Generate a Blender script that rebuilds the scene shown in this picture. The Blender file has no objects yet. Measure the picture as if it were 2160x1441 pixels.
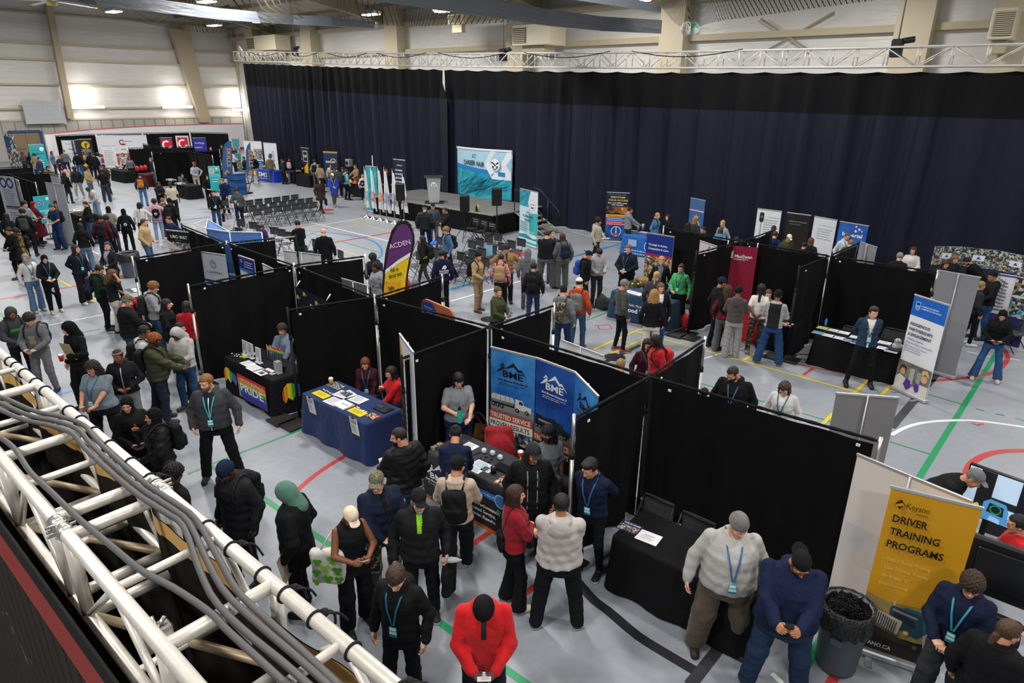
import bpy,math,random
import numpy as np
from mathutils import Vector,Matrix
random.seed(7)
RNG=np.random.RandomState(11)
C=bpy.context.scene.collection
SC=bpy.context.scene
F_PX,PITCH,ROLL,CAM_H=1400.9,0.356568,0.009705,5.7657
def cam_axes():
 cp,sp,cr,sr=math.cos(PITCH),math.sin(PITCH),math.cos(ROLL),math.sin(ROLL)
 r,u,f=np.array([1,0,0.]),np.array([0,sp,cp]),np.array([0,cp,-sp])
 return cr*r+sr*u,-sr*r+cr*u,f
CR,CU,CF=cam_axes()
cam=bpy.data.cameras.new('camera')
cam.sensor_width=36.0
cam.lens=F_PX/2160*36.0
cam.clip_start,cam.clip_end=0.1,300
camo=bpy.data.objects.new('camera',cam)
camo.matrix_world=Matrix(((CR[0],CU[0],-CF[0],0),(CR[1],CU[1],-CF[1],0),(CR[2],CU[2],-CF[2],CAM_H),(0,0,0,1)))
C.objects.link(camo)
SC.camera=camo
w=bpy.data.worlds.new('world');SC.world=w;w.use_nodes=True
w.node_tree.nodes['Background'].inputs[0].default_value=(0.80,0.88,1.0,1)
w.node_tree.nodes['Background'].inputs[1].default_value=0.13
SC.view_settings.view_transform='Standard'
SC.view_settings.look='None'
SC.view_settings.gamma=1.0
SC.view_settings.use_curve_mapping=False
SC.view_settings.exposure=0.0
cy=SC.cycles
cy.max_bounces,cy.diffuse_bounces,cy.glossy_bounces,cy.transparent_max_bounces=5,3,2,12
cy.use_denoising=True
cy.caustics_reflective=cy.caustics_refractive=False
UA=math.radians(-40.5)
U2=np.array([math.cos(UA),math.sin(UA)]);V2=np.array([-U2[1],U2[0]])
def uvz(u,v,z=0.0):
 q=U2*u+V2*v
 return np.array([q[0],q[1],z])
def to_uv(P):return float(P[0]*U2[0]+P[1]*U2[1]),float(P[0]*V2[0]+P[1]*V2[1])
def ray(px,py):return(px-1080)/F_PX*CR-(py-720.5)/F_PX*CU+CF
def at(px,py,z=0.0):
 d=ray(px,py);t=(z-CAM_H)/d[2]
 return np.array([d[0]*t,d[1]*t,z])
def on_v(px,py,vv):
 d=ray(px,py);t=vv/(d[0]*V2[0]+d[1]*V2[1])
 return np.array([d[0]*t,d[1]*t,CAM_H+d[2]*t])
def on_u(px,py,uu):
 d=ray(px,py);t=uu/(d[0]*U2[0]+d[1]*U2[1])
 return np.array([d[0]*t,d[1]*t,CAM_H+d[2]*t])
def lamp(u,v,z,sx,sy,power,col=(1.0,0.97,0.92)):
 l=bpy.data.lights.new('hall_or_fill_lamp','AREA');l.shape='RECTANGLE';l.size,l.size_y=sx,sy
 l.energy=power;l.color=col
 o=bpy.data.objects.new('hall_or_fill_lamp',l);C.objects.link(o)
 o.location=uvz(u,v,z);o.rotation_euler=(0,0,UA)
 return o
LAMPS=[(u,v)for u in(-58,-46,-34,-22,-10,2,14)for v in(9,19,31)]+[(-4,2),(8,3),(-16,2),(-5,-4),(5,-4)]  # last two: unseen fill lamps added behind the camera for the near net
for(u,v)in LAMPS:
 near=.75 if v<0 else .40 if v<5 else(.55 if u>-4 else(.85 if u>-16 else 1.0))
 lamp(u,v,11.0,1.6,0.7,930*near)
def lin(h):
 if not isinstance(h,str):return tuple(h)
 h=h.lstrip('#')
 return tuple((c/12.92 if c<=.04045 else((c+.055)/1.055)**2.4)for c in(int(h[i:i+2],16)/255 for i in(0,2,4)))
MATS={}
def M(col,rough=0.75,kind='plain',metal=0.0,spec=0.4,emit=0.0,col2=None,scale=None):
 key=(col,rough,kind,metal,spec,emit,col2,scale)
 if key in MATS:return MATS[key]
 lum=sum(lin(col))/3
 if kind in('cloth','drape','jean')and spec==.4:spec=.16 if lum<.05 else .22
 m=bpy.data.materials.new('%s_%s'%(kind,str(col).strip('#()')));m.use_nodes=True
 nt=m.node_tree;b=nt.nodes['Principled BSDF'];c=lin(col)
 b.inputs['Base Color'].default_value=(*c,1)
 b.inputs['Roughness'].default_value=rough
 b.inputs['Metallic'].default_value=metal
 b.inputs['Specular IOR Level'].default_value=spec
 if emit:
  b.inputs['Emission Color'].default_value=(*c,1);b.inputs['Emission Strength'].default_value=emit
 def node(t,**k):
  n=nt.nodes.new(t)
  for a,v in k.items():setattr(n,a,v)
  return n
 L=nt.links.new
 def coords(sx=1,sy=1,sz=1):
  tc=node('ShaderNodeTexCoord');mp=node('ShaderNodeMapping');mp.inputs['Scale'].default_value=(sx,sy,sz)
  L(tc.outputs['Object'],mp.inputs[0]);return mp.outputs[0]
 def noise(vec,sc,det=3,ro=.55,di=0):
  n=node('ShaderNodeTexNoise');n.inputs['Distortion'].default_value=di;n.inputs['Scale'].default_value=sc;n.inputs['Detail'].default_value=det
  n.inputs['Roughness'].default_value=ro;L(vec,n.inputs['Vector']);return n.outputs['Fac']
 def ramp(fac,stops):
  r=node('ShaderNodeValToRGB');e=r.color_ramp.elements
  while len(e)<len(stops):e.new(0.5)
  for k,(p,cc)in enumerate(stops):e[k].position=p;e[k].color=(*lin(cc),1)
  L(fac,r.inputs[0]);return r.outputs[0]
 def bump(h,s,d=.02):
  n=node('ShaderNodeBump');n.inputs['Strength'].default_value=s;n.inputs['Distance'].default_value=d
  L(h,n.inputs['Height']);L(n.outputs[0],b.inputs['Normal'])
 def vary(amount,sc,vec=None):
  f=noise(vec or coords(),sc)
  mx=node('ShaderNodeMix',data_type='RGBA');
  mx.inputs['A'].default_value=(*[x*(1-amount)for x in c],1);mx.inputs['B'].default_value=(*[min(1,x*(1+amount))for x in c],1)
  L(f,mx.inputs['Factor']);L(mx.outputs['Result'],b.inputs['Base Color']);return f
 if kind=='cloth':
  vary(.18,9);bump(noise(coords(1.25,1.25,.8),6.0,4,.5,1.1),.6,.035)
  b.inputs['Sheen Weight'].default_value=0.12 if lum>.05 else 0
 elif kind=='jean':
  vary(.3,14);bump(noise(coords(1,1,1.6),8,4,.55,.8),.5,.03)
 elif kind=='puffer':
  wv=node('ShaderNodeTexWave');wv.bands_direction='Z';wv.inputs['Scale'].default_value=3.6;wv.inputs['Distortion'].default_value=1.5
  wv.wave_profile='SIN';L(coords(),wv.inputs[0]);bump(wv.outputs['Fac'],.14,.03)
 elif kind=='hair':
  f=noise(coords(60,60,9),1.5,4);r=ramp(f,[(.3,tuple(x*.45 for x in c)),(.72,tuple(min(1,x*1.5)for x in c))])
  L(r,b.inputs['Base Color']);bump(f,.8,.01)
 elif kind=='curl':
  f=noise(coords(),55,3,.6);r=ramp(f,[(.35,tuple(x*.35 for x in c)),(.7,tuple(min(1,x*1.6)for x in c))])
  L(r,b.inputs['Base Color']);bump(f,1.0,.02)
 elif kind=='skin':
  vary(.10,22);b.inputs['Subsurface Weight'].default_value=0.0
 elif kind=='camo':
  vo=node('ShaderNodeTexVoronoi');vo.inputs['Scale'].default_value=scale or 14
  nz=node('ShaderNodeTexNoise');nz.inputs['Scale'].default_value=scale or 14;L(coords(),nz.inputs['Vector'])
  r=ramp(nz.outputs['Fac'],[(.36,c),(.47,lin(col2 or '#2a2b20')),(.56,lin('#8a8468')),(.66,lin('#15150f'))])
  nt.nodes[-1].color_ramp.interpolation='CONSTANT';L(r,b.inputs['Base Color'])
 elif kind=='spots':
  nz=noise(coords(),scale or 24,2);r=ramp(nz,[(.42,c),(.5,lin(col2))]);L(r,b.inputs['Base Color'])
 elif kind=='mix':
  nz=noise(coords(),scale or 8,4,.6);r=ramp(nz,[(.38,c),(.62,lin(col2))]);L(r,b.inputs['Base Color'])
 elif kind=='photo':
  vo=node('ShaderNodeTexVoronoi');vo.inputs['Scale'].default_value=scale or 9;L(coords(),vo.inputs['Vector'])
  hs=node('ShaderNodeSeparateColor');L(vo.outputs['Color'],hs.inputs[0])
  pal=[c,lin(col2 or '#888888'),lin('#2b2a2c'),lin('#8d7a63'),lin('#c7c3bb'),lin('#49525f')]
  r=ramp(hs.outputs[0],[(i/6,q)for i,q in enumerate(pal)]);nt.nodes[-1].color_ramp.interpolation='CONSTANT'
  L(r,b.inputs['Base Color'])
 elif kind=='drape':
  vary(.25,5);bump(noise(coords(6,6,.9),1.6,3),.22,.05)
 elif kind=='floor':
  f1=noise(coords(),.35,5,.6);f2=noise(coords(),7,6,.65)
  r=ramp(f1,[(.3,tuple(x*.93 for x in c)),(.7,tuple(x*1.06 for x in c))])
  mx=node('ShaderNodeMix',data_type='RGBA');mx.blend_type='MULTIPLY';mx.inputs['Factor'].default_value=.35
  r2=ramp(f2,[(.35,(.72,.72,.72)),(.6,(1,1,1))]);L(r,mx.inputs['A']);L(r2,mx.inputs['B'])
  L(mx.outputs['Result'],b.inputs['Base Color'])
  rr=node('ShaderNodeMapRange');rr.inputs['To Min'].default_value=.33;rr.inputs['To Max'].default_value=.5
  L(f2,rr.inputs['Value']);L(rr.outputs[0],b.inputs['Roughness'])
 elif kind=='liner':
  f=noise(coords(.25,.25,2.2),1.6,5,.6);bump(f,.55,.12);vary(.10,.8)
 elif kind=='metalsheet':
  wv=node('ShaderNodeTexWave');wv.bands_direction='DIAGONAL';wv.inputs['Scale'].default_value=1.1
  L(coords(1,1,0),wv.inputs[0]);bump(wv.outputs['Fac'],.5,.08);vary(.08,1.0)
 elif kind=='brushed':
  f=noise(coords(40,40,3),2,3);vary(.12,30);bump(f,.08,.005)
 elif kind=='plastic':
  vary(.08,12);bump(noise(coords(),60,2),.05,.005)
 elif kind=='bag':
  f=noise(coords(),11,4,.7);bump(f,1.0,.06)
 elif kind=='net':
  tc=coords(1,1,1);sp=node('ShaderNodeSeparateXYZ');L(tc,sp.inputs[0])
  def band(o1,o2,sgn):
   a=node('ShaderNodeMath',operation='MULTIPLY_ADD');L(o1,a.inputs[0]);a.inputs[1].default_value=sgn;L(o2,a.inputs[2])
   s=node('ShaderNodeMath',operation='MULTIPLY');L(a.outputs[0],s.inputs[0]);s.inputs[1].default_value=scale or 12
   f=node('ShaderNodeMath',operation='FRACT');L(s.outputs[0],f.inputs[0])
   g=node('ShaderNodeMath',operation='LESS_THAN');L(f.outputs[0],g.inputs[0]);g.inputs[1].default_value=spec
   return g.outputs[0]
  mx=node('ShaderNodeMath',operation='MAXIMUM')
  L(band(sp.outputs[0],sp.outputs[1],1.0),mx.inputs[0]);L(band(sp.outputs[0],sp.outputs[1],-1.0),mx.inputs[1])
  L(mx.outputs[0],b.inputs['Alpha']);b.inputs['Specular IOR Level'].default_value=.2
 elif kind=='sheer':
  b.inputs['Alpha'].default_value=scale or .35
 elif kind=='plaid':
  vary(.5,30)
 elif kind=='plain':
  vary(.05,6)
 MATS[key]=m
 return m
class MB:
 """collects shapes (each with a material) and links them as ONE mesh object"""
 def __init__(s):s.v=[];s.f=[];s.m=[];s.sm=[];s.mats=[];s.n=0
 def mi(s,m):
  if m not in s.mats:s.mats.append(m)
  return s.mats.index(m)
 def add(s,V,Fs,m,smooth=False):
  k=s.mi(m);V=np.asarray(V,float).reshape(-1,3);s.v.append(V)
  for f in Fs:s.f.append([i+s.n for i in f])
  s.m+=[k]*len(Fs);s.sm+=[smooth]*len(Fs);s.n+=len(V);return s
 def box(s,c,h,m,axes=None):
  c=np.asarray(c,float);A=np.eye(3)if axes is None else np.asarray(axes,float)
  V=[c+A[0]*h[0]*x+A[1]*h[1]*y+A[2]*h[2]*z for x in(-1,1)for y in(-1,1)for z in(-1,1)]
  return s.add(V,[(0,1,3,2),(4,6,7,5),(0,4,5,1),(2,3,7,6),(0,2,6,4),(1,5,7,3)],m)
 def rbox(s,c,h,r,m,axes=None,seg=3):
  c=np.asarray(c,float);A=np.eye(3)if axes is None else np.asarray(axes,float)
  r=min(r,h[0]*.99,h[1]*.99);ring=[]
  for q in range(4):
   cx,cy_=((1,1),(-1,1),(-1,-1),(1,-1))[q]
   for k in range(seg+1):
    a=(q+k/seg)*math.pi/2;ring.append((cx*(h[0]-r),cy_*(h[1]-r),math.cos(a),math.sin(a)))
  ch=min(r*.5,h[2]*.5);V=[];n=len(ring)
  for z,rr in((-h[2],r-ch),(-h[2]+ch,r),(h[2]-ch,r),(h[2],r-ch)):
   for(x,y,a,b_)in ring:V.append(c+A[0]*(x+rr*a)+A[1]*(y+rr*b_)+A[2]*z)
  F=[tuple(range(n))[::-1],tuple(range(3*n,4*n))]
  for k in range(3):
   for i in range(n):j=(i+1)%n;F.append((k*n+i,k*n+j,(k+1)*n+j,(k+1)*n+i))
  return s.add(V,F,m)
 def tube(s,pts,r,m,n=8,closed=False,caps=True):
  P=[np.asarray(p,float)for p in pts];R=r if isinstance(r,(list,tuple))else[r]*len(P)
  up=None;V=[];K=len(P)
  for i,p in enumerate(P):
   d=(P[(i+1)%K]-P[i-1])if closed else(P[min(i+1,K-1)]-P[max(i-1,0)])
   d=d/(np.linalg.norm(d)+1e-12)
   if up is None:up=np.array([0,0,1.])if abs(d[2])<.9 else np.array([1.,0,0])
   a=np.cross(d,up);a/=np.linalg.norm(a)+1e-12;b=np.cross(a,d);up=b
   for k in range(n):
    t=2*math.pi*k/n;V.append(p+R[i]*(a*math.cos(t)+b*math.sin(t)))
  F=[]
  for i in range(K if closed else K-1):
   j=(i+1)%K
   for k in range(n):q=(k+1)%n;F.append((i*n+k,i*n+q,j*n+q,j*n+k))
  if caps and not closed:F+=[tuple(range(n))[::-1],tuple((K-1)*n+k for k in range(n))]
  return s.add(V,F,m,True)
 def lathe(s,prof,m,c=(0,0,0),n=24,axes=None,smooth=True,sx=1.0):
  c=np.asarray(c,float);A=np.eye(3)if axes is None else np.asarray(axes,float);V=[]
  for(r,z)in prof:
   for k in range(n):t=2*math.pi*k/n;V.append(c+A[0]*r*math.cos(t)*sx+A[1]*r*math.sin(t)+A[2]*z)
  F=[]
  for i in range(len(prof)-1):
   for k in range(n):q=(k+1)%n;F.append((i*n+k,i*n+q,(i+1)*n+q,(i+1)*n+k))
  F+=[tuple(range(n))[::-1],tuple((len(prof)-1)*n+k for k in range(n))]
  return s.add(V,F,m,smooth)
 def grid(s,G,m,smooth=True,flip=False):
  G=np.asarray(G,float);a,b=G.shape[:2]
  F=[(i*b+j,(i+1)*b+j,(i+1)*b+j+1,i*b+j+1)for i in range(a-1)for j in range(b-1)]
  if flip:F=[f[::-1]for f in F]
  return s.add(G.reshape(-1,3),F,m,smooth)
 def poly(s,pts,m):return s.add(pts,[tuple(range(len(pts)))],m)
 def build(s,name,parent=None,mat=None):
  me=bpy.data.meshes.new(name)
  V=np.concatenate(s.v)if s.v else np.zeros((0,3))
  if parent is not None:
   V=V-np.asarray(parent.location)
  me.from_pydata(V.tolist(),[],s.f)
  for m in s.mats:me.materials.append(m)
  me.polygons.foreach_set('material_index',s.m);me.polygons.foreach_set('use_smooth',s.sm)
  me.update()
  return link(name,me,parent)
def link(name,me,parent=None):
 o=bpy.data.objects.new(name,me);C.objects.link(o)
 if parent is not None:o.parent=parent
 return o
def empty(name,loc,label,cat,group=None):
 o=bpy.data.objects.new(name,None);C.objects.link(o);o.location=loc;o.empty_display_size=.1
 return tag(o,label,cat,group)
USED={}
def tag(o,label,cat,group=None,kind=None):
 o['label']=label;o['category']=cat
 if group:o['group']=group
 if kind:o['kind']=kind
 USED[label]=USED.get(label,0)+1
 return o
def struct(o):o['kind']='structure';return o
def one(name,mb,label,cat,group=None):
 V=np.concatenate(mb.v);base=(V.max(0)+V.min(0))/2;base[2]=V[:,2].min()
 mb.v=[x-base for x in mb.v]
 o=mb.build(name);o.location=base
 return tag(o,label,cat,group)
TXT={}
def text_geo(s,bold):
 k=(s,bold)
 if k not in TXT:
  cu=bpy.data.curves.new('t','FONT');cu.body=s;cu.size=1.0;cu.resolution_u=2
  cu.offset=.022 if bold else 0.0
  o=bpy.data.objects.new('t',cu);C.objects.link(o)
  me=bpy.data.meshes.new_from_object(o)
  V=np.array([v.co[:]for v in me.vertices]).reshape(-1,3);Fs=[tuple(p.vertices)for p in me.polygons]
  bpy.data.objects.remove(o);bpy.data.curves.remove(cu);bpy.data.meshes.remove(me)
  if len(V):V[:,0]-=V[:,0].min()
  TXT[k]=(V,Fs)
 return TXT[k]
def put_text(mb,s,org,ax,ay,w,h,m,bold=False,lift=None):
 """lettering s with its lower left at org, spanning w along ax and cap height h along ay"""
 V,Fs=text_geo(s,bold)
 if not len(V):return
 W=V[:,0].max()or 1;n=np.cross(ax,ay)if lift is None else lift
 P=np.asarray(org)+np.outer(V[:,0]*(w/W),ax)+np.outer(V[:,1]*(h/.73),ay)
 mb.add(P,Fs,m)
def surf(fn,lo,hi,h):
 """surface of fn = 0 on a grid of step h (surface nets)"""
 lo=np.asarray(lo,float);hi=np.asarray(hi,float)
 n=np.maximum(((hi-lo)/h).astype(int)+2,3)
 ax=[lo[i]+h*np.arange(n[i])for i in range(3)]
 P=np.stack(np.meshgrid(*ax,indexing='ij'),-1).astype(np.float32)
 D=fn(P.reshape(-1,3)).reshape(n).astype(np.float32)
 D[0],D[-1],D[:,0],D[:,-1],D[:,:,0],D[:,:,-1]=[np.maximum(x,h*.5)for x in(D[0],D[-1],D[:,0],D[:,-1],D[:,:,0],D[:,:,-1])]
 S=D<0
 c=[S[i:n[0]-1+i,j:n[1]-1+j,k:n[2]-1+k]for i in(0,1)for j in(0,1)for k in(0,1)]
 cnt=sum(x.astype(np.int8)for x in c)
 act=(cnt>0)&(cnt<8)
 idx=-np.ones(act.shape,int);cells=np.argwhere(act);idx[act]=np.arange(len(cells))
 acc=np.zeros((len(cells),3));w=np.zeros(len(cells))
 off=[(i,j,k)for i in(0,1)for j in(0,1)for k in(0,1)]
 for a in range(8):
  for b in range(a+1,8):
   if sum(abs(off[a][q]-off[b][q])for q in range(3))!=1:continue
   ia=cells+off[a];ib=cells+off[b]
   da=D[ia[:,0],ia[:,1],ia[:,2]];db=D[ib[:,0],ib[:,1],ib[:,2]]
   x=(da<0)!=(db<0);t=np.where(x,da/np.where(x,da-db,1),0)[:,None]
   acc+=np.where(x[:,None],np.array(off[a])+t*(np.array(off[b])-np.array(off[a])),0);w+=x
 V=lo+h*(cells+acc/np.maximum(w,1)[:,None])
 F=[]
 for axis in range(3):
  sl=[slice(1,n[q]-1)for q in range(3)];sl[axis]=slice(0,n[axis]-1)
  s2=list(sl);s2[axis]=slice(1,n[axis])
  A,B=S[tuple(sl)],S[tuple(s2)];e=np.argwhere(A!=B)
  if not len(e):continue
  fl=A[e[:,0],e[:,1],e[:,2]]
  base=e+np.array([0 if q==axis else 1 for q in range(3)])
  u,v=[(1,2),(2,0),(0,1)][axis]
  du=np.eye(3,dtype=int)[u];dv=np.eye(3,dtype=int)[v]
  q=[base-du-dv,base-dv,base,base-du]
  I=np.stack([idx[x[:,0],x[:,1],x[:,2]]for x in q],1)
  I=np.where(fl[:,None],I,I[:,::-1]);F.append(I)
 F=np.concatenate(F)if F else np.zeros((0,4),int)
 return V,F[(F>=0).all(1)]
def smin(a,b,k):
 h=np.clip(.5+.5*(b-a)/k,0,1);return b+(a-b)*h-k*h*(1-h)
def cap(P,a,b,ra,rb):
 a=np.asarray(a,np.float32);b=np.asarray(b,np.float32);d=b-a
 t=np.clip((P-a)@d/(d@d+1e-9),0,1);return np.linalg.norm(P-a-t[:,None]*d,axis=1)-(ra+(rb-ra)*t)
def ell(P,c,r):
 r=np.asarray(r,np.float32);q=(P-np.asarray(c,np.float32))/r;k=np.linalg.norm(q,axis=1)
 return(k-1)*r.min()*np.where(k>1,1.15,1)
def rbx(P,c,h,r):
 q=np.abs(P-np.asarray(c,np.float32))-(np.asarray(h,np.float32)-r)
 return np.linalg.norm(np.maximum(q,0),axis=1)+np.minimum(q.max(1),0)-r
def head_sdf(P):
 X=P.copy();X[:,0]=np.abs(X[:,0])
 d=ell(P,(0,-.012,.028),(.074,.092,.086))
 d=smin(d,ell(P,(0,.022,-.045),(.056,.068,.070)),.03)
 d=smin(d,ell(P,(0,.062,-.098),(.026,.024,.020)),.03)
 d=smin(d,ell(X,(.040,.058,-.028),(.022,.018,.020)),.02)
 d=smin(d,ell(X,(.028,.079,.022),(.028,.012,.009)),.014)
 d=np.maximum(d,-ell(X,(.031,.094,.000),(.019,.017,.012)))
 d=smin(d,ell(X,(.031,.070,-.001),(.014,.014,.012)),.004)
 d=smin(d,cap(P,(0,.086,.010),(0,.107,-.030),.007,.012),.010)
 d=smin(d,ell(X,(.012,.094,-.034),(.009,.010,.008)),.007)
 d=smin(d,ell(P,(0,.084,-.060),(.023,.012,.0065)),.005)
 d=smin(d,ell(P,(0,.082,-.071),(.020,.012,.007)),.005)
 d=np.maximum(d,-cap(P,(-.021,.099,-.0655),(.021,.099,-.0655),.0035,.0035))
 e=ell(X,(.076,-.008,-.010),(.011,.020,.031));e=np.maximum(e,-ell(X,(.086,-.002,-.008),(.006,.011,.020)))
 d=smin(d,e,.006)
 n=cap(P,(0,-.030,-.06),(0,-.045,-.21),.056,.064)
 return smin(d,n,.02)
HEADS={}
HEAD_H=(.0045,.0075,.013)
def head_geo(l):
 if l not in HEADS:
  V,F=surf(head_sdf,(-.11,-.13,-.23),(.11,.14,.14),HEAD_H[l])
  c=V[F].mean(1);ax=np.abs(c[:,0]);m=np.zeros(len(F),int)
  eye=((ax-.031)/.0125)**2+((c[:,2]-.000)/.0075)**2<1
  m[eye&(c[:,1]>.06)]=2
  m[(((ax-.031)/.0062)**2+((c[:,2]-.000)/.0068)**2<1)&(c[:,1]>.06)]=3
  m[(((c[:,0])/.023)**2+((c[:,2]+.0655)/.0125)**2<1)&(c[:,1]>.082)]=1
  m[(((ax-.030)/.021)**2+((c[:,2]-.0225+ax*.08)/.0058)**2<1)&(c[:,1]>.055)]=4
  if l==2:m[(m==1)]=0
  HEADS[l]=(V,F,m)
 return HEADS[l]
FING=[(-.028,.086,.074),(-.0095,.092,.082),(.009,.088,.076),(.027,.080,.060)]
CURL={'relax':(22,28,18),'grip':(52,72,48),'flat':(6,8,6),'hold':(34,44,30),'point':(60,85,55)}
def hand_sdf(pose):
 seg=[]
 for k,(x,y,L)in enumerate(FING):
  cu=CURL[pose]if not(pose=='point' and k==0)else(4,6,4)
  p=np.array([x,y,0.]);a=0;r=.0088-(.0012 if k==3 else 0)
  for j,fr in enumerate((.45,.31,.24)):
   a+=math.radians(cu[j]+k*2);q=p+L*fr*np.array([x*.6*(1 if j==0 else .4),math.cos(a),-math.sin(a)])
   seg.append((p,q,r-.0006*j,r-.0006*(j+1)));p=q
 t0=np.array([-.022,.022,-.006]);t1=np.array([-.050,.052,-.014]);t2=np.array([-.052,.082,-.026 if pose in('relax','flat')else-.036])
 t3=t2+(np.array([.006,.024,-.008])if pose in('relax','flat')else np.array([.022,.014,-.014]))
 seg+=[(t0,t1,.016,.0125),(t1,t2,.0115,.0098),(t2,t3,.0095,.0075)]
 def f(P):
  d=rbx(P,(0,.048,-.001),(.040,.046,.0145),.013)
  d=smin(d,cap(P,(0,-.05,0),(0,.03,0),.027,.024),.022)
  d=smin(d,ell(P,(-.022,.035,-.008),(.02,.03,.014)),.01)
  for(a,b,ra,rb)in seg:d=smin(d,cap(P,a,b,ra,rb),.005)
  return d
 return f
HANDS={}
def hand_geo(pose,l):
 if(pose,l)not in HANDS:
  HANDS[pose,l]=surf(hand_sdf(pose),(-.085,-.07,-.115),(.065,.19,.04),(.0055,.008,.0115)[l])
 return HANDS[pose,l]
def bumpy(P,f,a):return a*np.sin(P[:,0]*f+1)*np.sin(P[:,1]*f*1.1+2)*np.sin(P[:,2]*f*.9)
SK=lambda P,t:ell(P,(0,-.014,.030),(.074+t,.092+t,.086+t))
def face_cut(P,y=.055,z=.05,t=.02):return np.maximum(P[:,1]-y+np.maximum(P[:,2]-z,0)*-3,-1)
def hair_sdf(st):
 def short(P,t=.016,back=-.055,front=.062):
  d=SK(P,t);lim=np.where(P[:,1]>.035,front,np.where(P[:,1]>-.01,.0,back))
  return np.maximum(d,lim-P[:,2]-.25*np.minimum(P[:,1]-.02,0))
 def top(P,t):return np.maximum(SK(P,t),-np.minimum(1e3,.058-P[:,2])*-1)
 def longh(P,L,w=.085,fr=.03,t=.017):
  d=short(P,t,-.06,.060)
  X=P.copy();X[:,0]=np.abs(X[:,0])
  d=smin(d,cap(X,(.055,-.035,.02),(.062,-.045,-L),.042,.034),.02)
  d=smin(d,cap(P,(0,-.070,.02),(0,-.085,-L),.05,.042),.03)
  d=smin(d,cap(X,(.078,.012,.02),(.078,fr,-.12),.020,.017),.015)
  return np.maximum(d,-ell(P,(0,.085,-.03),(.064,.07,.085)))
 if st=='short':return lambda P:short(P)+bumpy(P,90,.003)
 if st=='crop':return lambda P:short(P,.007,-.05,.060)
 if st=='bangs':return lambda P:np.minimum(short(P,.018,-.06,.040),np.maximum(SK(P,.020),np.maximum(.024-P[:,2],-P[:,1])))+bumpy(P,85,.004)
 if st=='quiff':return lambda P:smin(short(P),ell(P,(0,.055,.105),(.060,.045,.030)),.03)+bumpy(P,80,.003)
 if st=='curly':return lambda P:short(P,.034,-.05,.052)+bumpy(P,130,.012)
 if st=='mop':return lambda P:np.minimum(short(P,.032,-.065,.035),np.maximum(SK(P,.030),.012-P[:,2]))+bumpy(P,110,.009)
 if st=='afro':return lambda P:np.maximum(ell(P,(0,-.025,.055),(.128,.128,.115)),np.where(P[:,1]>.05,.045-P[:,2],-1))+bumpy(P,120,.010)
 if st=='braids':return lambda P:short(P,.014,-.05,.062)+.004*np.sin(P[:,0]*260)
 if st=='long':return lambda P:longh(P,.27)+.003*np.sin(P[:,0]*190+P[:,1]*120)
 if st=='verylong':return lambda P:longh(P,.40)+.003*np.sin(P[:,0]*190+P[:,1]*120)
 if st=='wavy':return lambda P:longh(P,.28,t=.022)+bumpy(P,70,.008)
 if st=='curlylong':return lambda P:smin(longh(P,.25,t=.036),ell(P,(0,-.06,-.10),(.135,.075,.15)),.04)+bumpy(P,105,.013)
 if st=='bob':return lambda P:longh(P,.12)+.003*np.sin(P[:,0]*190)
 if st=='bangslong':return lambda P:np.minimum(longh(P,.33),np.maximum(SK(P,.020),np.maximum(.018-P[:,2],-P[:,1])))
 if st=='bun':return lambda P:smin(short(P,.013,-.06),ell(P,(0,-.085,.085),(.042,.038,.038)),.012)+bumpy(P,95,.003)
 if st=='pony':return lambda P:smin(smin(short(P,.012,-.06),ell(P,(0,-.115,.05),(.03,.03,.03)),.02),cap(P,(0,-.12,.05),(0,-.13,-.20),.034,.020),.02)
 if st=='lowpony':return lambda P:smin(short(P,.012,-.06),cap(P,(0,-.10,-.06),(0,-.125,-.33),.032,.020),.03)
 if st=='bald':return None
 if st=='beard':return lambda P:np.maximum(np.maximum(smin(ell(P,(0,.024,-.055),(.060,.073,.070)),ell(P,(0,.066,-.100),(.030,.030,.026)),.02),np.abs(P[:,0])*.25+P[:,2]+.040-np.maximum(0,-(P[:,1]-.04))*1.2),np.maximum(.0-P[:,1],-ell(P,(0,.098,-.066),(.022,.03,.009))))
 if st=='stash':return lambda P:cap(P,(-.020,.094,-.055),(.020,.094,-.055),.006,.006)
 if st=='beanie':return lambda P:np.minimum(np.maximum(ell(P,(0,-.018,.048),(.090,.108,.108)),.050-P[:,2]),np.maximum(ell(P,(0,-.018,.040),(.096,.113,.12)),np.abs(P[:,2]-.048)-.022))+.0012*np.sin(np.arctan2(P[:,0],P[:,1]+.018)*60)
 if st in('cap','capback'):
  s=1 if st=='cap' else-1
  def f(P):
   d=np.maximum(ell(P,(0,-.016,.045),(.087,.104,.096)),.048-P[:,2])
   b=np.maximum(ell(P,(0,s*.085-.012,.062),(.082,.090,.024)),np.maximum(.050-P[:,2],P[:,2]-.066+np.abs(P[:,0])*.15))
   b=np.maximum(b,-s*(P[:,1]+.012)+.02)
   return np.minimum(np.minimum(d,b),ell(P,(0,-.016,.141),(.009,.009,.007)))
  return f
 if st=='hood':
  def f(P):
   d=ell(P,(0,-.020,.020),(.105,.122,.122));d=smin(d,cap(P,(0,-.05,-.06),(0,-.06,-.20),.095,.105),.05)
   return np.maximum(d,-smin(ell(P,(0,.105,-.005),(.070,.095,.095)),ell(P,(0,.12,-.10),(.05,.1,.06)),.03))
  return f
 if st=='hijab':
  def f(P):
   d=ell(P,(0,-.016,.026),(.088,.106,.104));d=smin(d,cap(P,(0,-.02,-.08),(0,.0,-.20),.082,.105),.05)
   d=smin(d,ell(P,(0,.045,-.20),(.10,.085,.05)),.05)
   return np.maximum(d,-ell(P,(0,.11,-.015),(.056,.07,.082)))+.002*np.sin(P[:,2]*120+P[:,0]*60)
  return f
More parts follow.
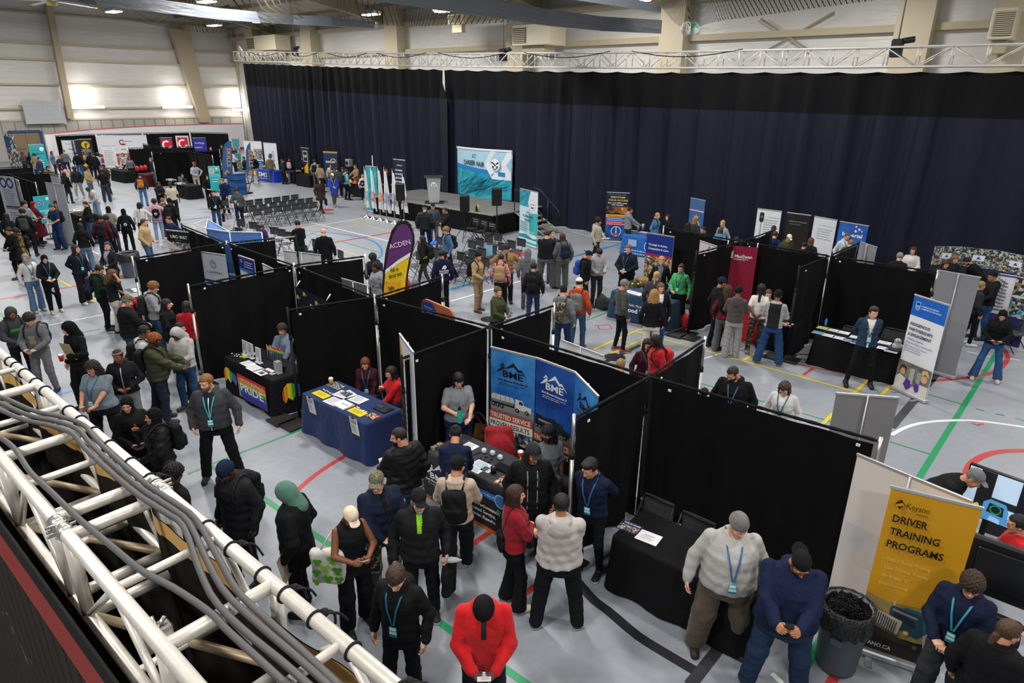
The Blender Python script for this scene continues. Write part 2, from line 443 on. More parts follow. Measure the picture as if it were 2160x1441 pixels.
 if st=='turban':return lambda P:np.maximum(smin(ell(P,(0,-.02,.075),(.104,.122,.072)),ell(P,(0,.02,.115),(.06,.07,.05)),.04),.045-P[:,2]-.35*np.minimum(P[:,1],.0)-.02)+.003*np.sin(P[:,2]*180+np.abs(P[:,0])*150)
 if st=='headband':return lambda P:np.maximum(SK(P,.019),np.abs(P[:,2]-.072-P[:,1]*.1)-.016)
 if st=='mask':return lambda P:np.maximum(smin(ell(P,(0,.026,-.055),(.062,.072,.060)),ell(P,(0,.09,-.04),(.03,.025,.03)),.02),np.maximum(np.abs(P[:,2]+.060)-.038,.02-P[:,1]))
HAIRS={}
HEADWEAR={'beanie','cap','capback','hood','hijab','turban','headband','mask'}
def hair_geo(st,l):
 if(st,l)not in HAIRS:
  f=hair_sdf(st)
  lo,hi=(-.15,-.20,-.30),(.15,.24,.20)
  if st in('long','verylong','wavy','curlylong','bangslong','lowpony'):lo=(-.19,-.22,-.46)
  if st in('capback',):lo=(-.15,-.24,-.1)
  HAIRS[st,l]=surf(f,lo,hi,(.007,.010,.015)[l])if f else None
 return HAIRS[st,l]
def rot(ax,deg):
 a=math.radians(deg);c,s=math.cos(a),math.sin(a)
 return np.array({'x':[[1,0,0],[0,c,-s],[0,s,c]],'y':[[c,0,s],[0,1,0],[-s,0,c]],'z':[[c,-s,0],[s,c,0],[0,0,1]]}[ax])
def ik(a,t,l1,l2,pole):
 a=np.asarray(a,float);t=np.asarray(t,float);d=t-a;D=np.linalg.norm(d)
 if D>(l1+l2)*.995:t=a+d/D*(l1+l2)*.995;d=t-a;D=np.linalg.norm(d)
 D=max(D,abs(l1-l2)+.02);x=(l1*l1-l2*l2+D*D)/(2*D);h=math.sqrt(max(l1*l1-x*x,0));n=d/np.linalg.norm(d)
 p=np.asarray(pole,float);p=p-n*(p@n);p/=np.linalg.norm(p)+1e-9
 return a+n*x+p*h,t
ARMS={'down':((.27,.04,.925),(.4,-.8,0),'relax',(-.05,.12,-1)),'hang':((.31,.10,.94),(.6,-.7,0),'relax',(-.05,.3,-1)),'grip':((.27,.06,.93),(.4,-.8,0),'grip',(0,.05,-1)),'front':((.10,.27,1.05),(.8,-.4,-.4),'hold',(-.7,.6,.1)),'phone':((.085,.30,1.16),(.7,-.3,-.6),'grip',(-.35,.7,.45)),'cross':((-.07,.215,1.20),(.9,.1,-.5),'relax',(-1,.05,.1)),'pocket':((.235,.12,.96),(.6,-.9,0),'relax',(-.35,.5,-.8)),'pouch':((.11,.17,1.06),(.8,-.5,0),'relax',(-.9,.2,-.2)),'back':((.03,-.20,1.0),(.9,-.5,0),'relax',(-.8,-.1,-.3)),'hip':((.25,.05,1.04),(1,-.4,.1),'relax',(-.8,.4,-.3)),'reach':((.17,.46,1.05),(.6,-.3,-.7),'hold',(-.2,1,-.1)),'low':((.16,.40,.92),(.6,-.4,-.5),'hold',(-.2,.9,-.4)),'out':((.40,.32,1.14),(.5,-.3,-.8),'relax',(.3,1,.1)),'up':((.16,.24,1.40),(.6,-.2,-.8),'point',(-.1,.1,1)),'face':((.07,.21,1.42),(.7,.2,-.7),'hold',(-.3,-.2,.9)),'head':((.13,.12,1.62),(1,.5,-.2),'relax',(-.7,-.1,.6)),'cup':((.12,.27,1.17),(.8,-.4,-.5),'grip',(-.55,.8,.15)),'strap':((.15,.14,1.33),(.8,-.4,-.6),'grip',(-.3,-.3,.9)),'lap':((.10,.34,.80),(.7,-.5,-.3),'relax',(-.4,.8,-.2)),'table':((.15,.42,.90),(.7,-.3,-.4),'flat',(-.4,.9,-.1)),'tphone':((.09,.36,1.02),(.7,-.3,-.6),'grip',(-.4,.8,.2)),'chin':((.04,.26,1.33),(.7,.2,-.8),'grip',(-.3,-.2,.9)),'hug':((-.02,.22,1.14),(.9,-.1,-.4),'relax',(-1,.1,.05)),}
TOPS={'tee':(.010,.36,.93,'cloth',''),'polo':(.011,.38,.93,'cloth','collar'),'tank':(.006,.10,.95,'cloth',''),'sweater':(.020,.97,.93,'cloth',''),'shirt':(.014,.97,.94,'cloth','collar'),'hoodie':(.026,.97,.92,'cloth','hood'),'jacket':(.030,.98,.90,'cloth','collar'),'zip':(.026,.98,.92,'cloth','hood'),'puffer':(.045,.98,.90,'puffer','collar'),'parka':(.042,.98,.74,'cloth','hood'),'coat':(.032,.98,.66,'cloth','collar'),'blazer':(.020,.97,.85,'cloth','collar'),'vest':(.030,.08,.90,'cloth','collar'),'dress':(.022,.97,.30,'cloth',''),'denim':(.022,.97,.90,'jean','collar')}
LEGW={'slim':(.083,.060,.046),'straight':(.090,.070,.058),'wide':(.096,.090,.092),'flare':(.086,.070,.098),'baggy':(.102,.094,.080),'jogger':(.094,.078,.054)}
SKIN={'a':'#d9a58c','b':'#c98f72','c':'#ab7552','d':'#7d4f36','e':'#4a2d20'}
HAIRC={'black':'#12100f','dark':'#241a15','brown':'#46301f','auburn':'#5a3020','ginger':'#8a5a30','blond':'#b08f58','grey':'#77736e','orange':'#8e4a1c','sandy':'#8c6a45'}
PEOPLE={}
BLKC='#131316'
NEAR_N=[0,0,0]
def person(name,hx,hy,h,face,label,top=('hoodie','#222226'),legs=('straight','#23262e'),shoes='#1a1a1c',hair=('short','dark'),skin='b',arms=('down','down'),lean=0,pitch=10,yaw=0,wide=1.0,stance='stand',hat=None,lan=False,glasses=None,beard=None,under=None,fem=False,pack=None,swap=None,group=None,stripe=None,sole=None,zipc=None,world=None,zadj=0.0,hidden=False,twist=0):
 """a standing or seated figure whose crown is at pixel (hx, hy); face: 0 towards the camera, 90 to the picture's right, 180 away"""
 sp=lambda v,d:v if not isinstance(v,str)else(tuple(v.split())if ' ' in v else(d,v))
 top,legs,hair,hat,under,beard=sp(top,'hoodie'),sp(legs,'straight'),sp(hair,'short'),sp(hat,''),sp(under,'v'),sp(beard,'beard')
 if isinstance(arms,str):arms=arms.split()*(1 if ' ' in arms else 2)
 if pack and len(pack)==2:pack=(pack[0],'pack',pack[1])if pack[1]!='draw' else(pack[0],'draw',BLKC)
 s=h/1.75
 lift=(.0 if stance!='sit' else-.455)
 R_l=rot('x',-lean)
 piv=np.array([0,0,.96])
 hipz=.96+lift
 R_h=rot('z',-yaw)@rot('x',-pitch)
 hc0=np.array([0,.012,1.636])
 def T(p):return R_l@(np.asarray(p,float)-piv)+piv+np.array([0,-.06*math.sin(math.radians(lean)),lift])
 neck=T((0,-.01,1.50));HC=neck+R_l@R_h@(hc0-np.array([0,-.01,1.50]))
 crown=HC+R_l@R_h@np.array([0,-.015,.114+(.0 if not hat else .012)])
 P=at(hx,hy,crown[2]*s)
 vd=math.atan2(P[1],P[0])
 a=vd+math.pi+math.radians(face)
 yawz=a-math.pi/2
 ca,sa=math.cos(yawz),math.sin(yawz)
 off=np.array([crown[0]*ca-crown[1]*sa,crown[0]*sa+crown[1]*ca])*s
 base=np.array([P[0]-off[0],P[1]-off[1],zadj])
 dist=math.hypot(P[0],P[1],CAM_H-1)
 l=0 if dist<11.5 else(1 if dist<20 else 2)
 NEAR_N[l]+=1
 root=empty(name,base,label,'person',group);root.rotation_euler=(0,0,yawz);root.scale=(s,s,s)
 g=wide;th,slv,hem,tk,col=TOPS[top[0]]
 if stance=='sit':hem=max(hem,.92)
 an=[]
 for sd in(1,-1):
  hip=np.array([sd*.095*(1+(g-1)*.6),0,hipz-.03])
  if stance=='sit':
   hip=np.array([sd*.10*(1+(g-1)*.6),.0,.50]);t=np.array([sd*.13,.40,.085])
  elif stance=='walk':t=np.array([sd*.075,.27*sd*(1 if not swap else-1),.085 if sd*(1 if not swap else-1)>0 else .13])
  elif stance=='wide':t=np.array([sd*.24,.03*sd,.085])
  elif stance=='close':t=np.array([sd*.075,.02*sd,.085])
  else:t=np.array([sd*(.125+(g-1)*.12),.05*sd*(1 if not swap else-1),.085])
  k,t=ik(hip,t,.43 if stance=='sit' else .428,.424,(sd*.12,1,.05));an.append((hip,k,t,sd))
 ar=[]
 for i,sd in enumerate((1,-1)):
  A=ARMS[arms[i]]if isinstance(arms[i],str)else arms[i]
  sh=T((sd*(.158+(g-1)*.075+th*.35-(.012 if fem else 0)),-.012,1.415));tx,ty,tz=A[0]
  dx=(g-1)*.16 if abs(tx)>.2 else(g-1)*.02
  dy=(g-1)*.24 if ty>.14 and abs(tx)<.2 else((g-1)*-.2 if ty<-.1 else 0)
  W=T((sd*(tx+dx),ty+dy,tz));pole=R_l@np.array([sd*A[1][0],A[1][1],A[1][2]])
  E,W=ik(sh,W,.285,.255,pole);fd=(W-E)/np.linalg.norm(W-E)
  if A[3]is not None:
   f2=R_l@np.array([sd*A[3][0],A[3][1],A[3][2]]);f2/=np.linalg.norm(f2);fd=fd*.35+f2*.65;fd/=np.linalg.norm(fd)
  ar.append((sh,E,W,fd,A[2],sd))
 inv=R_l.T
 def loc(P):return(P-(piv+np.array([0,-.06*math.sin(math.radians(lean)),lift])).astype(np.float32))@inv.T.astype(np.float32)+piv.astype(np.float32)
 zs=np.array([.70,.84,.92,1.0,1.08,1.20,1.32,1.40,1.455,1.50,1.55])
 if fem:
  aw=np.array([.178,.182,.180,.160,.138,.142,.150,.142,.108,.066,.058]);dp=np.array([.118,.122,.122,.112,.105,.118,.130,.110,.085,.066,.060]);yo=np.array([0,-.01,-.01,0,.0,.008,.018,.004,-.012,-.018,-.02])
 else:
  aw=np.array([.168,.170,.168,.158,.152,.160,.170,.160,.122,.072,.062]);dp=np.array([.110,.115,.115,.112,.110,.116,.124,.110,.088,.070,.062]);yo=np.array([0,-.006,-.004,.002,.004,.004,.006,0,-.012,-.018,-.02])
 gw=1+(g-1)*np.interp(zs,[.7,1.05,1.3,1.45,1.5],[.75,1.1,.65,.4,.2]);gd=1+(g-1)*np.interp(zs,[.7,1.05,1.3,1.45,1.5],[.9,1.8,1.1,.5,.2])
 yo=yo+(g-1)*np.interp(zs,[.7,1.05,1.3,1.5],[.02,.10,.05,0])
 def torso(P,t,z0,z1,flare=0):
  Q=loc(P);z=Q[:,2];a_=np.interp(z,zs,aw*gw)+t;d_=np.interp(z,zs,dp*gd)+t;y0=np.interp(z,zs,yo)
  if flare:
   k=np.clip((1.0-z)/.6,0,1)*flare;a_=a_+k;d_=d_+k
  q=np.sqrt((Q[:,0]/a_)**2+((Q[:,1]-y0)/d_)**2)
  d=(q-1)*np.minimum(a_,d_)*.95
  return np.maximum(d,np.maximum(z0-z,z-z1))
 X0=np.array([sh for(sh,*_r)in ar]+[e[1]for e in ar]+[e[2]for e in ar]);blo,bhi=X0.min(0)-.12,X0.max(0)+.12
 mb=MB();sk=M(SKIN[skin]if skin in SKIN else skin,.55,'skin',spec=.35)
 dark_skin=skin in('d','e')
 sc_=lin(SKIN.get(skin,skin));lipm=M(tuple(np.array(sc_)*np.array([.80,.55,.55])),.45,'skin')
 wh=M('#d8d4cf',.3);ir=M('#1d1510',.2);brow=M(HAIRC.get(hair[1],hair[1])if hair[1]not in('blond','grey')else '#6b553a',.8)
 MM=[sk,lipm,wh,ir,brow]
 V,F,m=head_geo(l);V=HC+V@(R_l@R_h).T
 order=[mb.mi(x)for x in MM]
 mb.v.append(V);mb.f+=(F+mb.n).tolist();mb.m+=[order[i]for i in m];mb.sm+=[True]*len(F);mb.n+=len(V)
 bare=slv<.9
 for(sh,E,W,fd,hp,sd)in ar:
  if arms[0 if sd>0 else 1]in('pocket','pouch'):
   pass
  V,F=hand_geo(hp,l);V=V*np.array([1.0 if not fem else .93]);y=fd
  inward=R_l@np.array([-sd,.15,0.])if abs(fd[2])>.6 else R_l@np.array([-sd*.15,-.1,-1.])
  if hp=='grip' and abs(fd[2])<.6:inward=R_l@np.array([-sd*.9,.1,-.3])
  z=-(inward-y*(inward@y));z/=np.linalg.norm(z);x=np.cross(y,z)
  W2=V*np.array([sd,1,1]);V=W+np.outer(W2[:,0]*(1 if sd>0 else 1),x)+np.outer(W2[:,1],y)+np.outer(W2[:,2],z)
  mb.add(V,F if sd>0 else F[:,::-1],sk,True)
 def core(P):
  d=torso(P,-.03,.86,1.49);d=smin(d,cap(P,T((0,-.02,1.44)),HC+np.array([0,-.03,-.05]),.058,.052),.03)
  for(sh,E,W,fd,hp,sd)in ar:
   d=smin(d,cap(P,sh,E,.047*(1+(g-1)*.5),.040*(1+(g-1)*.4)),.03);d=smin(d,cap(P,E,W,.040*(1+(g-1)*.4),.027),.012)
  return d
 def core_l(P):
  d=np.full(len(P),9.,np.float32)
  for(hip,k,t,sd)in an:d=np.minimum(d,smin(cap(P,hip,k,.06,.045),cap(P,k,t,.045,.03),.02))
  return d
 hb=(.014,.02,.03)[l]if bare else(.024,.03,.036)[l]
 V,F=surf(core,np.minimum(blo,[-.25,-.25,hipz-.12]),np.maximum(bhi,HC+.08),hb);mb.add(V,F,sk,True)
 body=mb.build('body',root_at0(root))
 if stance=='sit':lo,hi=(-.42,-.3,.03),(.42,.75,.80)
 else:lo,hi=(-.46,-.48,.03),(.46,.48,1.12)
 w0,w1,w2=[x+(g-1)*.05 for x in LEGW[legs[0]]]
 cut=legs[2]if len(legs)>2 else 0.055
 def pants(P):
  d=torso(P,.003,.80,1.04)if stance!='sit' else ell(P,(0,-.02,.54),(.20*g,.17*g,.15))
  for(hip,k,t,sd)in an:
   e=smin(cap(P,hip,k,w0,w1),cap(P,k,t+np.array([0,-.01,-.03]),w1,w2),.03);d=smin(d,e,.035)
  d=d+.0045*np.sin(P[:,2]*38+P[:,0]*23+hx)*np.sin(P[:,1]*31+P[:,2]*17)
  return np.maximum(d,cut-P[:,2])
 if legs[0]!='skirt':
  V,F=surf(pants,lo,hi,(.013,.017,.024)[l])
  pm=legs[1]if not isinstance(legs[1],str)else M(legs[1],.85,'jean' if is_blue(legs[1])else 'cloth')
  MB().add(V,F,pm,True).build('trousers',root_at0(root))
 mb=MB();um=M(shoes,.6,'plain');so=M(sole or shoes,.6,'plain')
 for(hip,k,t,sd)in an:
  toe=np.array([sd*.045,1.0]);toe/=np.linalg.norm(toe);ax=np.array([toe[0],toe[1],0]);ay=np.array([-toe[1],toe[0],0]);c0=np.array([t[0],t[1],0]);up0=max(0,t[2]-.085)
  tilt=up0*3
  def shoe(P):
   r=P-c0-np.array([0,0,up0]);y=r@ax;x=r@ay;z=r[:,2]+np.clip(y,0,.2)*tilt*.8
   Q=np.stack([x,y,z],1).astype(np.float32)
   d=smin(cap(Q,(0,-.038,.04),(0,.165,.028),.050,.047),cap(Q,(0,-.02,.06),(0,.0,.11),.042,.044),.04)
   return np.maximum(d,-z)
  V,F=surf(shoe,c0+[-.24,-.24,-.02],c0+[.26,.28,.26],(.011,.015,.022)[l])
  lowf=V[F].mean(1)[:,2]<up0+.036
  mb.add(V,F[~lowf],um,True);
  if lowf.any():mb.add(V,F[lowf],so,True)
 mb.build('shoes',root_at0(root))
 tm=top[1]if not isinstance(top[1],str)else M(top[1],.8 if tk!='puffer' else .62,tk,spec=.25 if tk=='puffer' else .4)
 ss=(.012 if tk=='puffer' else .006)*(1 if l<2 else .5)
 def toppart(P):
  fl=.10 if top[0]in('coat','dress')else(.04 if top[0]=='parka' else .02)
  d=torso(P,th+.006,hem,1.515,fl)
  for(sh,E,W,fd,hp,sd)in ar:
   ra=.053+th*.72+(g-1)*.026-(.004 if fem else 0)
   if slv<.5:
    q=sh+(E-sh)*(slv/.5);
    if slv>.2:d=smin(d,cap(P,sh,q,ra,ra*.98),.04)
    else:d=smin(d,cap(P,sh*.9+T((0,0,1.43))*.1,sh*.8+T((0,0,1.43))*.2,ra*.8,ra*.8),.04)
   else:
    q=E+(W-E)*min(1,(slv-.5)*2.06)
    d=smin(d,cap(P,sh,E,ra*.97,ra*.86),.03);d=smin(d,cap(P,E,q,ra*.88,ra*.66),.02)
  if 'hood' in col and(not hat or hat[0]!='hood'):
   yb=float(np.interp(1.42,zs,dp*gd-yo))+th;d=smin(d,np.minimum(ell(P,T((0,-yb+.012,1.405)),(.125,.055,.115)),ell(P,T((0,-.080,1.495)),(.122,.085,.042))),.008)
   d=smin(d,ell(P,T((0,-.02,1.50)),(.092,.078,.036)),.02)
  elif 'collar' in col:d=smin(d,ell(P,T((0,-.015,1.51)),(.082,.080,.040)),.02)
  f=np.sin(P[:,2]*42+P[:,0]*19+hx)*np.sin(P[:,0]*27-P[:,2]*13+hy)
  d=d+ss*f*np.clip((1.5+lift-P[:,2])*3,.1,1)
  if tk=='puffer' and l<2:d=d+.007*(np.abs(np.cos((P[:,2]-.08*np.abs(P[:,0]))*31))**6)
  nk=neck+R_l@np.array([0,.065,.045])
  return np.maximum(d,-ell(P,nk,(.052,.075,.075))if not(hat and hat[0]in('hijab',))else-9)
 zlo=hem+lift-.06 if lean<20 else .5
 V,F=surf(toppart,np.minimum(blo,[-.34*g,-.34*g,zlo]),np.maximum(bhi,[.34*g,.34*g,neck[2]+.12]),(.012,.0165,.024)[l])
 mb=MB();c=V[F].mean(1);Lc=loc(c.astype(np.float32))
 sel=np.zeros(len(F),int)
 if under:
  sel[(np.abs(Lc[:,0])<.018+np.clip(Lc[:,2]-1.05,0,1)*(.14 if under[0]=='v' else .02))&(Lc[:,1]>.03)&(Lc[:,2]<1.49)&(Lc[:,2]>(1.30 if under[0]=='s' else .5))]=1
 if stripe:
  z0,z1,w_,cc,fr=stripe
  sel[(Lc[:,2]>z0)&(Lc[:,2]<z1)&(np.abs(Lc[:,0])<w_)&((Lc[:,1]>.02)if fr else(Lc[:,1]<-.02))]=2
 mb.add(V,F[sel==0],tm,True)
 if(sel==1).any():mb.add(V,F[sel==1],M(under[1],.8,'cloth'),True)
 if(sel==2).any():mb.add(V,F[sel==2],M(stripe[3],.8,'plain'),True)
 mb.build({'tee':'shirt','polo':'shirt','shirt':'shirt','tank':'shirt','denim':'jacket','puffer':'jacket','parka':'jacket','zip':'hoodie'}.get(top[0],top[0]),root_at0(root))
 if zipc:
  b=MB();fz=lambda z:float(np.interp(z,zs,dp*gd)+np.interp(z,zs,yo))+th+.010
  for sx in((0,)if len(zipc)<9 else(-.06,.06)):
   G=[[T((sx+q,fz(z)-abs(sx)*.2,z))for q in(-.006,.006)]for z in np.linspace(hem+.01,1.43,14)];b.grid(G,M(zipc[:7],.4,metal=.3));b.grid(np.array(G)+R_l@np.array([0,.003,0]),M(zipc[:7],.4,metal=.3))
  b.build('zip',root_at0(root))
 Rm=(R_l@R_h)
 def on_head(geo,mat,nm):
  V,F=geo;MB().add(HC+V@Rm.T,F,mat,True).build(nm,root_at0(root))
 hs=hair[0]
 if hat and hat[0]in('hijab','turban'):hs=None
 if hat and hat[0]in('hood',)and hs in('short','crop','curly','quiff'):hs=None
 if hat and hat[0]in('beanie','cap','capback')and hs in('short','quiff','curly','mop'):hs='crop'
 if hs and hs!='bald':
  hk='curl' if hs in('curly','afro','curlylong','mop')else 'hair'
  on_head(hair_geo(hs,l),M(HAIRC.get(hair[1],hair[1]),.6,hk),'hair')
 if beard:on_head(hair_geo(beard[0],min(l,1)),M(HAIRC.get(beard[1],beard[1]),.7,'hair'),'beard' if beard[0]=='beard' else 'moustache')
 if hat:
  hm=hat[1]if not isinstance(hat[1],str)else M(hat[1],.85,'cloth');on_head(hair_geo(hat[0],l),hm,{'capback':'cap','hijab':'headscarf'}.get(hat[0],hat[0]))
 if glasses and l<2:
  mb=MB();gm=M(glasses,.3)
  for sx in(-1,1):
   mb.tube([HC+Rm@np.array([sx*.032+.021*math.cos(t),.100+.004*math.cos(2*t)-.004,-.002+.016*math.sin(t)])for t in np.linspace(0,2*math.pi,13)[:-1]],.0018,gm,5,closed=True)
   mb.tube([HC+Rm@np.array([sx*.053,.095,.002]),HC+Rm@np.array([sx*.079,.05,.004]),HC+Rm@np.array([sx*.082,-.01,.0])],.0018,gm,5)
  mb.tube([HC+Rm@np.array([-.012,.102,.002]),HC+Rm@np.array([.012,.102,.002])],.0018,gm,5)
  mb.build('glasses',root_at0(root))
 if lan:
  fy=lambda z:float(np.interp(z,zs,dp*gd)+np.interp(z,zs,yo))+th+.016
  mb=MB();lm=M(lan if isinstance(lan,str)else '#1c5f7d',.6)
  zb=1.14
  for sx in(-1,1):
   pts=[(sx*.075,-.05,1.525),(sx*.085,.03,1.50),(sx*.070,fy(1.42)*.93,1.42),(sx*.045,fy(1.32),1.32),(sx*.008,fy(zb)+.004,zb)]
   G=[]
   for k in range(4):
    for t in(0,.5):
     p=np.array(pts[k])*(1-t)+np.array(pts[k+1])*t;G.append([T(p+[-.009,0,0]),T(p+[.009,0,0])])
   G.append([T(np.array(pts[4])+[-.009,0,0]),T(np.array(pts[4])+[.009,0,0])]);mb.grid(G,lm);mb.grid(np.array(G)+R_l@np.array([0,.0025,0]),lm)
  mb.build('lanyard',root_at0(root))
  b=MB();c=np.array([0,fy(1.05)+.012,zb-.075]);A=[R_l@np.array([1,0,0]),R_l@np.array([0,1,0]),R_l@np.array([0,0,1])]
  b.box(T(c),(.038,.003,.055),M('#1fa3ac',.35),A);b.box(T(c+[0,.004,.034]),(.030,.001,.014),M('#dff2f2',.4),A);b.box(T(c+[0,.004,-.010]),(.036,.001,.014),M('#bfe6e6',.4),A)
  b.box(T(c+[0,.004,-.037]),(.036,.001,.006),M('#0f5f66',.4),A);b.build('badge',root_at0(root))
 info=dict(root=root,Rm=R_l@R_h,hc=HC,T=lambda p:place(root,T(p)),W=[place(root,a_[2]+a_[3]*.085*1)for a_ in ar],s=s,yaw=yawz,l=l,R_l=R_l,HC=place(root,HC),base=base,dist=dist,dir=lambda d:np.array([d[0]*ca-d[1]*sa,d[0]*sa+d[1]*ca,d[2]]),back=lambda z:float(np.interp(z,zs,dp*gd)-np.interp(z,zs,yo))+th,front=lambda z:float(np.interp(z,zs,dp*gd)+np.interp(z,zs,yo))+th)
 PEOPLE[label]=info
 if pack:backpack(info,*pack)
 return info
def is_blue(h):
 c=lin(h);return c[2]>c[0]*1.25 and c[2]>.02
def root_at0(r):
 class _P:pass
 return _Root(r)
class _Root:
 """lets MB.build parent a mesh given in the figure's own coordinates"""
 def __init__(s,r):s.r=r;s.location=(0,0,0)
def link(name,me,parent=None):
 o=bpy.data.objects.new(name,me);C.objects.link(o)
 if parent is not None:o.parent=parent.r if isinstance(parent,_Root)else parent
 return o
def place(root,p):
 y=root.rotation_euler[2];s=root.scale[0];c,n=math.cos(y),math.sin(y);p=np.asarray(p)*s
 return np.array([p[0]*c-p[1]*n,p[0]*n+p[1]*c,p[2]])+np.array(root.location)
PACKS={}
def pack_geo(l):
 if l not in PACKS:
  f=lambda P:smin(rbx(P,(0,-.075,.0),(.145,.075,.215),.07),ell(P,(0,-.09,-.09),(.15,.10,.14)),.05)+.006*np.sin(P[:,2]*30+P[:,0]*22)*np.sin(P[:,0]*18)
  g=lambda P:rbx(P,(0,-.165,-.085),(.105,.035,.095),.03)
  PACKS[l]=(surf(f,(-.2,-.25,-.28),(.2,.05,.28),(.014,.02,.028)[l]),surf(g,(-.15,-.24,-.22),(.15,-.09,.05),(.014,.02,.028)[l]))
 return PACKS[l]
def backpack(I,label,kind='pack',col='#17181b',mat=None,group=None,dz=0.0,size=1.0):
 m=mat or(M(col,.8,'cloth')if isinstance(col,str)else col);T=I['T'];R=I['R_l'];z0=1.24+dz;yb=-I['back'](z0)-.01
 root=empty({'pack':'backpack','draw':'drawstring_bag'}[kind],T((0,yb-.08,z0-.25)),label,'backpack' if kind=='pack' else 'bag',group)
 sm=M('#101113',.8)
 if kind=='pack':
  (V,F),(V2,F2)=pack_geo(I['l'])
  q=lambda X:np.array([T(np.array([0,yb,z0])+x*size)for x in X])
  MB().add(q(V),F,m,True).build('pack_body',root);MB().add(q(V2),F2,m,True).build('front_pocket',root)
 else:
  f=lambda P:ell(P,(0,-.03,-.03),(.15,.055,.20))+.008*np.sin(P[:,2]*40+P[:,0]*30)*np.sin(P[:,0]*35)
  V,F=surf(f,(-.2,-.12,-.27),(.2,.06,.22),(.014,.02,.024)[I['l']])
  mb=MB();mb.add(np.array([T(np.array([0,yb,z0])+x*size)for x in V]),F,m,True)
  n=14
  for rr,cc,dy in((.062,'#5f9fc4',.088),(.05,'#d8e8f0',.092)):
   pts=[T(np.array([0,yb-dy,z0-.05])+np.array([rr*math.cos(t),0,rr*math.sin(t)])*size)for t in np.linspace(0,2*math.pi,n+1)[:-1]]
   mb.poly(pts,M(cc,.7))
  for(x0,zz,w_,h_)in((-.02,.012,.02,.008),(.02,.012,.02,.008),(0,-.02,.03,.014)):
   mb.poly([T(np.array([0,yb-.095,z0-.05])+np.array([x0+a*w_,0,zz+b*h_]))for a,b in((-1,-1),(1,-1),(1,1),(-1,1))],M('#141a22',.7))
  mb.build('sack',root)
 for sx in(-1,1):
  b=MB();fr=I['front'](1.30)+.012
  pts=[(sx*.09,yb-.02,z0+.17),(sx*.105,-.07,1.53),(sx*.115,.02,1.535),(sx*.125,fr*.80,1.42),(sx*.135,fr*.86,1.30),(sx*.165,.02,1.13),(sx*.12,yb+.02,z0-.15)]
  w_=.026 if kind=='pack' else .008
  b.tube([T(np.array(p)*[1,1,1])for p in pts],w_*.55,sm,6);b.build('strap',root)
 return root
STEEL=M('#b9ab91',.5,'plain');ALU=M('#c9c6c0',.32,'brushed',metal=.85);ALUW=M('#d8d3ca',.38,'brushed',metal=.35)
BLACK=M('#0c0c0e',.8);DRAPE=M('#0d0d10',.9,'drape');WHITE=M('#e6e6e8',.55);CHROME=M('#c8cacd',.25,metal=.9)
mb=MB();mb.add([(-75,-6,0),(45,-6,0),(45,100,0),(-75,100,0)],[(0,1,2,3)],M('#8f949d',.35,'floor',spec=.5))
floor=struct(mb.build('floor'))
NL=[0]
def line(px,w,col,dash=None):
 NL[0]+=1
 P=[at(x,y)[:2]for x,y in px];z=.0015+.0004*(NL[0]%9);L=[];R=[]
 for i,p in enumerate(P):
  d=P[min(i+1,len(P)-1)]-P[max(i-1,0)];d=d/np.linalg.norm(d);n=np.array([-d[1],d[0]])*w/2
  L.append([*(p+n),z]);R.append([*(p-n),z])
 MB().grid([R,L],M(col,.4,'plain'),False).build('court_line',floor)
def arc3(P,n=12):
 P=np.array(P);t=np.linspace(0,len(P)-1,n);i=np.minimum(t.astype(int),len(P)-2);f=(t-i)[:,None];p0,p1,p2,p3=P[np.maximum(i-1,0)],P[i],P[i+1],P[np.minimum(i+2,len(P)-1)]
 return list(.5*((2*p1)+(p2-p0)*f+(2*p0-5*p1+4*p2-p3)*f*f+(3*p1-p0-3*p2+p3)*f**3))
def arc(px,n=14):
 P=np.array(px,float);t=np.arange(len(P));T=np.linspace(0,len(P)-1,n);out=[]
 for q in T:
  i=min(int(q),len(P)-2);f=q-i;p0,p1,p2,p3=P[max(i-1,0)],P[i],P[i+1],P[min(i+2,len(P)-1)]
  out.append(.5*((2*p1)+(p2-p0)*f+(2*p0-5*p1+4*p2-p3)*f*f+(3*p1-p0-3*p2+p3)*f**3))
 return out
RED,GRN,YEL,BLU,WHT,BLK='#b23a3a','#1d8a57','#d3bb2c','#2f78b8','#d9dbde','#232429'
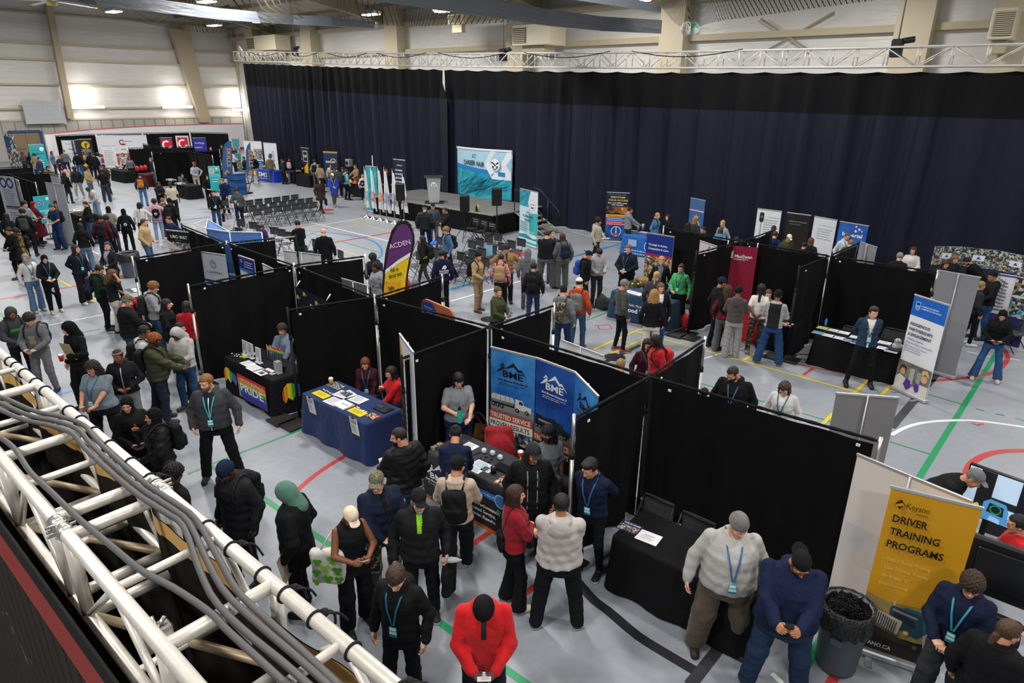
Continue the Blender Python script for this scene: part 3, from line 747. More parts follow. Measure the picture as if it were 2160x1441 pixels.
for px,w,c in(([(0,632),(157,604),(292,581)],.13,RED),([(94,688),(238,660)],.06,WHT),([(0,660),(14,677)],.08,GRN),([(127,592),(150,605)],.07,YEL),([(180,580),(206,596)],.07,YEL),([(197,628),(206,635)],.07,YEL),([(120,831),(166,818)],.16,'#6f9fd0'),([(168,703),(212,694)],.04,GRN),([(0,708),(12,706)],.04,WHT),([(444,980),(640,905)],.05,GRN),([(444,980),(456,992)],.05,GRN),([(396,1000),(421,990)],.05,GRN),([(540,1040),(1115,1446)],.09,GRN),([(993,1151),(1050,1111)],.09,RED),([(1105,1254),(1139,1230)],.09,RED),([(1536,1343),(1455,1446)],.13,'#34353b'),([(1508,1318),(1535,1337)],.06,WHT),([(1569,1372),(1598,1398)],.06,WHT),([(1628,1421),(1650,1442)],.06,WHT),([(2105,740),(1936,1012),(1675,1446)],.10,GRN),([(1777,1400),(1750,1446)],.10,RED),([(1953,831),(2030,853)],.04,GRN),([(1312,760),(1754,890)],.04,GRN),([(1877,932),(1967,960)],.04,GRN),([(2059,862),(2076,867)],.04,GRN),([(2100,873),(2118,877)],.04,GRN),([(2142,883),(2160,888)],.04,GRN),([(1669,758),(1880,811)],.04,GRN),([(1672,766),(1806,794)],.05,RED),([(1715,777),(1695,791)],.07,RED),([(1400,716),(1830,834)],.06,YEL),([(1834,800),(1801,830)],.07,YEL),([(1880,812),(1856,837)],.07,YEL),([(1762,868),(1733,897)],.07,YEL),([(1589,748),(1567,761)],.07,YEL),([(1610,747),(1587,762)],.07,RED),([(1476,759),(1503,751)],.05,WHT),([(1508,749),(1528,744)],.05,WHT),([(1556,738),(1574,733)],.05,WHT),([(1996,765),(1880,902)],.15,'#3a3b42'),([(932,615),(1040,587),(1304,516),(1312,513)],.16,BLU),([(950,636),(1150,578)],.07,WHT),([(618,461),(830,511)],.08,WHT),([(625,483),(820,452)],.08,WHT),([(642,484),(790,461)],.05,YEL),([(640,492),(800,466)],.05,YEL),([(740,467),(835,491)],.05,YEL),([(700,523),(760,541)],.05,YEL),([(690,514),(824,491),(882,480)],.16,RED),([(654,491),(805,534)],.05,GRN),([(1278,763),(1351,728)],.12,'#2b2c31'),([(1402,707),(1445,694)],.12,'#2b2c31'),([(1252,738),(1347,696),(1431,681)],.07,YEL),([(1272,754),(1353,717)],.07,YEL),([(1340,699),(1400,716)],.06,YEL),([(1237,676),(1284,658)],.05,GRN),([(1254,687),(1285,685),(1291,694),(1265,695),(1261,688)],.04,RED),([(232,397),(292,415)],.05,YEL),([(384,465),(442,458)],.15,BLU),([(388,456),(440,450)],.06,WHT),([(135,504),(208,536)],.08,WHT),([(220,440),(330,437)],.05,WHT),([(1520,632),(1640,600)],.06,WHT),([(1960,738),(1990,742)],.05,WHT),([(2040,742),(2062,746)],.05,WHT),([(2068,749),(2090,753)],.05,WHT),([(2130,757),(2150,760)],.05,WHT),([(640,500),(720,470)],.05,BLU),([(1160,478),(1290,510)],.05,WHT),([(1380,712),(1372,716)],.05,YEL),([(2050,1010),(2080,1085)],.06,WHT),([(2048,780),(2062,777),(2076,782)],.04,RED),([(2050,893),(2062,897),(2074,894)],.05,RED),([(2000,880),(2030,700)],.0,RED)):
 if w>0:line(px,w,c)
for px,w,c in(([(731,960),(690,985),(655,1010),(622,1040),(600,1066)],.09,RED),([(1216,1224),(1250,1264),(1284,1290),(1343,1340),(1398,1375),(1474,1420)],.13,BLK),([(1955,804),(2000,801),(2075,792),(2110,777),(2124,760),(2124,748),(2117,735)],.10,RED),([(1880,918),(1908,903),(1943,893),(1990,888),(2061,888),(2165,902)],.08,WHT),([(2036,1012),(2042,989),(2056,972),(2085,958),(2120,952),(2165,951)],.12,RED),([(648,487),(695,491),(751,498),(789,510),(805,526),(803,540),(794,547)],.09,BLU)):
 line(arc(px),w,c)
for x,y,r,c in((1092,536,.38,RED),(1033,674,.25,BLK),(1297,754,.25,BLK),(690,443,.35,RED)):
 q=at(x,y);MB().poly([q+[r*math.cos(t),r*math.sin(t),.006]for t in np.linspace(0,2*math.pi,29)[:-1]],M(c,.4,'plain')).build('court_spot',floor)
WU,WV=-71.0,38.0
LIN=M('#e2e0dc',.34,'liner',spec=.55);BLK_WALL=M('#b2aea6',.7,'plain');RAIL=M('#c4b89f',.5,'plain')
def slab(name,pts,mat,d):
 a=[np.asarray(p,float)for p in pts];b=[p+d for p in a]
 return struct(MB().add(a+b,[(0,1,2,3),(7,6,5,4),(0,4,5,1),(1,5,6,2),(2,6,7,3),(3,7,4,0)],mat).build(name))
zb=on_u(250,252,WU)[2]
slab('wall_left',[uvz(WU,-30,zb),uvz(WU,WV,zb),uvz(WU,WV,24),uvz(WU,-30,24)],LIN,uvz(-.4,0))
slab('wall_back',[uvz(WU,WV,0),uvz(40,WV,0),uvz(40,WV,14),uvz(WU,WV,14)],LIN,uvz(0,.4))
mb=MB();mb.box(uvz(WU-.1,4,zb/2),(.35,34,zb/2),BLK_WALL,[uvz(1,0),uvz(0,1),(0,0,1)])
for k in range(60):
 mb.box(uvz(WU+.26,-20+k*.96,zb/2),(.03,.03,zb/2),M('#8d8a84',.8),[uvz(1,0),uvz(0,1),(0,0,1)])
struct(mb.build('wall_left_base'))
AXU=[uvz(1,0),uvz(0,1),np.array([0,0,1.])]
nt_=[0]
def trim(mb):nt_[0]+=1;return struct(mb.build('trim_%d'%nt_[0]))
for py in(38,98,130,180,228,251):
 z=on_u(200,py,WU)[2];trim(MB().box(uvz(WU+.16,4,z),(.16,34,.07),RAIL,AXU))
for(x0,y0,x1,y1,w0,w1)in((98,0,146,250,.24,.24),(375,62,430,258,.95,.52),(494,62,520,240,.55,.4)):
 a,b=on_u(x0,y0,WU+.4),on_u(x1,y1,WU+.4);d=uvz(0,1)
 a=a+(a-b)*.4 if x0<120 else a
 trim(MB().add([a-d*w0,a+d*w0,b+d*w1,b-d*w1]+[q+uvz(.5,0)for q in(a-d*w0,a+d*w0,b+d*w1,b-d*w1)],[(0,1,2,3),(7,6,5,4),(0,4,5,1),(1,5,6,2),(2,6,7,3),(3,7,4,0)],STEEL))
for px in(545,665,845,1105,1432,1930,2140):
 q=on_v(px,90,WV);u,v=to_uv(q);trim(MB().box(uvz(u,WV-.5,7),(.75,.5,7),M('#c9bda3',.5),AXU))
for(px,py)in((1000,103),(1000,40)):
 z=on_v(px,py,WV)[2];trim(MB().box(uvz(-16,WV-.2,z),(55,.2,.16),M('#c2b599',.5),AXU))
for(a,b)in(((1620,105),(1760,25)),((1605,40),(1710,108))):
 trim(MB().tube([on_v(*a,WV-.3),on_v(*b,WV-.3)],.05,M('#a89d88',.5)))
e0=on_u(480,60,WU);e1=on_u(205,-8,WU);(ua,va),(ub,vb)=to_uv(e0),to_uv(e1)
sl=(e1[2]-e0[2])/(va-vb);roof=lambda v:e0[2]+(va-v)*sl
slab('ceiling',[uvz(WU,WV,roof(WV)),uvz(40,WV,roof(WV)),uvz(40,2,roof(2)),uvz(WU,2,roof(2))],M('#a39c8d',.6,'metalsheet'),np.array([0,0,.3]))
for k in range(7):
 v=36-k*3.4;trim(MB().box(uvz(-16,v,roof(v)-.12),(55,.07,.12),M('#8c8474',.6),AXU))
for u in(-62,-46,-30,-15,0,14):
 trim(MB().add([uvz(u+s,v,roof(v)-d)for v in(WV-.4,3)for s in(-.18,.18)for d in(0,.9)],[(0,1,3,2),(4,6,7,5),(0,4,5,1),(2,3,7,6),(0,2,6,4),(1,5,7,3)],M('#a2957c',.55)))
dl,dr=on_u(18,278,WU+.3),on_u(84,279,WU+.3);(_,v0),(_,v1)=to_uv(dl),to_uv(dr);zt=dl[2]
mb=MB();DF=M('#2f4f86',.5)
mb.box(uvz(WU+.38,v1,zt/2),(.12,.10,zt/2),DF,AXU);mb.box(uvz(WU+.38,v0,zt/2),(.12,.10,zt/2),DF,AXU);mb.box(uvz(WU+.38,(v0+v1)/2,zt),(.12,(v1-v0)/2,.08),DF,AXU)
dm=M('#8d7a5e',.5)
for s in(0,1):mb.box(uvz(WU+.32,v0+(v1-v0)*(.25+.5*s),zt/2),(.06,(v1-v0)*.245,zt/2-.05),dm,AXU)
for s in(0,1):mb.box(uvz(WU+.42,v0+(v1-v0)*(.25+.5*s),1.0),(.03,(v1-v0)*.16,.03),CHROME,AXU)
struct(mb.build('door_1'))
bd=[on_u(100,284,-62.0),on_u(190,275,-66.5),on_u(300,268,-68.5),on_u(420,264,-69.3),on_u(512,262,-69.5)]
mb=MB();top=[2.75]*5
P=[np.array([b[0],b[1],0])for b in bd];Zt=[b[2]for b in bd]
mb.grid([P,[p+[0,0,.25]for p in P]],M('#b03038',.5),False);mb.grid([[p+[0,0,.25]for p in P],[p+[0,0,z]for p,z in zip(P,Zt)]],M('#dadbde',.4),False)
mb.grid([[p+[0,0,z]for p,z in zip(P,Zt)],[p+[0,0,z+.10]for p,z in zip(P,Zt)]],M('#c0606a',.5),False)
mb.grid([[p+[0,0,z+.1]for p,z in zip(P,Zt)],[p+uvz(-.25,.05)+[0,0,z+.1]for p,z in zip(P,Zt)]],M('#c0606a',.5),False)
e=P[0];mb.box(e+uvz(-.1,-.05)+[0,0,Zt[0]/2],(.16,.16,Zt[0]/2),M('#d8d9dc',.4),AXU)
one('rink_board',mb,'curved white rink boards with a red cap rail below the far end wall','rink boards')
b0=on_v(1239,437,26.4);b1=at(1239,487)
one('rink_board',MB().box(at(1238,486)+uvz(.1,.25,.95),(.42,.06,.95),WHITE,AXU).box(at(1238,486)+uvz(.1,.20,.12),(.43,.07,.12),M('#b03038',.5),AXU),'white rink board with red kick strip showing at the lifted edge of the curtain','rink boards')
G=[]
for i in range(9):
 r=[]
 for j in range(13):
  a=on_u(-6+j*7.6,0,WU+.8);z=on_u(40,212+i*6.3,WU+.8)[2]
  r.append(np.array([a[0],a[1],z-.15*(j>11)*i/8])+uvz(.10*math.sin(j*1.9+i*.4),0))
 G.append(r)
one('tarpaulin',MB().grid(G,M('#bfc2c6',.5,'liner')).grid(np.array(G)+uvz(-.05,0),M('#bfc2c6',.5,'liner')),'pale grey tarpaulin hanging over the wall above the double door','tarpaulin')
GLOW=M('#fff6e6',.5,emit=14)
def fixture(p,sx,sy,label):
 t=empty('ceiling_light',p,label,'ceiling light','high bay lights under the roof')
 MB().rbox(p+[0,0,.12],(sx,sy,.10),.08,M('#9a978f',.5),AXU).build('housing',t)
 MB().rbox(p+[0,0,.0],(sx*.9,sy*.85,.03),.05,GLOW,AXU).build('lens',t)
 MB().tube([p+[0,0,.2],p+[0,0,roof(to_uv(p)[1])-p[2]]],.02,M('#777',.5)if False else STEEL).build('stem',t)
for(x,y,lab)in((240,25,'bright high bay light near the ceiling fan, farthest left'),(452,54,'bright high bay light below the first hanging strip, over the column'),(548,46,'bright high bay light just right of the leaning steel column top'),(436,4,'bright light at the picture top above the first hanging strip'),(782,31,'bright cluster light above the end of the first hanging strip'),(937,24,'bright light tucked under the second hanging strip'),(1345,2,'bright light above the end of the second hanging strip')):
 fixture(at(x,y,10.6),.75,.34,lab)
for i,(x,y)in enumerate(((183,226),(375,226),(502,232))):
 q=on_u(x,y,WU+.75);t=empty('wall_light',q,('long wall light on the rail left of the leaning steel column','long wall light just before the leaning steel column','wall light glowing beside the curtain edge')[i],'wall light')
 MB().box(q+uvz(-.1,0),(.09,1.5 if i<2 else .7,.12),M('#cfcabd',.5),AXU).build('housing',t);wl=lamp(to_uv(q)[0]+.5,to_uv(q)[1],q[2],2.4,.5,55);wl.rotation_euler=(0,math.radians(90),UA);wl.location=q+uvz(.7,0,.7);MB().box(q+uvz(.02,0),(.05,1.4 if i<2 else .6,.09),GLOW,AXU).build('lens',t)
def unit(x0,y0,x1,y1,v,dep,label,louv,gl=(0,.45)):
 a,b=on_v(x0,y1,v),on_v(x1,y0,v);(u0,_),(u1,_)=to_uv(a),to_uv(b);z0,z1=a[2],b[2];c=uvz((u0+u1)/2,v+dep/2,(z0+z1)/2)
 t=empty('unit_heater',c,label,'heater');MB().rbox(c,((u1-u0)/2,dep/2,(z1-z0)/2),.06,M('#d8cdb4',.5),AXU).build('casing',t)
 g=MB();ga,gb=u0+(u1-u0)*gl[0]+.1,u0+(u1-u0)*gl[1]-.05;g.box(uvz((ga+gb)/2,v-.02,(z0+z1)/2),((gb-ga)/2,.03,(z1-z0)*.38),M('#4a453c',.7),AXU)
 for k in range(louv):g.box(uvz((ga+gb)/2,v-.06,z0+(z1-z0)*(.15+.7*k/(louv-1))),((gb-ga)/2,.02,(z1-z0)*.02),M('#b9ae97',.5),AXU)
 g.build('grille',t);MB().box(c+[0,0,-(z1-z0)/2-.25],((u1-u0)*.3,dep*.3,.25),M('#b3a78d',.6),AXU).build('bracket',t)
unit(522,72,578,108,WV-2.2,1.6,'cream wall heater with small grille above the left end of the truss',7,(0,.28))
unit(1080,48,1158,97,WV-2.6,1.8,'cream wall heater with dark grille above the middle of the truss',9,(0,.40))
unit(2080,14,2150,84,WV-2.6,1.8,'cream wall heater with wire guard at the upper right',12,(.05,.98))
unit(944,28,977,52,WV-4.0,.6,'small louvred vent hanging under the second grey strip',6,(.05,.85))
unit(335,60,363,75,WV-4.0,.6,'small louvred box beside the leaning steel column',6,(.05,.85))
def strip(bot,hts,z,label,end=True):
 A=[at(x,y,z)for x,y in bot];G0=[];G1=[];n=uvz(0,.35)if False else np.array([.12,.3,0])
 mb=MB();m=M('#5f666f',.42,'liner',spec=.5);rows=[]
 for q,h in zip(A,hts):rows.append([q,q+[0,0,h],q+[0,0,h]+n,q+n])
 for k in range(4):mb.grid([[r[k]for r in rows],[r[(k+1)%4]for r in rows]],m,False)
 mb.add(rows[-1],[(0,1,2,3)],m);one('divider_strip',mb,label,'hanging strip')
strip([(-60,-28),(117,0),(300,22),(467,42),(620,52),(700,54),(790,60)],[.62,.6,.57,.54,.48,.44,.34],9.2,'shiny grey strip hanging under the roof, the one farthest left')
strip([(600,-45),(778,0),(933,22),(1155,54),(1270,65),(1392,70)],[.78,.74,.7,.65,.61,.58],8.6,'long dark grey strip hanging under the roof over the middle of the curtain')
strip([(1080,-20),(1230,2),(1310,14),(1390,25)],[.5,.42,.34,.22],8.6,'short grey strip above the end of the long dark strip')
NET=M('#2c2820',.9,'net',spec=.20,scale=9)
def net(px,z,hh,label):
 P=[at(x,y,z)for x,y in arc(px,22)];G=[[p+np.array([0,0,hh*t])+uvz(0,-1.2*t*(1-t))for p in P]for t in np.linspace(0,1,5)]
 one('ceiling_net',MB().grid(G,NET),label,'net')
net([(165,4),(270,42),(400,66),(470,69),(560,55),(640,40)],9.0,3.0,'dark net sagging under the roof below the first grey strip')
net([(590,-4),(650,22),(720,45),(800,52),(870,55),(950,53),(1090,46)],8.7,3.2,'dark net sagging between the two long grey strips')
net([(1396,15),(1420,45),(1446,62),(1466,60),(1510,46),(1640,28),(1880,-4)],8.6,3.2,'dark net at the upper right holding two balls')
for x,c,lab in((1449,'#e8e2d2','white volleyball caught in the roof net'),(1462,'#3f9f86','green and white volleyball caught in the roof net')):
 q=at(x,60,8.75);mb=MB();mb.lathe([(.30*math.sin(t),-.30*math.cos(t))for t in np.linspace(.05,math.pi-.05,12)],M(c,.5,'mix',col2='#f0eee6',scale=3),q,18);one('volleyball',mb,lab,'ball')
q=at(2146,105,8.0);mb=MB()
for k in range(5):mb.tube([q+[.15*math.sin(k*2+t*5),.15*math.cos(k*3+t*4),t*3.2]for t in np.linspace(0,1,9)],[.05+.12*t for t in np.linspace(0,1,9)],M('#1c1b19',.9,'cloth'))
one('net_bundle',mb,'black bundled net hanging in front of the heater at upper right','net')
q=at(108,2,10.4);t=empty('ceiling_fan',q,'big white ceiling fan with yellow blade tips at the upper left','ceiling fan')
MB().lathe([(.0,-.25),(.25,-.22),(.3,0),(.2,.3),(.05,.4)],M('#b9a36a',.4),q).build('motor',t);MB().tube([q+[0,0,.3],q+[0,0,3]],.05,STEEL).build('stem',t)
for k in range(6):
 a=k*math.pi/3+.35;d=np.array([math.cos(a),math.sin(a),0]);s=np.array([-d[1],d[0],0.12]);s/=np.linalg.norm(s);nn=np.cross(d,s)
 mb=MB();mb.box(q+d*1.7,(1.45,.11,.02),M('#d9d6cf',.4),[d,s,nn]);mb.box(q+d*3.15,(.14,.13,.03),M('#c79a2c',.5),[d,s,nn]);mb.build('blade',t)
CV=24.8
KN=[(512,133),(760,142),(1000,148),(1400,152),(1800,152),(2155,150),(2330,149)]
CVf=lambda u:CV+max(0,-26-u)*.11
def on_c(x,y):
 v=CV
 for _ in range(12):p=on_v(x,y,v);v=.5*v+.5*CVf(to_uv(p)[0])
 return p
kn=[on_c(x,y)for x,y in KN];ku=[to_uv(p)[0]for p in kn];kz=[p[2]for p in kn]
ctop=lambda u:float(np.interp(u,ku,kz))
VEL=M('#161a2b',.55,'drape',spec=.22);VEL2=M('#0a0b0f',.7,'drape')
u_split=to_uv(on_v(936,160,CV))[0]
def curtain(ua,ub,label,seed,close=False):
 n=int((ub-ua)/.055);us=np.linspace(ua,ub,n);ph=np.cumsum(RNG.RandomState(0).rand(1)if False else np.random.RandomState(seed).uniform(.06,.26,n)*np.clip(1.25-.5*(us-ku[0])/(ku[-1]-ku[0]),.6,1.3));am=.09+.10*np.random.RandomState(seed+1).rand(n//12+2).repeat(12)[:n]
 G=[]
 for t in(0,.03,.09,.2,.4,.6,.8,.93,1.0):
  r=[]
  for i,u in enumerate(us):
   z=ctop(u)*(1-t)+.03*t;k=.35+.65*min(1,t*4)
   off=am[i]*k*math.sin(ph[i]*2.1)+.05*t*math.sin(u*.9+t*2)
   lean_=.22*t*t*math.sin(u*.35)*.8+(.5 if close and i>n-4 and t>.12 else 0)
   zz=z-(.05*abs(math.sin(u*2.6))if t==0 else 0)
   r.append(uvz(u+lean_,CVf(u)+off-(.16 if close and i>n-8 and t>.12 else 0),zz))
  G.append(r)
 c=empty('stage_curtain',uvz((ua+ub)/2,CVf((ua+ub)/2),0),label,'curtain')
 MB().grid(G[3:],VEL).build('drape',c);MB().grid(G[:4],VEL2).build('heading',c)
curtain(ku[0],u_split-.02,'tall dark blue curtain, its left length from the far end to the narrow slit',5,True)
curtain(u_split+.05,ku[-1],'tall dark blue curtain, its right length from the narrow slit to the picture edge',9)
t=empty('lighting_truss',uvz(-15,CV,6.8),'long white aluminium truss the great dark curtain hangs from','truss')
TR=M('#dedbd4',.4,'plain',metal=.2)
kn2=[np.array([*uvz(u,CVf(u))[:2],z+.14])for u,z in zip(ku,kz)];kn2[0]=kn2[0]+(kn2[0]-kn2[1])*.06
hgt=[.62,.60,.58,.56,.56,.56,.56]
for dz,dv in((0,-.22),(0,.22),(1,-.22),(1,.22)):
 MB().tube([p+uvz(0,dv)+[0,0,dz*h]for p,h in zip(kn2,hgt)],.035,TR,6).build('chord',t)
mb=MB()
for i in range(len(kn2)-1):
 L=np.linalg.norm(kn2[i+1]-kn2[i]);n=max(2,int(L/.75))
 for k in range(n):
  a=kn2[i]+(kn2[i+1]-kn2[i])*k/n;b=kn2[i]+(kn2[i+1]-kn2[i])*(k+1)/n;h=hgt[i]
  for dv in(-.22,.22):
   mb.tube([a+uvz(0,dv),a+uvz(0,dv)+[0,0,h]],.022,TR,5)
   mb.tube([a+uvz(0,dv)+[0,0,h*(k%2)],b+uvz(0,dv)+[0,0,h*((k+1)%2)]],.018,TR,5)
  for dz in(0,h):mb.tube([a+uvz(0,-.22)+[0,0,dz],a+uvz(0,.22)+[0,0,dz]],.018,TR,5)
mb.build('lattice',t)
mb=MB()
for k in range(7):
 ua=ku[0]+2+k*5.5;pts=[uvz(ua+q*4.5,CVf(ua+q*4.5)-.24,ctop(ua+q*4.5)+.74-.22*math.sin(math.pi*q))for q in np.linspace(0,1,9)];mb.tube(pts,.018,BLACK,5)
mb.build('cable',t)
for x,y,lab in((622,106,'black chain hoist on the truss near its left end'),(1062,112,'black chain hoist on the truss below the middle heater'),(1893,96,'black chain hoist on the truss at its right part')):
 q=on_c(x,y);h=empty('chain_hoist',q,lab,'chain hoist')
 MB().rbox(q+[0,0,-.08],(.16,.16,.26),.05,M('#1d1e20',.5),AXU).build('motor',h);MB().tube([q+uvz(-.05,0,.1),q+uvz(.45,0,.16)],.09,M('#222326',.5)).build('drum',h)
 MB().tube([q+[0,0,.1],q+[0,0,4]],.02,M('#6d6a63',.5)).build('chain',h)
q=kn2[0]+[0,0,.62];one('hanging_cables',MB().tube([q,q+uvz(.05,-.1,-1.5),q+uvz(-.05,-.1,-5.5)],.03,M('#777570',.6)).tube([q+uvz(.25,0),q+uvz(.3,-.1,-6.5)],.02,M('#777570',.6)).tube([q+uvz(.1,.2,.1),q+uvz(.35,.1,.35),q+uvz(.7,.1,.05)],.07,M('#d6d2c8',.6)),'cables hanging from the left end of the far truss','cable')
t=empty('box_truss',uvz(-3,.68,4.0),'white box truss running below the gallery in the lower left corner','truss')
VL,VR,ZT,ZBm=.50,.865,4.2,3.83
for v,z in((VL,ZT),(VR,ZT),(VL,ZBm),(VR,ZBm)):
 MB().tube([uvz(u,v,z)for u in(-9.5,-5,0.6)],.025,ALUW,14).build('chord',t)
thick=[-8.2,-7.4,-6.6,-5.8,-5.0,-4.25,-3.46,-2.76,-2.60,-1.79,-1.02,-.3]
thin=[-7.8,-7.0,-6.2,-5.4,-4.62,-3.85,-3.12,-2.17,-1.40,-.66]
for us,r in((thick,.024),(thin,.016)):
 for u in us:
  mb=MB();mb.tube([uvz(u,VL,ZT),uvz(u,VR,ZT)],r,ALUW,12).build('cross_tube',t);MB().tube([uvz(u,VL,ZBm),uvz(u,VR,ZBm)],r,ALUW,12).build('cross_tube',t)
for u in thick:
 for v in(VL,VR):MB().tube([uvz(u,v,ZT),uvz(u,v,ZBm)],.024,ALUW,12).build('upright',t)
nodes=sorted(thick+thin)
for v in(VL,VR):
 for a,b in zip(nodes[:-1],nodes[1:]):
  if b-a<.2:continue
  up=a in thick
  MB().tube([uvz(a,v,ZT if not up else ZBm),uvz(b,v,ZBm if not up else ZT)],.014,ALUW,10).build('diagonal',t)
for a,b in zip(thick[:-1],thick[1:]):
 if b-a>.2:MB().tube([uvz(a,VL,ZBm),uvz(b,VR,ZBm)],.018,M('#b9a588',.4,metal=.3),10).build('diagonal',t)
for v in(VL,VR):
 mb=MB()
 for u in(-2.72,-2.64):mb.lathe([(.026,-.03),(.031,-.022),(.031,.022),(.026,.03)],ALU,uvz(u,v,ZT),14,[uvz(0,1),np.array([0,0,1.]),uvz(1,0)])
 for k in range(3):mb.tube([uvz(-2.68,v-.05,ZT+.02*(k-1)),uvz(-2.68,v+.05,ZT+.02*(k-1))],.006,ALU,6)
 mb.build('coupler',t)
q=uvz(-2.25,.62,ZBm+.03);mb=MB();mb.rbox(q,(.035,.05,.04),.012,ALU,AXU)
for k in range(4):mb.tube([q+[0,0,.03],q+uvz(.035*math.cos(k*1.57),.035*math.sin(k*1.57),.07)],.009,ALU,6)
mb.build('clamp',t)
def cable(px,z,off,label):
 P=[]
 for i,(x,y)in enumerate(arc(px,40)):P.append(at(x,y,z)+off)
 one('power_cable',MB().tube(P,.0115,M('#4b4a4b',.5),10),label,'cable',None)
main=[(-30,842),(0,850),(60,876),(120,889),(165,906),(190,935),(235,978),(300,1033),(360,1072),(400,1105),(440,1190),(480,1256),(560,1330),(625,1385),(720,1470)]
cable(main,4.24,uvz(0,0),'thick grey cable lying across the near truss, middle one of three')
cable([(x+12,y-9)for x,y in main[:9]]+[(415,1098),(462,1180),(505,1252),(580,1322),(645,1380),(735,1465)],4.24,uvz(0,0),'thick grey cable lying across the near truss, outermost of three')
cable([(x-12,y+9)for x,y in main[:9]]+[(388,1112),(420,1200),(455,1270),(520,1335),(600,1400),(690,1480)],4.24,uvz(0,0),'thick grey cable lying across the near truss, innermost of three')
cable([(-20,912),(0,922),(32,948),(64,996),(104,1034),(170,1098),(235,1152),(300,1205),(366,1240),(440,1290),(480,1330),(540,1385),(610,1450)],4.235,uvz(0,0),'single grey cable crossing the near truss beside its left chord')
ties=[(12,765),(32,774),(50,788),(75,808),(99,824),(152,865),(180,885),(210,909),(246,936),(291,973),(336,1004),(352,1016),(460,1102),(514,1146),(583,1197),(630,1238),(694,1288),(776,1352),(877,1430)]
tie=None
for i,(x,y)in enumerate(ties):
 u=to_uv(at(x,y,ZT))[0];lab='black tie strapped round the near truss chord'
 mb=MB();mb.tube([uvz(u,VR+.0285*math.cos(a),ZT+.0285*math.sin(a))for a in np.linspace(0,2*math.pi,17)[:-1]],.005,BLACK,6,closed=True)
 if i in(10,13,15,16,18):
  kn_=np.random.RandomState(i)
  for e in range(2):mb.tube(arc3([uvz(u,VR+.03,ZT),uvz(u+.012+.015*e,VR+.045,ZT+.012),uvz(u+.025+.012*e,VR+.055+.015*e,ZT-.005),uvz(u+.03+.02*e+kn_.uniform(-.01,.01),VR+.055+.03*e,ZT-.03-.02*kn_.rand())]),.0045,BLACK,6)
  mb.lathe([(0,-.016),(.014,-.008),(.014,.008),(0,.016)],BLACK,uvz(u,VR+.034,ZT+.004),10);lab='black knotted tie with loose ends on the near truss chord'
 one('tie_strap',mb,lab,'strap','ties along the near truss chord' if i not in(10,13,15,16,18)else 'knotted ties on the near truss chord')
us=np.arange(-9.4,.6,.03);c=empty('masking_curtain',uvz(-3,VR,0),'black curtain with tan webbing slung below the near truss','curtain')
def mk(u,z):
 s=math.sin(u*8.2)*.5+math.sin(u*3.7+1)*.35+math.sin(u*17)*.15
 return uvz(u,VR-.03+.05*s,z)
tz=lambda u:4.15-.055*(1+math.sin(u*8.2-.8))*.5-.05*(1+math.sin(u*3.1+.5))*.5
MB().grid([[mk(u,tz(u)-d)for u in us]for d in(0,.04,.085)],M('#c49a58',.8,'plain')).grid([[mk(u,tz(u)-d)+uvz(0,.004)for u in us]for d in(0,.035,.075)],M('#14130f',.9)).build('webbing',c)
MB().grid([[mk(u,(tz(u)-.075)*(1-q)+.02*q)+uvz(0,.03*q*math.sin(u*11))for u in us]for q in(0,.08,.25,.5,1)],M('#181410',.9,'drape')).build('drape',c)
zr0=on_v(0,1123,.41)[2];zr1=on_v(0,1170,.41)[2]
c=empty('safety_net',uvz(-3,.42,0),'black safety net with a dark red band beside the near truss','net')
MB().grid([[uvz(u,.41,z)for u in(-9.4,.6)]for z in(zr1,zr0)],M('#8a2a22',.85,'plain'),False).build('red_band',c)
mb=MB()
for k in range(6):mb.tube([uvz(-9.4,.41,zr0+.012+k*.017),uvz(.6,.41,zr0+.012+k*.017)],.007,M('#121112',.9),6)
mb.build('edge_rope',c)
MB().grid([[uvz(u,.41-.12*q*q,zr1*(1-q)+.05*q)for u in np.linspace(-9.4,.6,60)]for q in(0,.1,.3,.6,1)],M('#2a2118',.9,'net',spec=.72,scale=55)).build('netting',c)
HP=2.1287
TOPS_PX=dict(A=(279,546),B=(478,513),C=(397,605),D=(620,560),E=(606.5,655),F=(790,627),G=(1033,690),H=(847,757),I=(1370,795),J=(1210.6,883),K=(1487,717),L=(1857,932),M=(1169,645),N=(933,584),O=(770,541),P=(1469,534),Q=(1564,510),R=(1686,566),S=(1750,540),T=(1978,575),U=(1400,480),Ba=(383,475),Bb=(624,499),Qa=(1629,487),Sa=(1812,513),fa=(-30,356),fb=(69,351),fc=(-30,369),fd=(124,363),fe=(16,367),ff=(75,387),ga=(268,313),gb=(412,309),gc=(300,303),gd=(395,320),ge=(320,322),gf=(463,317),gg=(448,329),ha=(114,286),hb=(202,283),hc=(300,281),hd=(400,279),he=(482,281))
PT={k:at(*p,HP if k[0]!='h' else 2.6)for k,p in TOPS_PX.items()}
def post(k,label,silver=True,big=False):
 p=PT[k];hp=p[2];b=np.array([p[0],p[1],0]);t=empty('drape_post',b,label,'drape post','posts of the draped booths')
 m=ALU if silver else BLACK
 MB().tube([b+[0,0,.02],b+[0,0,1.62]],.026,m,12).build('pole',t);MB().tube([b+[0,0,1.6],b+[0,0,hp+.06]],.021,m,12).build('upper_pole',t)
 MB().tube([b+[0,0,1.58],b+[0,0,1.66]],.033,BLACK,12).build('collar',t)
 MB().box(b+[0,0,.012],(.21,.21,.012),M('#1b1b1d',.5),AXU).build('base_plate',t)
 if big:MB().box(b+uvz(.2,-.25,.03),(.2,.2,.012),M('#2b2826',.5),AXU).box(b+uvz(-.15,-.3,.03),(.2,.2,.012),M('#2b2826',.5),AXU).build('weight',t)
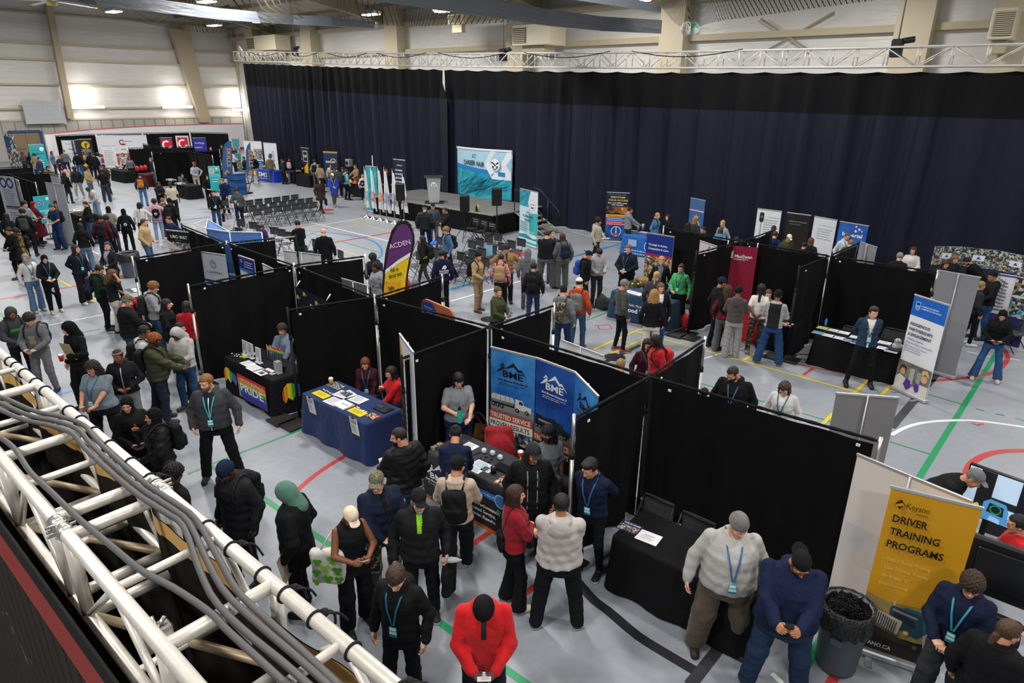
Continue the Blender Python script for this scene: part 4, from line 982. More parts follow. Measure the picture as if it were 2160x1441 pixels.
def drape(a,b,label,bare=0.0,seed=0,clips=1):
 A,B=PT[a],PT[b];hp=A[2];A=np.array([A[0],A[1],0]);B=np.array([B[0],B[1],0]);d=B-A;L=np.linalg.norm(d);d/=L;n=np.array([-d[1],d[0],0])
 t=empty('booth_drape',(A+B)/2,label,'drape','black drape walls of the booths')
 bar=M('#b9b7b2',.4,metal=.5)if bare else BLACK
 MB().tube([A+d*.03+[0,0,hp],B-d*.03+[0,0,hp]],.018,bar,8).build('crossbar',t)
 r=np.random.RandomState(int(abs(A[0]*97+A[1]*31+B[0]*17))%9999)
 n_=max(20,int(L/.035));s=np.linspace(.06,L*(1-bare)-.06,n_);ph=np.cumsum(r.uniform(.12,.5,n_));ph2=np.cumsum(r.uniform(.03,.12,n_))
 G=[]
 def row(z,amp,sw):return[A+d*(q+.03*sw*math.sin(ph2[i]))+n*(amp*math.sin(ph[i])+amp*.45*math.sin(ph2[i]*1.7))+[0,0,z]for i,q in enumerate(s)]
 for z,amp in((hp-.05,.012),(hp-.35,.016),(hp-1.0,.03),(.9,.042),(.35,.052),(.03,.06)):G.append(row(z,amp,1-z/hp))
 MB().grid(G,DRAPE).build('cloth',t)
 K=[]
 for k in range(9):
  an=2*math.pi*k/8;K.append([A+d*q+n*((.021+.003*math.sin(ph[i]*3))*math.cos(an))+[0,0,hp+.002+(.021+.003*math.sin(ph[i]*3.3))*math.sin(an)]for i,q in enumerate(s)])
 MB().grid(K,M('#121215',.8,'cloth')).build('rod_pocket',t)
 if clips:
  mb=MB();side=n if n@np.array([A[0],A[1],0])<0 else-n
  for q in((.12,)if clips==1 else(.12,.93)):mb.box(A+d*L*q+side*.075+[0,0,hp-.08],(.022,.004,.016),M('#e8e8e8',.5),[d,n,(0,0,1)]).build('tag',t);mb=MB()
 return t
for k,lab,sv in(('A','silver drape post at the open end of the wing beside the careers banner',1),('B','drape post where three drapes meet left of the career institute banner',1),('C','silver drape post at the open end of the wing next to the red hooded jacket',1),('D','silver drape post at the corner behind the bison pattern banner',1),('E','black drape post between the rainbow table and the navy table',0),('F','silver drape post at the corner behind the two seated women',1),('G','black drape post at the corner left of the truck company banners',0),('H','black drape post at the wing end behind the leaning yellow banner',0),('I','drape post where four black drapes meet at the centre of the front rows',0),('J','silver drape post at the wing end beside the man in the navy sweater',1),('K','silver drape post at the free wing end near the yellow court line',1),('L','tall silver drape post at the right end of the longest front drape',1),('M','silver drape post at the wing end beside the man with the camouflage backpack',1),('N','silver drape post at the wing end right of the purple and yellow flag',1),('O','silver drape post beside the two youths left of the purple flag',1),('P','black drape post at the wing end left of the maroon university banner',0),('Q','black drape post at the corner above the maroon university banner',0),('R','black drape post at the wing end right of the maroon banner booth',0),('S','silver drape post at the corner behind the denim jacket man',1),('T','silver drape post beside the tall grey banner backs',1),('U','silver drape post behind the firefighter banner',1),('Ba','drape post beside the black topped builder banner',0),('Bb','slim drape post at the bare end of the pipe below the man in black',0),('Qa','drape post behind the three survey banners',0),('Sa','drape post by the small grey banner back',0),('fd','silver drape post beside the white panel on the far left',1),('ff','silver drape post beside the infinity banners',1),('ge','silver drape post at the front corner of the far booth with a laptop',1),('gf','drape post left of the blue feather flag',1),('gg','silver drape post behind the teal sign',1),('ga','silver drape post beside the orange backpack',1)):
 post(k,lab,sv,k in 'EPR')
for a,b,lab,bare in(('A','B','black drape wing behind the careers banner',0),('B','D','black drape behind the white and blue management banner',0),('C','D','black drape wing behind the rainbow table',0),('D','F','black drape with the bison pattern banner hung on it',0),('E','F','black drape wing between the rainbow table and the navy table',0),('F','G','black drape wall behind the two seated women',0),('H','G','black drape wing behind the woman holding a teal bottle',0),('G','I','black drape wall behind the blue truck banners',0),('J','I','black drape wing behind the man in the navy sweater',0),('I','L','longest black drape, behind the bare black table',0),('I','K','black drape wing rising towards the free silver post',0),('G','M','black drape wing in front of the olive sweater woman',0),('F','N','black drape wing in front of the purple and yellow flag',0),('D','O','short black drape wing left of the two youths',0),('Ba','B','black drape running from the blue folded canopy to the careers corner',0),('B','Bb','black drape on a pipe whose right end is bare',.28),('P','Q','black drape wing left of the maroon banner',0),('Q','S','black drape wall with the maroon banner hung on it',0),('U','Q','black drape wall behind the firefighter banner',0),('R','S','black drape wing between the maroon booth and the denim jacket man',0),('S','T','black drape wall behind the denim jacket man',0),('Q','Qa','black drape wing below the survey banners',0),('S','Sa','short black drape wing beside the blue banner with stars',0),('fa','fb','black drape at the far left, the one farthest from the camera',0),('fc','fd','black drape at the far left behind the tall white panel',0),('fe','ff','black drape wing beside the infinity banners',0),('ga','gb','black drape beyond the diagonal wing of the far booths',0),('gc','gg','long diagonal black drape wing of the far booths',0),('ge','gf','black drape behind the far table with a laptop',0),('ha','hb','tall black drape against the white boards behind the yellow circle banner',0),('hb','hc','tall black drape behind the wide white banner',0),('hc','hd','tall black drape behind the red and white emblem banners',0),('hd','he','tall black drape behind the purple script banner',0)):
 drape(a,b,lab,bare,clips=2 if a in 'AIBC' else 1)
def printed(mb,org,ax,ay,w,h,elems,n,lift=.0015):
 """a printed face: each element lies a hair in front of the one before"""
 k=0
 for e in elems:
  k+=1;o=org+n*lift*k
  P=lambda u,v:o+ax*(u*w)+ay*(v*h)
  if e[0]=='r':mb.poly([P(e[1],e[2]),P(e[3],e[2]),P(e[3],e[4]),P(e[1],e[4])],e[5]if not isinstance(e[5],str)else M(e[5],.5))
  elif e[0]=='p':mb.poly([P(*q)for q in e[1]],e[2]if not isinstance(e[2],str)else M(e[2],.5))
  elif e[0]=='d':
   sx=e[5]if len(e)>5 else 1
   mb.poly([o+ax*(e[1]*w+e[3]*w*sx*math.cos(t))+ay*(e[2]*h+e[3]*w*math.sin(t))for t in np.linspace(0,2*math.pi,25)[:-1]],e[4]if not isinstance(e[4],str)else M(e[4],.5))
  elif e[0]=='o':
   cx,cy_,r,th=e[1:5];pts=[(math.cos(t),math.sin(t))for t in np.linspace(e[6]if len(e)>6 else 0,e[7]if len(e)>7 else 2*math.pi,33)]
   mb.grid([[o+ax*(cx*w+(r-th)*w*a)+ay*(cy_*h+(r-th)*w*b)for a,b in pts],[o+ax*(cx*w+r*w*a)+ay*(cy_*h+r*w*b)for a,b in pts]],M(e[5],.5),False)
  elif e[0]=='t':
   put_text(mb,e[5],P(e[1],e[3]),ax,ay,(e[2]-e[1])*w,e[4],M(e[6],.5),len(e)>7,n)
  elif e[0]=='l':
   _,u0,u1,v1,v0,nl,c=e;r=np.random.RandomState(nl*7+int(u0*50))
   for i in range(nl):
    v=v1-(v1-v0)*i/max(1,nl-1);u=u0;ue=u0+(u1-u0)*r.uniform(.7,1.0);hh=(v1-v0)/max(1,nl)*.28
    while u<ue-.01:
     q=min(ue,u+r.uniform(.03,.10));mb.poly([P(u,v-hh),P(q,v-hh),P(q,v+hh),P(u,v+hh)],M(c,.5));u=q+.02
def face_dir(A,B):
 d=B-A;d[2]=0;L=np.linalg.norm(d);d=d/L;n=np.array([d[1],-d[0],0])
 if n@((A+B)/2*np.array([1,1,0]))>0:n=-n
 return d,n,L
BW={}
def banner(tl,tr,h,label,bg,elems=(),base='#b9bbbe',back=False,width=None,z0=.07,cat='banner',group='pull-up banners of the booths',pole=True,name='roll_up_banner'):
 A,B=at(*tl,h),at(*tr,h);d,n,L=face_dir(A.copy(),B.copy())
 if width:c=(A+B)/2;A=c-d*width/2;B=c+d*width/2;L=width
 BW[label]=L
 ax=d if np.cross(d,(0,0,1))@n>0 else-d
 org=np.array([*(A if ax@d>0 else B)[:2],z0]);up=np.array([0,0,1.]);H=h-z0
 c=(A+B)/2;c=np.array([c[0],c[1],0]);t=empty(name,c,label,cat,group)
 AX=[ax,n,up]
 mb=MB();mb.box(org+ax*L/2+up*H/2,(L/2,.006,H/2),bg if not isinstance(bg,str)else M(bg,.5),AX)
 printed(mb,org+n*.0065,ax,up,L,H,elems,n);mb.build('printed_panel',t)
 mb=MB();mb.rbox(org+ax*L/2+up*(H+.012),(L/2+.012,.014,.018),.008,M('#c2c3c5',.35,metal=.6),AX);mb.build('top_rail',t)
 mb=MB();mb.rbox(c+up*.045,(L/2+.03,.075,.04),.03,M(base,.35,metal=.5),AX);mb.build('base',t)
 for s in(-1,1):MB().box(c+ax*s*L*.3+n*.11+up*.008,(.03,.12,.008),M('#9c9ea1',.4,metal=.5),AX).build('foot',t)
 if pole:
  s=1 if back else-1
  MB().tube([c+n*s*.03+up*.06,c+n*s*.03+up*(h+.02)],.011,M('#b5b7b9',.35,metal=.6),8).build('pole',t)
 return t
PH=lambda a,b,s=9:M(a,.5,'photo',col2=b,scale=s*1.8)
MX=lambda a,b,s=3:M(a,.5,'mix',col2=b,scale=s)
def truck(x,y,s,body='#20262c',cab='#2c5a66',tank=True,r=1.0):
 k=r
 E=[('r',x,y+.10*s*k,x+.62*s,y+.13*s*k,'#15171a')]
 if tank:E+=[('p',[(x+a*s,y+b*s*k)for a,b in((.02,.14),(-.01,.19),(-.01,.27),(.02,.32),(.53,.32),(.57,.27),(.57,.19),(.54,.14))],'#c9ccd0'),('p',[(x+a*s,y+b*s*k)for a,b in((.02,.14),(-.01,.20),(.57,.20),(.54,.14))],'#6f757b')]+[('r',x+q*s,y+.14*s*k,x+(q+.012)*s,y+.32*s*k,'#8a9096')for q in(.1,.22,.34,.46)]
 else:E+=[('p',[(x,y+.14*s*k),(x+.03*s,y+.34*s*k),(x+.30*s,y+.31*s*k),(x+.58*s,y+.36*s*k),(x+.58*s,y+.14*s*k)],body),('r',x+.10*s,y+.20*s*k,x+.5*s,y+.25*s*k,'#8a9096')]
 E+=[('p',[(x+.60*s,y+.10*s*k),(x+.60*s,y+.32*s*k),(x+.78*s,y+.31*s*k),(x+.83*s,y+.22*s*k),(x+1.0*s,y+.20*s*k),(x+1.0*s,y+.08*s*k)],'#d8dadd' if tank else body),('p',[(x+.70*s,y+.22*s*k),(x+.70*s,y+.29*s*k),(x+.77*s,y+.29*s*k),(x+.81*s,y+.22*s*k)],'#2c3338')]
 for q in(.05,.16,.27,.66,.90):E+=[('d',x+q*s,y+.09*s*k,.045*s,'#0d0e10'),('d',x+q*s,y+.09*s*k,.022*s,'#9b9fa3')]
 return E
def peaks(x,y,w,h,c):return[('p',[(x+a*w,y+b*h)for a,b in q],c)for q in([(0,0),(.22,.62),(.30,.48),(.16,.2)],[(.26,.35),(.55,1.0),(.72,.55),(.80,.6),(1,.0),(.80,.42),(.70,.34),(.56,.70)],[(.10,.5),(.22,.85),(.30,.62),(.22,.66)])]
bme=lambda c:peaks(.12,.80,.72,.115,c)+[('t',.28,.74,.775,.115,'BME',c,1),('t',.18,.84,.735,.035,'Birch Mountain Enterprises LP',c,1),('l',.2,.82,.715,.70,2,c)]
skyB=MX('#1b62b4','#4a9add',1.2)
banner((1036,734),(1130,757),1.98,'light blue truck banner on the left, reading trusted service proven results',skyB,bme('#10151c')+[('r',0,.45,1,.52,'#8c8a84')]+truck(.03,.47,.92,r=.45)+[('r',0,.375,1,.45,'#b5502a'),('t',.03,.95,.39,.085,'TRUSTED SERVICE','#f2ece6',1),('r',0,.30,1,.375,'#e9e6e0'),('t',.03,.93,.315,.085,'PROVEN RESULTS','#1a1a1c',1),('r',0,.18,.62,.30,PH('#8a5a2c','#d0a060',14)),('r',.64,.18,1,.30,PH('#5f88b8','#2c333c',14)),('r',0,0,1,.18,'#1c1d1f'),('t',.60,.86,.135,.035,'Hydrovac','#d8d8d8'),('t',.60,.86,.105,.035,'Steaming','#d8d8d8'),('t',.60,.86,.075,.035,'+ Fueling','#d8d8d8')])
banner((1132,757),(1213,787),1.98,'deep blue truck banner in the middle with white mountain logo',MX('#12388a','#2a6cc4',1.0),bme('#eef2f6')+[('r',0,.36,1,.44,'#7d7368')]+truck(.02,.39,.93,tank=False,r=.45)+[('r',0,.29,1,.365,'#b5502a'),('t',.03,.97,.305,.085,'TRUSTED SERVICE','#f2ece6',1),('r',0,.215,1,.29,'#26272a'),('t',.03,.97,.23,.085,'PROVEN RESULTS','#e8e8e8',1),('r',0,0,1,.215,'#141517')])
banner((1214,788),(1262,838),1.98,'bright blue truck banner on the right, turned away at an angle',skyB,bme('#10151c')+[('l',.1,.9,.62,.55,3,'#103a70'),('r',0,.36,1,.42,'#7d7368')]+truck(.05,.39,.9,r=.4)+[('r',0,.28,1,.36,'#b5502a'),('r',0,0,1,.28,'#1c1d1f')])
ORG='#d49a16'
def big_truck():
 E=[('r',0,.08,1,.36,MX('#b59a4c','#8a7a58',1.2)),('p',[(0,.36),(.3,.335),(1,.37),(1,.36)],ORG),('r',0,0,1,.13,'#17130f'),('p',[(0,.10),(.2,.14),(.6,.12),(.9,.15),(1,.11),(1,0),(0,0)],'#1d1812')]
 E+=[('r',.345,.25,.37,.355,'#b9b6ae'),('r',.80,.235,.835,.345,'#b9b6ae'),('p',[(.32,.30),(.34,.325),(.72,.312),(.78,.27),(.78,.20),(.70,.16),(.34,.20)],'#1f4654'),('p',[(.46,.318),(.50,.335),(.76,.33),(.86,.30),(.86,.2),(.76,.2),(.72,.31)],'#29606c'),('p',[(.34,.297),(.36,.310),(.66,.29),(.66,.278)],'#9c8a80'),('p',[(.38,.245),(.38,.285),(.62,.265),(.66,.225)],'#16242c'),('p',[(.16,.19),(.19,.275),(.50,.245),(.47,.15)],'#c3b8a6')]
 for k in range(9):E.append(('p',[(.20+k*.028,.265-k*.0035),(.212+k*.028,.264-k*.0035),(.200+k*.028,.185-k*.004),(.188+k*.028,.186-k*.004)],'#3a3a3a'))
 E+=[('d',.56,.185,.045,'#8f7c4a'),('d',.56,.185,.028,'#e8cf7a'),('p',[(.14,.185),(.50,.14),(.66,.13),(.66,.105),(.50,.105),(.14,.145)],'#2a211e'),('p',[(.76,.2),(.92,.29),(.95,.26),(.95,.13),(.80,.11)],'#a8a49a'),('d',.70,.115,.06,'#121214'),('d',.70,.115,.03,'#55524c'),('d',.86,.125,.045,'#121214')]
 return E
banner((1880.6,1029),(2072,1075),2.08,'orange banner reading driver training programs with a truck picture',ORG,big_truck()+[('p',[(.08,.935),(.135,.962),(.19,.935),(.135,.905)],'#2a1a08'),('p',[(.085,.93),(.16,.945),(.18,.93),(.10,.918)],ORG),('t',.21,.47,.918,.072,'Keyano','#3a2408'),('t',.33,.46,.898,.018,'COLLEGE','#3a2408',1),('t',.09,.49,.83,.085,'DRIVER','#1c1408',1),('t',.09,.66,.755,.085,'TRAINING','#1c1408',1),('t',.09,.74,.68,.085,'PROGRAMS','#1c1408',1),('t',.09,.64,.60,.043,'- Class 1 Driver Training','#e8c470'),('t',.09,.64,.55,.043,'- Class 3 Driver Training','#e8c470'),('t',.09,.45,.50,.043,'- Air Brakes "Q"','#e8c470'),('t',.11,.45,.45,.043,'Endorsement','#e8c470'),('t',.02,.44,.055,.05,'KEYANO.CA','#d8d4cc',1)])
banner((1843,975),(2007,1043),1.97,'plain white banner seen from behind, next to the orange driver banner','#e2dcd8',[('r',.03,.3,.5,.55,MX('#e2dcd8','#c8d0d8',2))],back=True,width=1.15)
banner((1764,831),(1896,841),2.0,'grey banner back standing alone on the open floor','#7e7d80',back=True)
banner((1930,623),(2003,646),2.05,'white and blue banner reading indigenous partnerships and engagement','#e4e4e8',[('r',0,.80,1,1,'#1a5fc0'),('p',[(0,.80),(1,.80),(1,.79),(0,.805)],'#1a5fc0'),('p',[(.10,.95),(.24,.95),(.24,.88),(.17,.855),(.10,.88)],'#8fc0ea'),('p',[(.12,.94),(.22,.94),(.22,.915),(.12,.915)],'#20305c'),('p',[(.12,.89),(.17,.91),(.22,.885),(.17,.865)],'#3f8fd8'),('t',.28,.78,.91,.028,'A LEADING POLYTECHNIC','#e8eef8',1),('t',.28,.86,.885,.028,'COMMITTED TO YOUR SUCCESS','#e8eef8',1),('t',.07,.66,.70,.062,'INDIGENOUS','#241c4a',1),('t',.07,.77,.645,.062,'PARTNERSHIPS','#241c4a',1),('t',.07,.77,.59,.062,'& ENGAGEMENT','#241c4a',1),('t',.07,.58,.545,.042,'Walking together','#4a5a9c'),('t',.07,.86,.508,.042,'empowering communities','#4a5a9c'),('l',.07,.72,.48,.43,3,'#a8acc4'),('l',.07,.4,.40,.40,1,'#6a78b4'),('r',0,0,1,.31,MX('#5f5c50','#8f8f84',2)),('p',[(.0,0),(0,.12),(.12,.16),(.32,.13),(.5,.06),(.75,.13),(1,.13),(1,0)],'#d9d4cd'),('d',.19,.20,.085,'#c79a78',1),('p',[(.08,.17),(.10,.26),(.20,.275),(.29,.25),(.28,.17),(.24,.24),(.14,.24)],'#3a241a'),('d',.84,.20,.10,'#d9a486'),('p',[(.72,.23),(.76,.29),(.9,.30),(.98,.24),(.94,.23),(.86,.26),(.76,.23)],'#d8b070'),('p',[(.40,.10),(.40,.26),(.54,.27),(.54,.10)],'#a8b0a8'),('p',[(.62,.10),(.62,.25),(.76,.26),(.74,.10)],'#8f9890'),('p',[(.28,.07),(.34,.14),(.48,.13),(.50,.05),(.40,.02)],'#5a2c9c'),('p',[(.60,.08),(.62,.14),(.74,.12),(.76,.06),(.68,.03)],'#5a2c9c')])
banner((1981,572),(2068,587),2.28,'tall pair of grey banner backs beside the blue and white banner','#84848a',back=True)
banner((1365,492),(1422,501),2.0,'blue and red banner reading courage in action compassion in care','#e6e2de',[('r',0,.70,1,1,'#17318a'),('t',.10,.80,.83,.062,'Courage in Action.','#f2f2f4',1),('t',.10,.86,.77,.062,'Compassion in Care.','#f2f2f4',1),('r',0,.665,1,.70,'#c02030'),('r',0,.31,1,.665,PH('#7a5034','#c9a04c',13)),('r',0,0,1,.30,'#1a3a86'),('t',.2,.62,.22,.035,'Learn more','#d8def0'),('l',.15,.6,.19,.15,2,'#a8b4d8')])
banner((1281,406),(1328,408),2.05,'dark banner reading empower your future by the curtain','#161c38',[('l',.08,.95,.97,.955,2,'#3f8fc0'),('t',.18,.84,.895,.068,'EMPOWER','#f0c428',1),('t',.07,.95,.835,.068,'YOUR FUTURE','#f0c428',1),('t',.07,.93,.785,.048,'Earn over $90k a year','#f0f0f0',1),('t',.22,.76,.745,.048,'with benefits','#f0f0f0',1),('r',0,.56,1,.72,MX('#2a1c2a','#c07028',2)),('p',[(.0,.57),(.1,.60),(.3,.58),(.45,.61),(.7,.575),(1,.59),(1,.56),(0,.56)],'#14101a'),('d',.72,.68,.05,'#f0a838'),('r',0,.50,1,.56,'#e0a018'),('t',.08,.8,.515,.04,'FREE training for you','#3a2a08',1),('r',0,.42,1,.50,'#1f5fb8'),('l',.06,.92,.475,.44,2,'#e8eef8'),('r',0,.34,1,.42,'#c03040'),('l',.06,.92,.395,.36,2,'#f8e8e8'),('r',0,0,1,.34,MX('#14306c','#2464b0',2)),('d',.5,.215,.23,'#e0e6f0'),('d',.5,.215,.20,'#1a4a94'),('p',[(.47,.12),(.485,.29),(.5,.31),(.515,.29),(.53,.12)],'#e8e8ec'),('p',[(.36,.125),(.42,.17),(.58,.17),(.64,.125)],'#b8402a'),('r',0,0,1,.08,'#141a2c'),('l',.1,.9,.06,.02,3,'#8fa0c8')])
banner((1457.5,418),(1488,424),2.1,'slim blue police crest banner in front of the curtain','#3a64a0',[('r',0,.78,1,1,'#45689a'),('l',.03,.9,.815,.80,2,'#c83848'),('r',0,.785,1,.80,'#e8e2e2'),('o',.52,.52,.27,.08,'#d8b83c'),('d',.52,.52,.17,'#2f5590'),('d',.52,.52,.12,'#8a6a3c'),('p',[(.40,.645),(.36,.70),(.46,.69),(.52,.74),(.58,.69),(.68,.70),(.64,.645)],'#d8a83c'),('d',.52,.745,.03,'#b03038'),('p',[(.2,.40),(.52,.34),(.84,.40),(.84,.36),(.52,.30),(.2,.36)],'#d8c890')])
banner((1598.6,440.6),(1649,447),2.05,'white survey banner with a snowy bridge and measuring pole, leftmost of three','#d9dbe0',[('r',0,0,1,.45,MX('#5c6472','#c4c8d0',3)),('p',[(0,.42),(0,.50),(1,.34),(1,.30)],'#4a525e'),('p',[(0,.30),(0,.36),(.9,.24),(.9,.2)],'#6a7280'),('t',.46,.92,.87,.04,'SURVEYING','#9aa0aa'),('l',.34,.94,.83,.62,6,'#aeb3bc'),('r',.20,.25,.235,.80,'#8d939b'),('p',[(.13,.80),(.13,.93),(.16,.95),(.29,.95),(.31,.92),(.31,.80),(.22,.77)],'#23262b'),('d',.22,.875,.05,'#6a6f77')])
banner((1661,449),(1710.6,455.6),2.05,'black banner reading experts in your field between two white ones','#1d1a18',[('t',.12,.88,.86,.036,'EXPERTS IN YOUR FIELD','#b8b4ae'),('l',.18,.8,.825,.81,1,'#8a8680')])
banner((1718.5,457),(1766,465.5),2.05,'white geotechnical banner with snowy fir trees, rightmost of three','#d6d8de',[('r',0,0,1,.40,MX('#c2c7d0','#9aa2ae',2)),('t',.28,.90,.87,.036,'GEOTECHNICAL','#9aa0aa'),('l',.22,.92,.82,.66,5,'#aeb3bc')]+[('p',[(x-.09*s,y),(x,y+.34*s),(x+.09*s,y)],'#39434e')for x,y,s in((.1,.12,.8),(.25,.05,.9),(.45,.1,1.0),(.68,.03,1.2),(.9,.1,.9),(.04,.42,.6))])
banner((1772,468),(1832,478),2.05,'blue gradient banner with four white stars and a white word',MX('#2a6cc0','#1f3f9c',1.0),[('t',.16,.86,.80,.115,'Imperial','#f2f4f8',1)]+[('p',[(cx+r*(1 if k%2==0 else .42)*math.sin(k*math.pi/5),cy_+.45*r*(1 if k%2==0 else .42)*math.cos(k*math.pi/5))for k in range(10)],'#f2f4f8')for cx,cy_,r in((.60,.965,.05),(.72,.93,.06),(.61,.895,.065),(.82,.905,.04))]+[('r',0,0,1,.35,MX('#3fb0d0','#2a78c4',1.4))])
banner((1477,509),(1512,521),2.0,'pale pink banner half hidden behind the firefighter wing','#cfc4c6',[('o',.62,.93,.10,.04,'#3a4a7c',1.0,5.5)])
banner((1813,511),(1849.5,523),2.1,'small grey banner back right of the blue banner with stars','#8d8f96',back=True)
banner((1097,398),(1135,407),2.2,'teal and white career fair banner beside the stage steps','#bfe2ea',[('r',0,.70,.62,1,MX('#1a7c90','#2fa6b6',5)),('p',[(.62,1),(1,1),(1,.56),(.62,.56),(.48,.78)],'#dfe3ea'),('d',.72,.75,.155,'#aeb6c4'),('d',.72,.75,.14,'#e6ecf2'),('p',[(.61,.775),(.70,.765),(.70,.75),(.63,.755)],'#222633'),('p',[(.83,.775),(.74,.765),(.74,.75),(.81,.755)],'#222633'),('p',[(.63,.715),(.81,.715),(.77,.69),(.67,.69)],'#222633'),('p',[(.55,.58),(1,.62),(1,.0),(.62,0)],'#35b6bc'),('t',.40,.60,.585,.065,'ATC','#2a4a6c'),('t',.20,.78,.505,.085,'CAREER','#243c60',1),('t',.32,.64,.435,.085,'FAIR','#243c60',1),('l',.06,.5,.40,.25,5,'#5f86a0'),('t',.55,.85,.235,.045,'WALK','#f2f6f8',1),('l',.48,.88,.21,.16,3,'#e8f4f6'),('r',0,.03,1,.20,'#d8eef0'),('p',[(0,.16),(.4,.19),(.8,.13),(1,.15),(1,.1),(0,.1)],'#2a8f9c'),('r',0,.0,1,.055,'#35b6bc')])
banner((350,486),(398,491),2.0,'builder banner with black top and a slanted white lower part','#141416',[('t',.16,.50,.90,.085,'UBC','#f0f0f0',1),('t',.58,.90,.90,.085,'BUILT','#f0f0f0',1),('d',.535,.925,.03,'#7a2c28'),('t',.36,.62,.865,.02,'SINCE 1988','#c0a070'),('r',0,.55,1,.84,PH('#c98f52','#3f7fa0',12)),('p',[(0,.86),(0,0),(1,0),(1,.66)],'#d6cfd4'),('t',.10,.40,.765,.035,'HELP US','#b8907c'),('t',.08,.70,.70,.065,'BUILD AN','#b86a44',1),('t',.08,.74,.635,.065,'INDUSTRY','#2a2a30',1),('l',.1,.85,.4,.2,6,'#9a949c')])
banner((419.5,532),(475,540),2.0,'grey and navy careers banner with a round segmented logo','#b9bcc4',[('o',.50,.865,.13,.07,'#8d93a0',1.5,6.3),('p',[(.50,.868),(.50,.925),(.63,.87)],'#2f8fb8'),('t',.22,.80,.745,.055,'CAREERS','#2a3350'),('l',.28,.74,.72,.715,1,'#5a6480'),('r',0,0,1,.655,'#1c2f6c'),('l',.08,.92,.62,.55,3,'#c8d4f0')])
banner((475,516),(484,517),2.1,'narrow blue banner seen almost edge-on left of the management banner','#3a5f94',[('l',.1,.9,.62,.3,7,'#c8d8ea')],width=.5)
banner((503,540),(536,551),2.0,'purple blue and yellow management banner with white lettering','#e0e2ea',[('r',0,.85,1,1,'#33338c'),('o',.16,.95,.05,.02,'#d8dcf0'),('l',.35,.95,.95,.89,3,'#e8e8f6'),('p',[(0,.86),(1,.85),(1,.80),(0,.83)],'#2f86c8'),('t',.3,.75,.755,.05,'Aspire','#4a5a86'),('p',[(0,.75),(.5,.715),(1,.74),(1,0),(0,0)],'#d8c82c')])
banner((554,558),(576,569),1.95,'plain white banner top just showing above the rainbow booth drape','#dcdde2')
banner((598,530),(676,539),1.55,'wide white banner backs standing behind the bare pipe','#cfd1d6',back=True)
banner((721,589),(773,604),1.9,'grey banner back left of the two youths','#6e7074',back=True)
banner((843,706),(872,746),2.25,'white and orange banner leaning edge-on behind the woman in red','#d6dbe2',[('p',[(0,1),(0,.72),(.30,.80),(.12,.9)],'#e09a20'),('o',.5,.86,.12,.05,'#c9882a'),('t',.42,.8,.80,.04,'Keyano','#5a6878'),('l',.1,.9,.6,.3,7,'#a0a8b4'),('p',[(0,.12),(1,.22),(1,.1),(0,0)],'#e09a20')],width=.85)
banner((1184,718.6),(1272,752),1.05,'low white banner back behind the drape of the truck booth','#dcdcde',back=True)
banner((681.5,320),(711,321.5),2.27,'navy banner with orange top edge and a rising sun arc','#1f3050',[('r',0,.97,1,1,'#c98a4a'),('t',.14,.80,.70,.12,'SUNCOR','#f0f0f2',1),('o',.68,.72,.22,.05,'#e0b030',0,3.2)])
banner((634,311),(651,313.5),2.35,'narrow black and yellow machine dealer banner','#17171a',[('r',.22,.62,.78,.92,'#c8c8c8'),('r',.27,.64,.73,.90,'#17171a'),('t',.30,.70,.74,.16,'CAT','#f0f0f0',1),('p',[(.25,.45),(.75,.62),(.75,.3),(.25,.3)],'#d8a81c')])
banner((555,301),(582.5,303),2.4,'white banner with blue upright letters by the curtain end','#dfe1e6',[('p',[(.40,.55),(.56,.55),(.56,.70),(.40,.70)],'#2436a0'),('t',.28,.62,.62,.13,'SMS','#2436a0',1),('l',.62,.8,.75,.5,6,'#5a68b8')])
banner((534,298),(551,299),2.4,'white banner with a dark photograph and blue foot','#e2e3e6',[('t',.3,.8,.93,.03,'EMPLOY','#30343c'),('r',0,.45,1,.78,PH('#6c7480','#c0c4cc',10)),('r',0,0,1,.42,'#2a57a8'),('l',.15,.85,.36,.2,4,'#b8c8e8')])
banner((513,297),(533.5,298),2.4,'pale banner partly behind the second feather flag','#dddfe2',[('r',.4,.3,.9,.7,PH('#c9a890','#a03838',10))])
banner((489,293),(503.5,293.4),2.5,'tall tan and teal mosaic banner behind the first feather flag',PH('#b08a58','#2a8088',4),[('r',0,.78,1,1,'#3f8f98'),('r',0,.40,1,.58,'#2f7f8c')])
for(x0,x1,y,lab)in((336,363,291,'navy edged banner with red emblem, left of the emblem pair'),(368,398.5,287,'white edged banner with red emblem, right of the emblem pair')):
 banner((x0,y),(x1,y),2.3 if x0<350 else 2.46,lab,'#1c2450' if x0<350 else '#e4e2e6',[('r',.1,.60,.93,.96,'#c82038'),('o',.5,.76,.36,.13,'#eeeef2',.8,6.0),('p',[(.42,.72),(.72,.90),(.86,.84),(.56,.66)],'#c82038'),('l',.2,.8,.5,.3,5,'#8088a8')],width=.95)
banner((405,291),(434,291),2.3,'purple banner with white script lettering',MX('#2a2a80','#3a34a0',2),[('t',.12,.84,.80,.13,'We Pledge','#e4e4f4'),('t',.08,.66,.66,.13,'Respect','#e4e4f4'),('l',.3,.7,.5,.4,4,'#a8a8dc')],width=1.0)
banner((131,296.5),(153,296.5),2.3,'white banner with small black words at the far booths','#dcdee2',[('t',.3,.75,.88,.06,'ESS','#3a3d46'),('t',.38,.88,.70,.10,'TEAM','#26282e',1),('l',.2,.85,.6,.3,6,'#b0b4bc')],width=.85)
banner((153,296.5),(163.5,295.5),2.3,'dark navy banner between the white and the yellow circle banners','#26264c',width=.85)
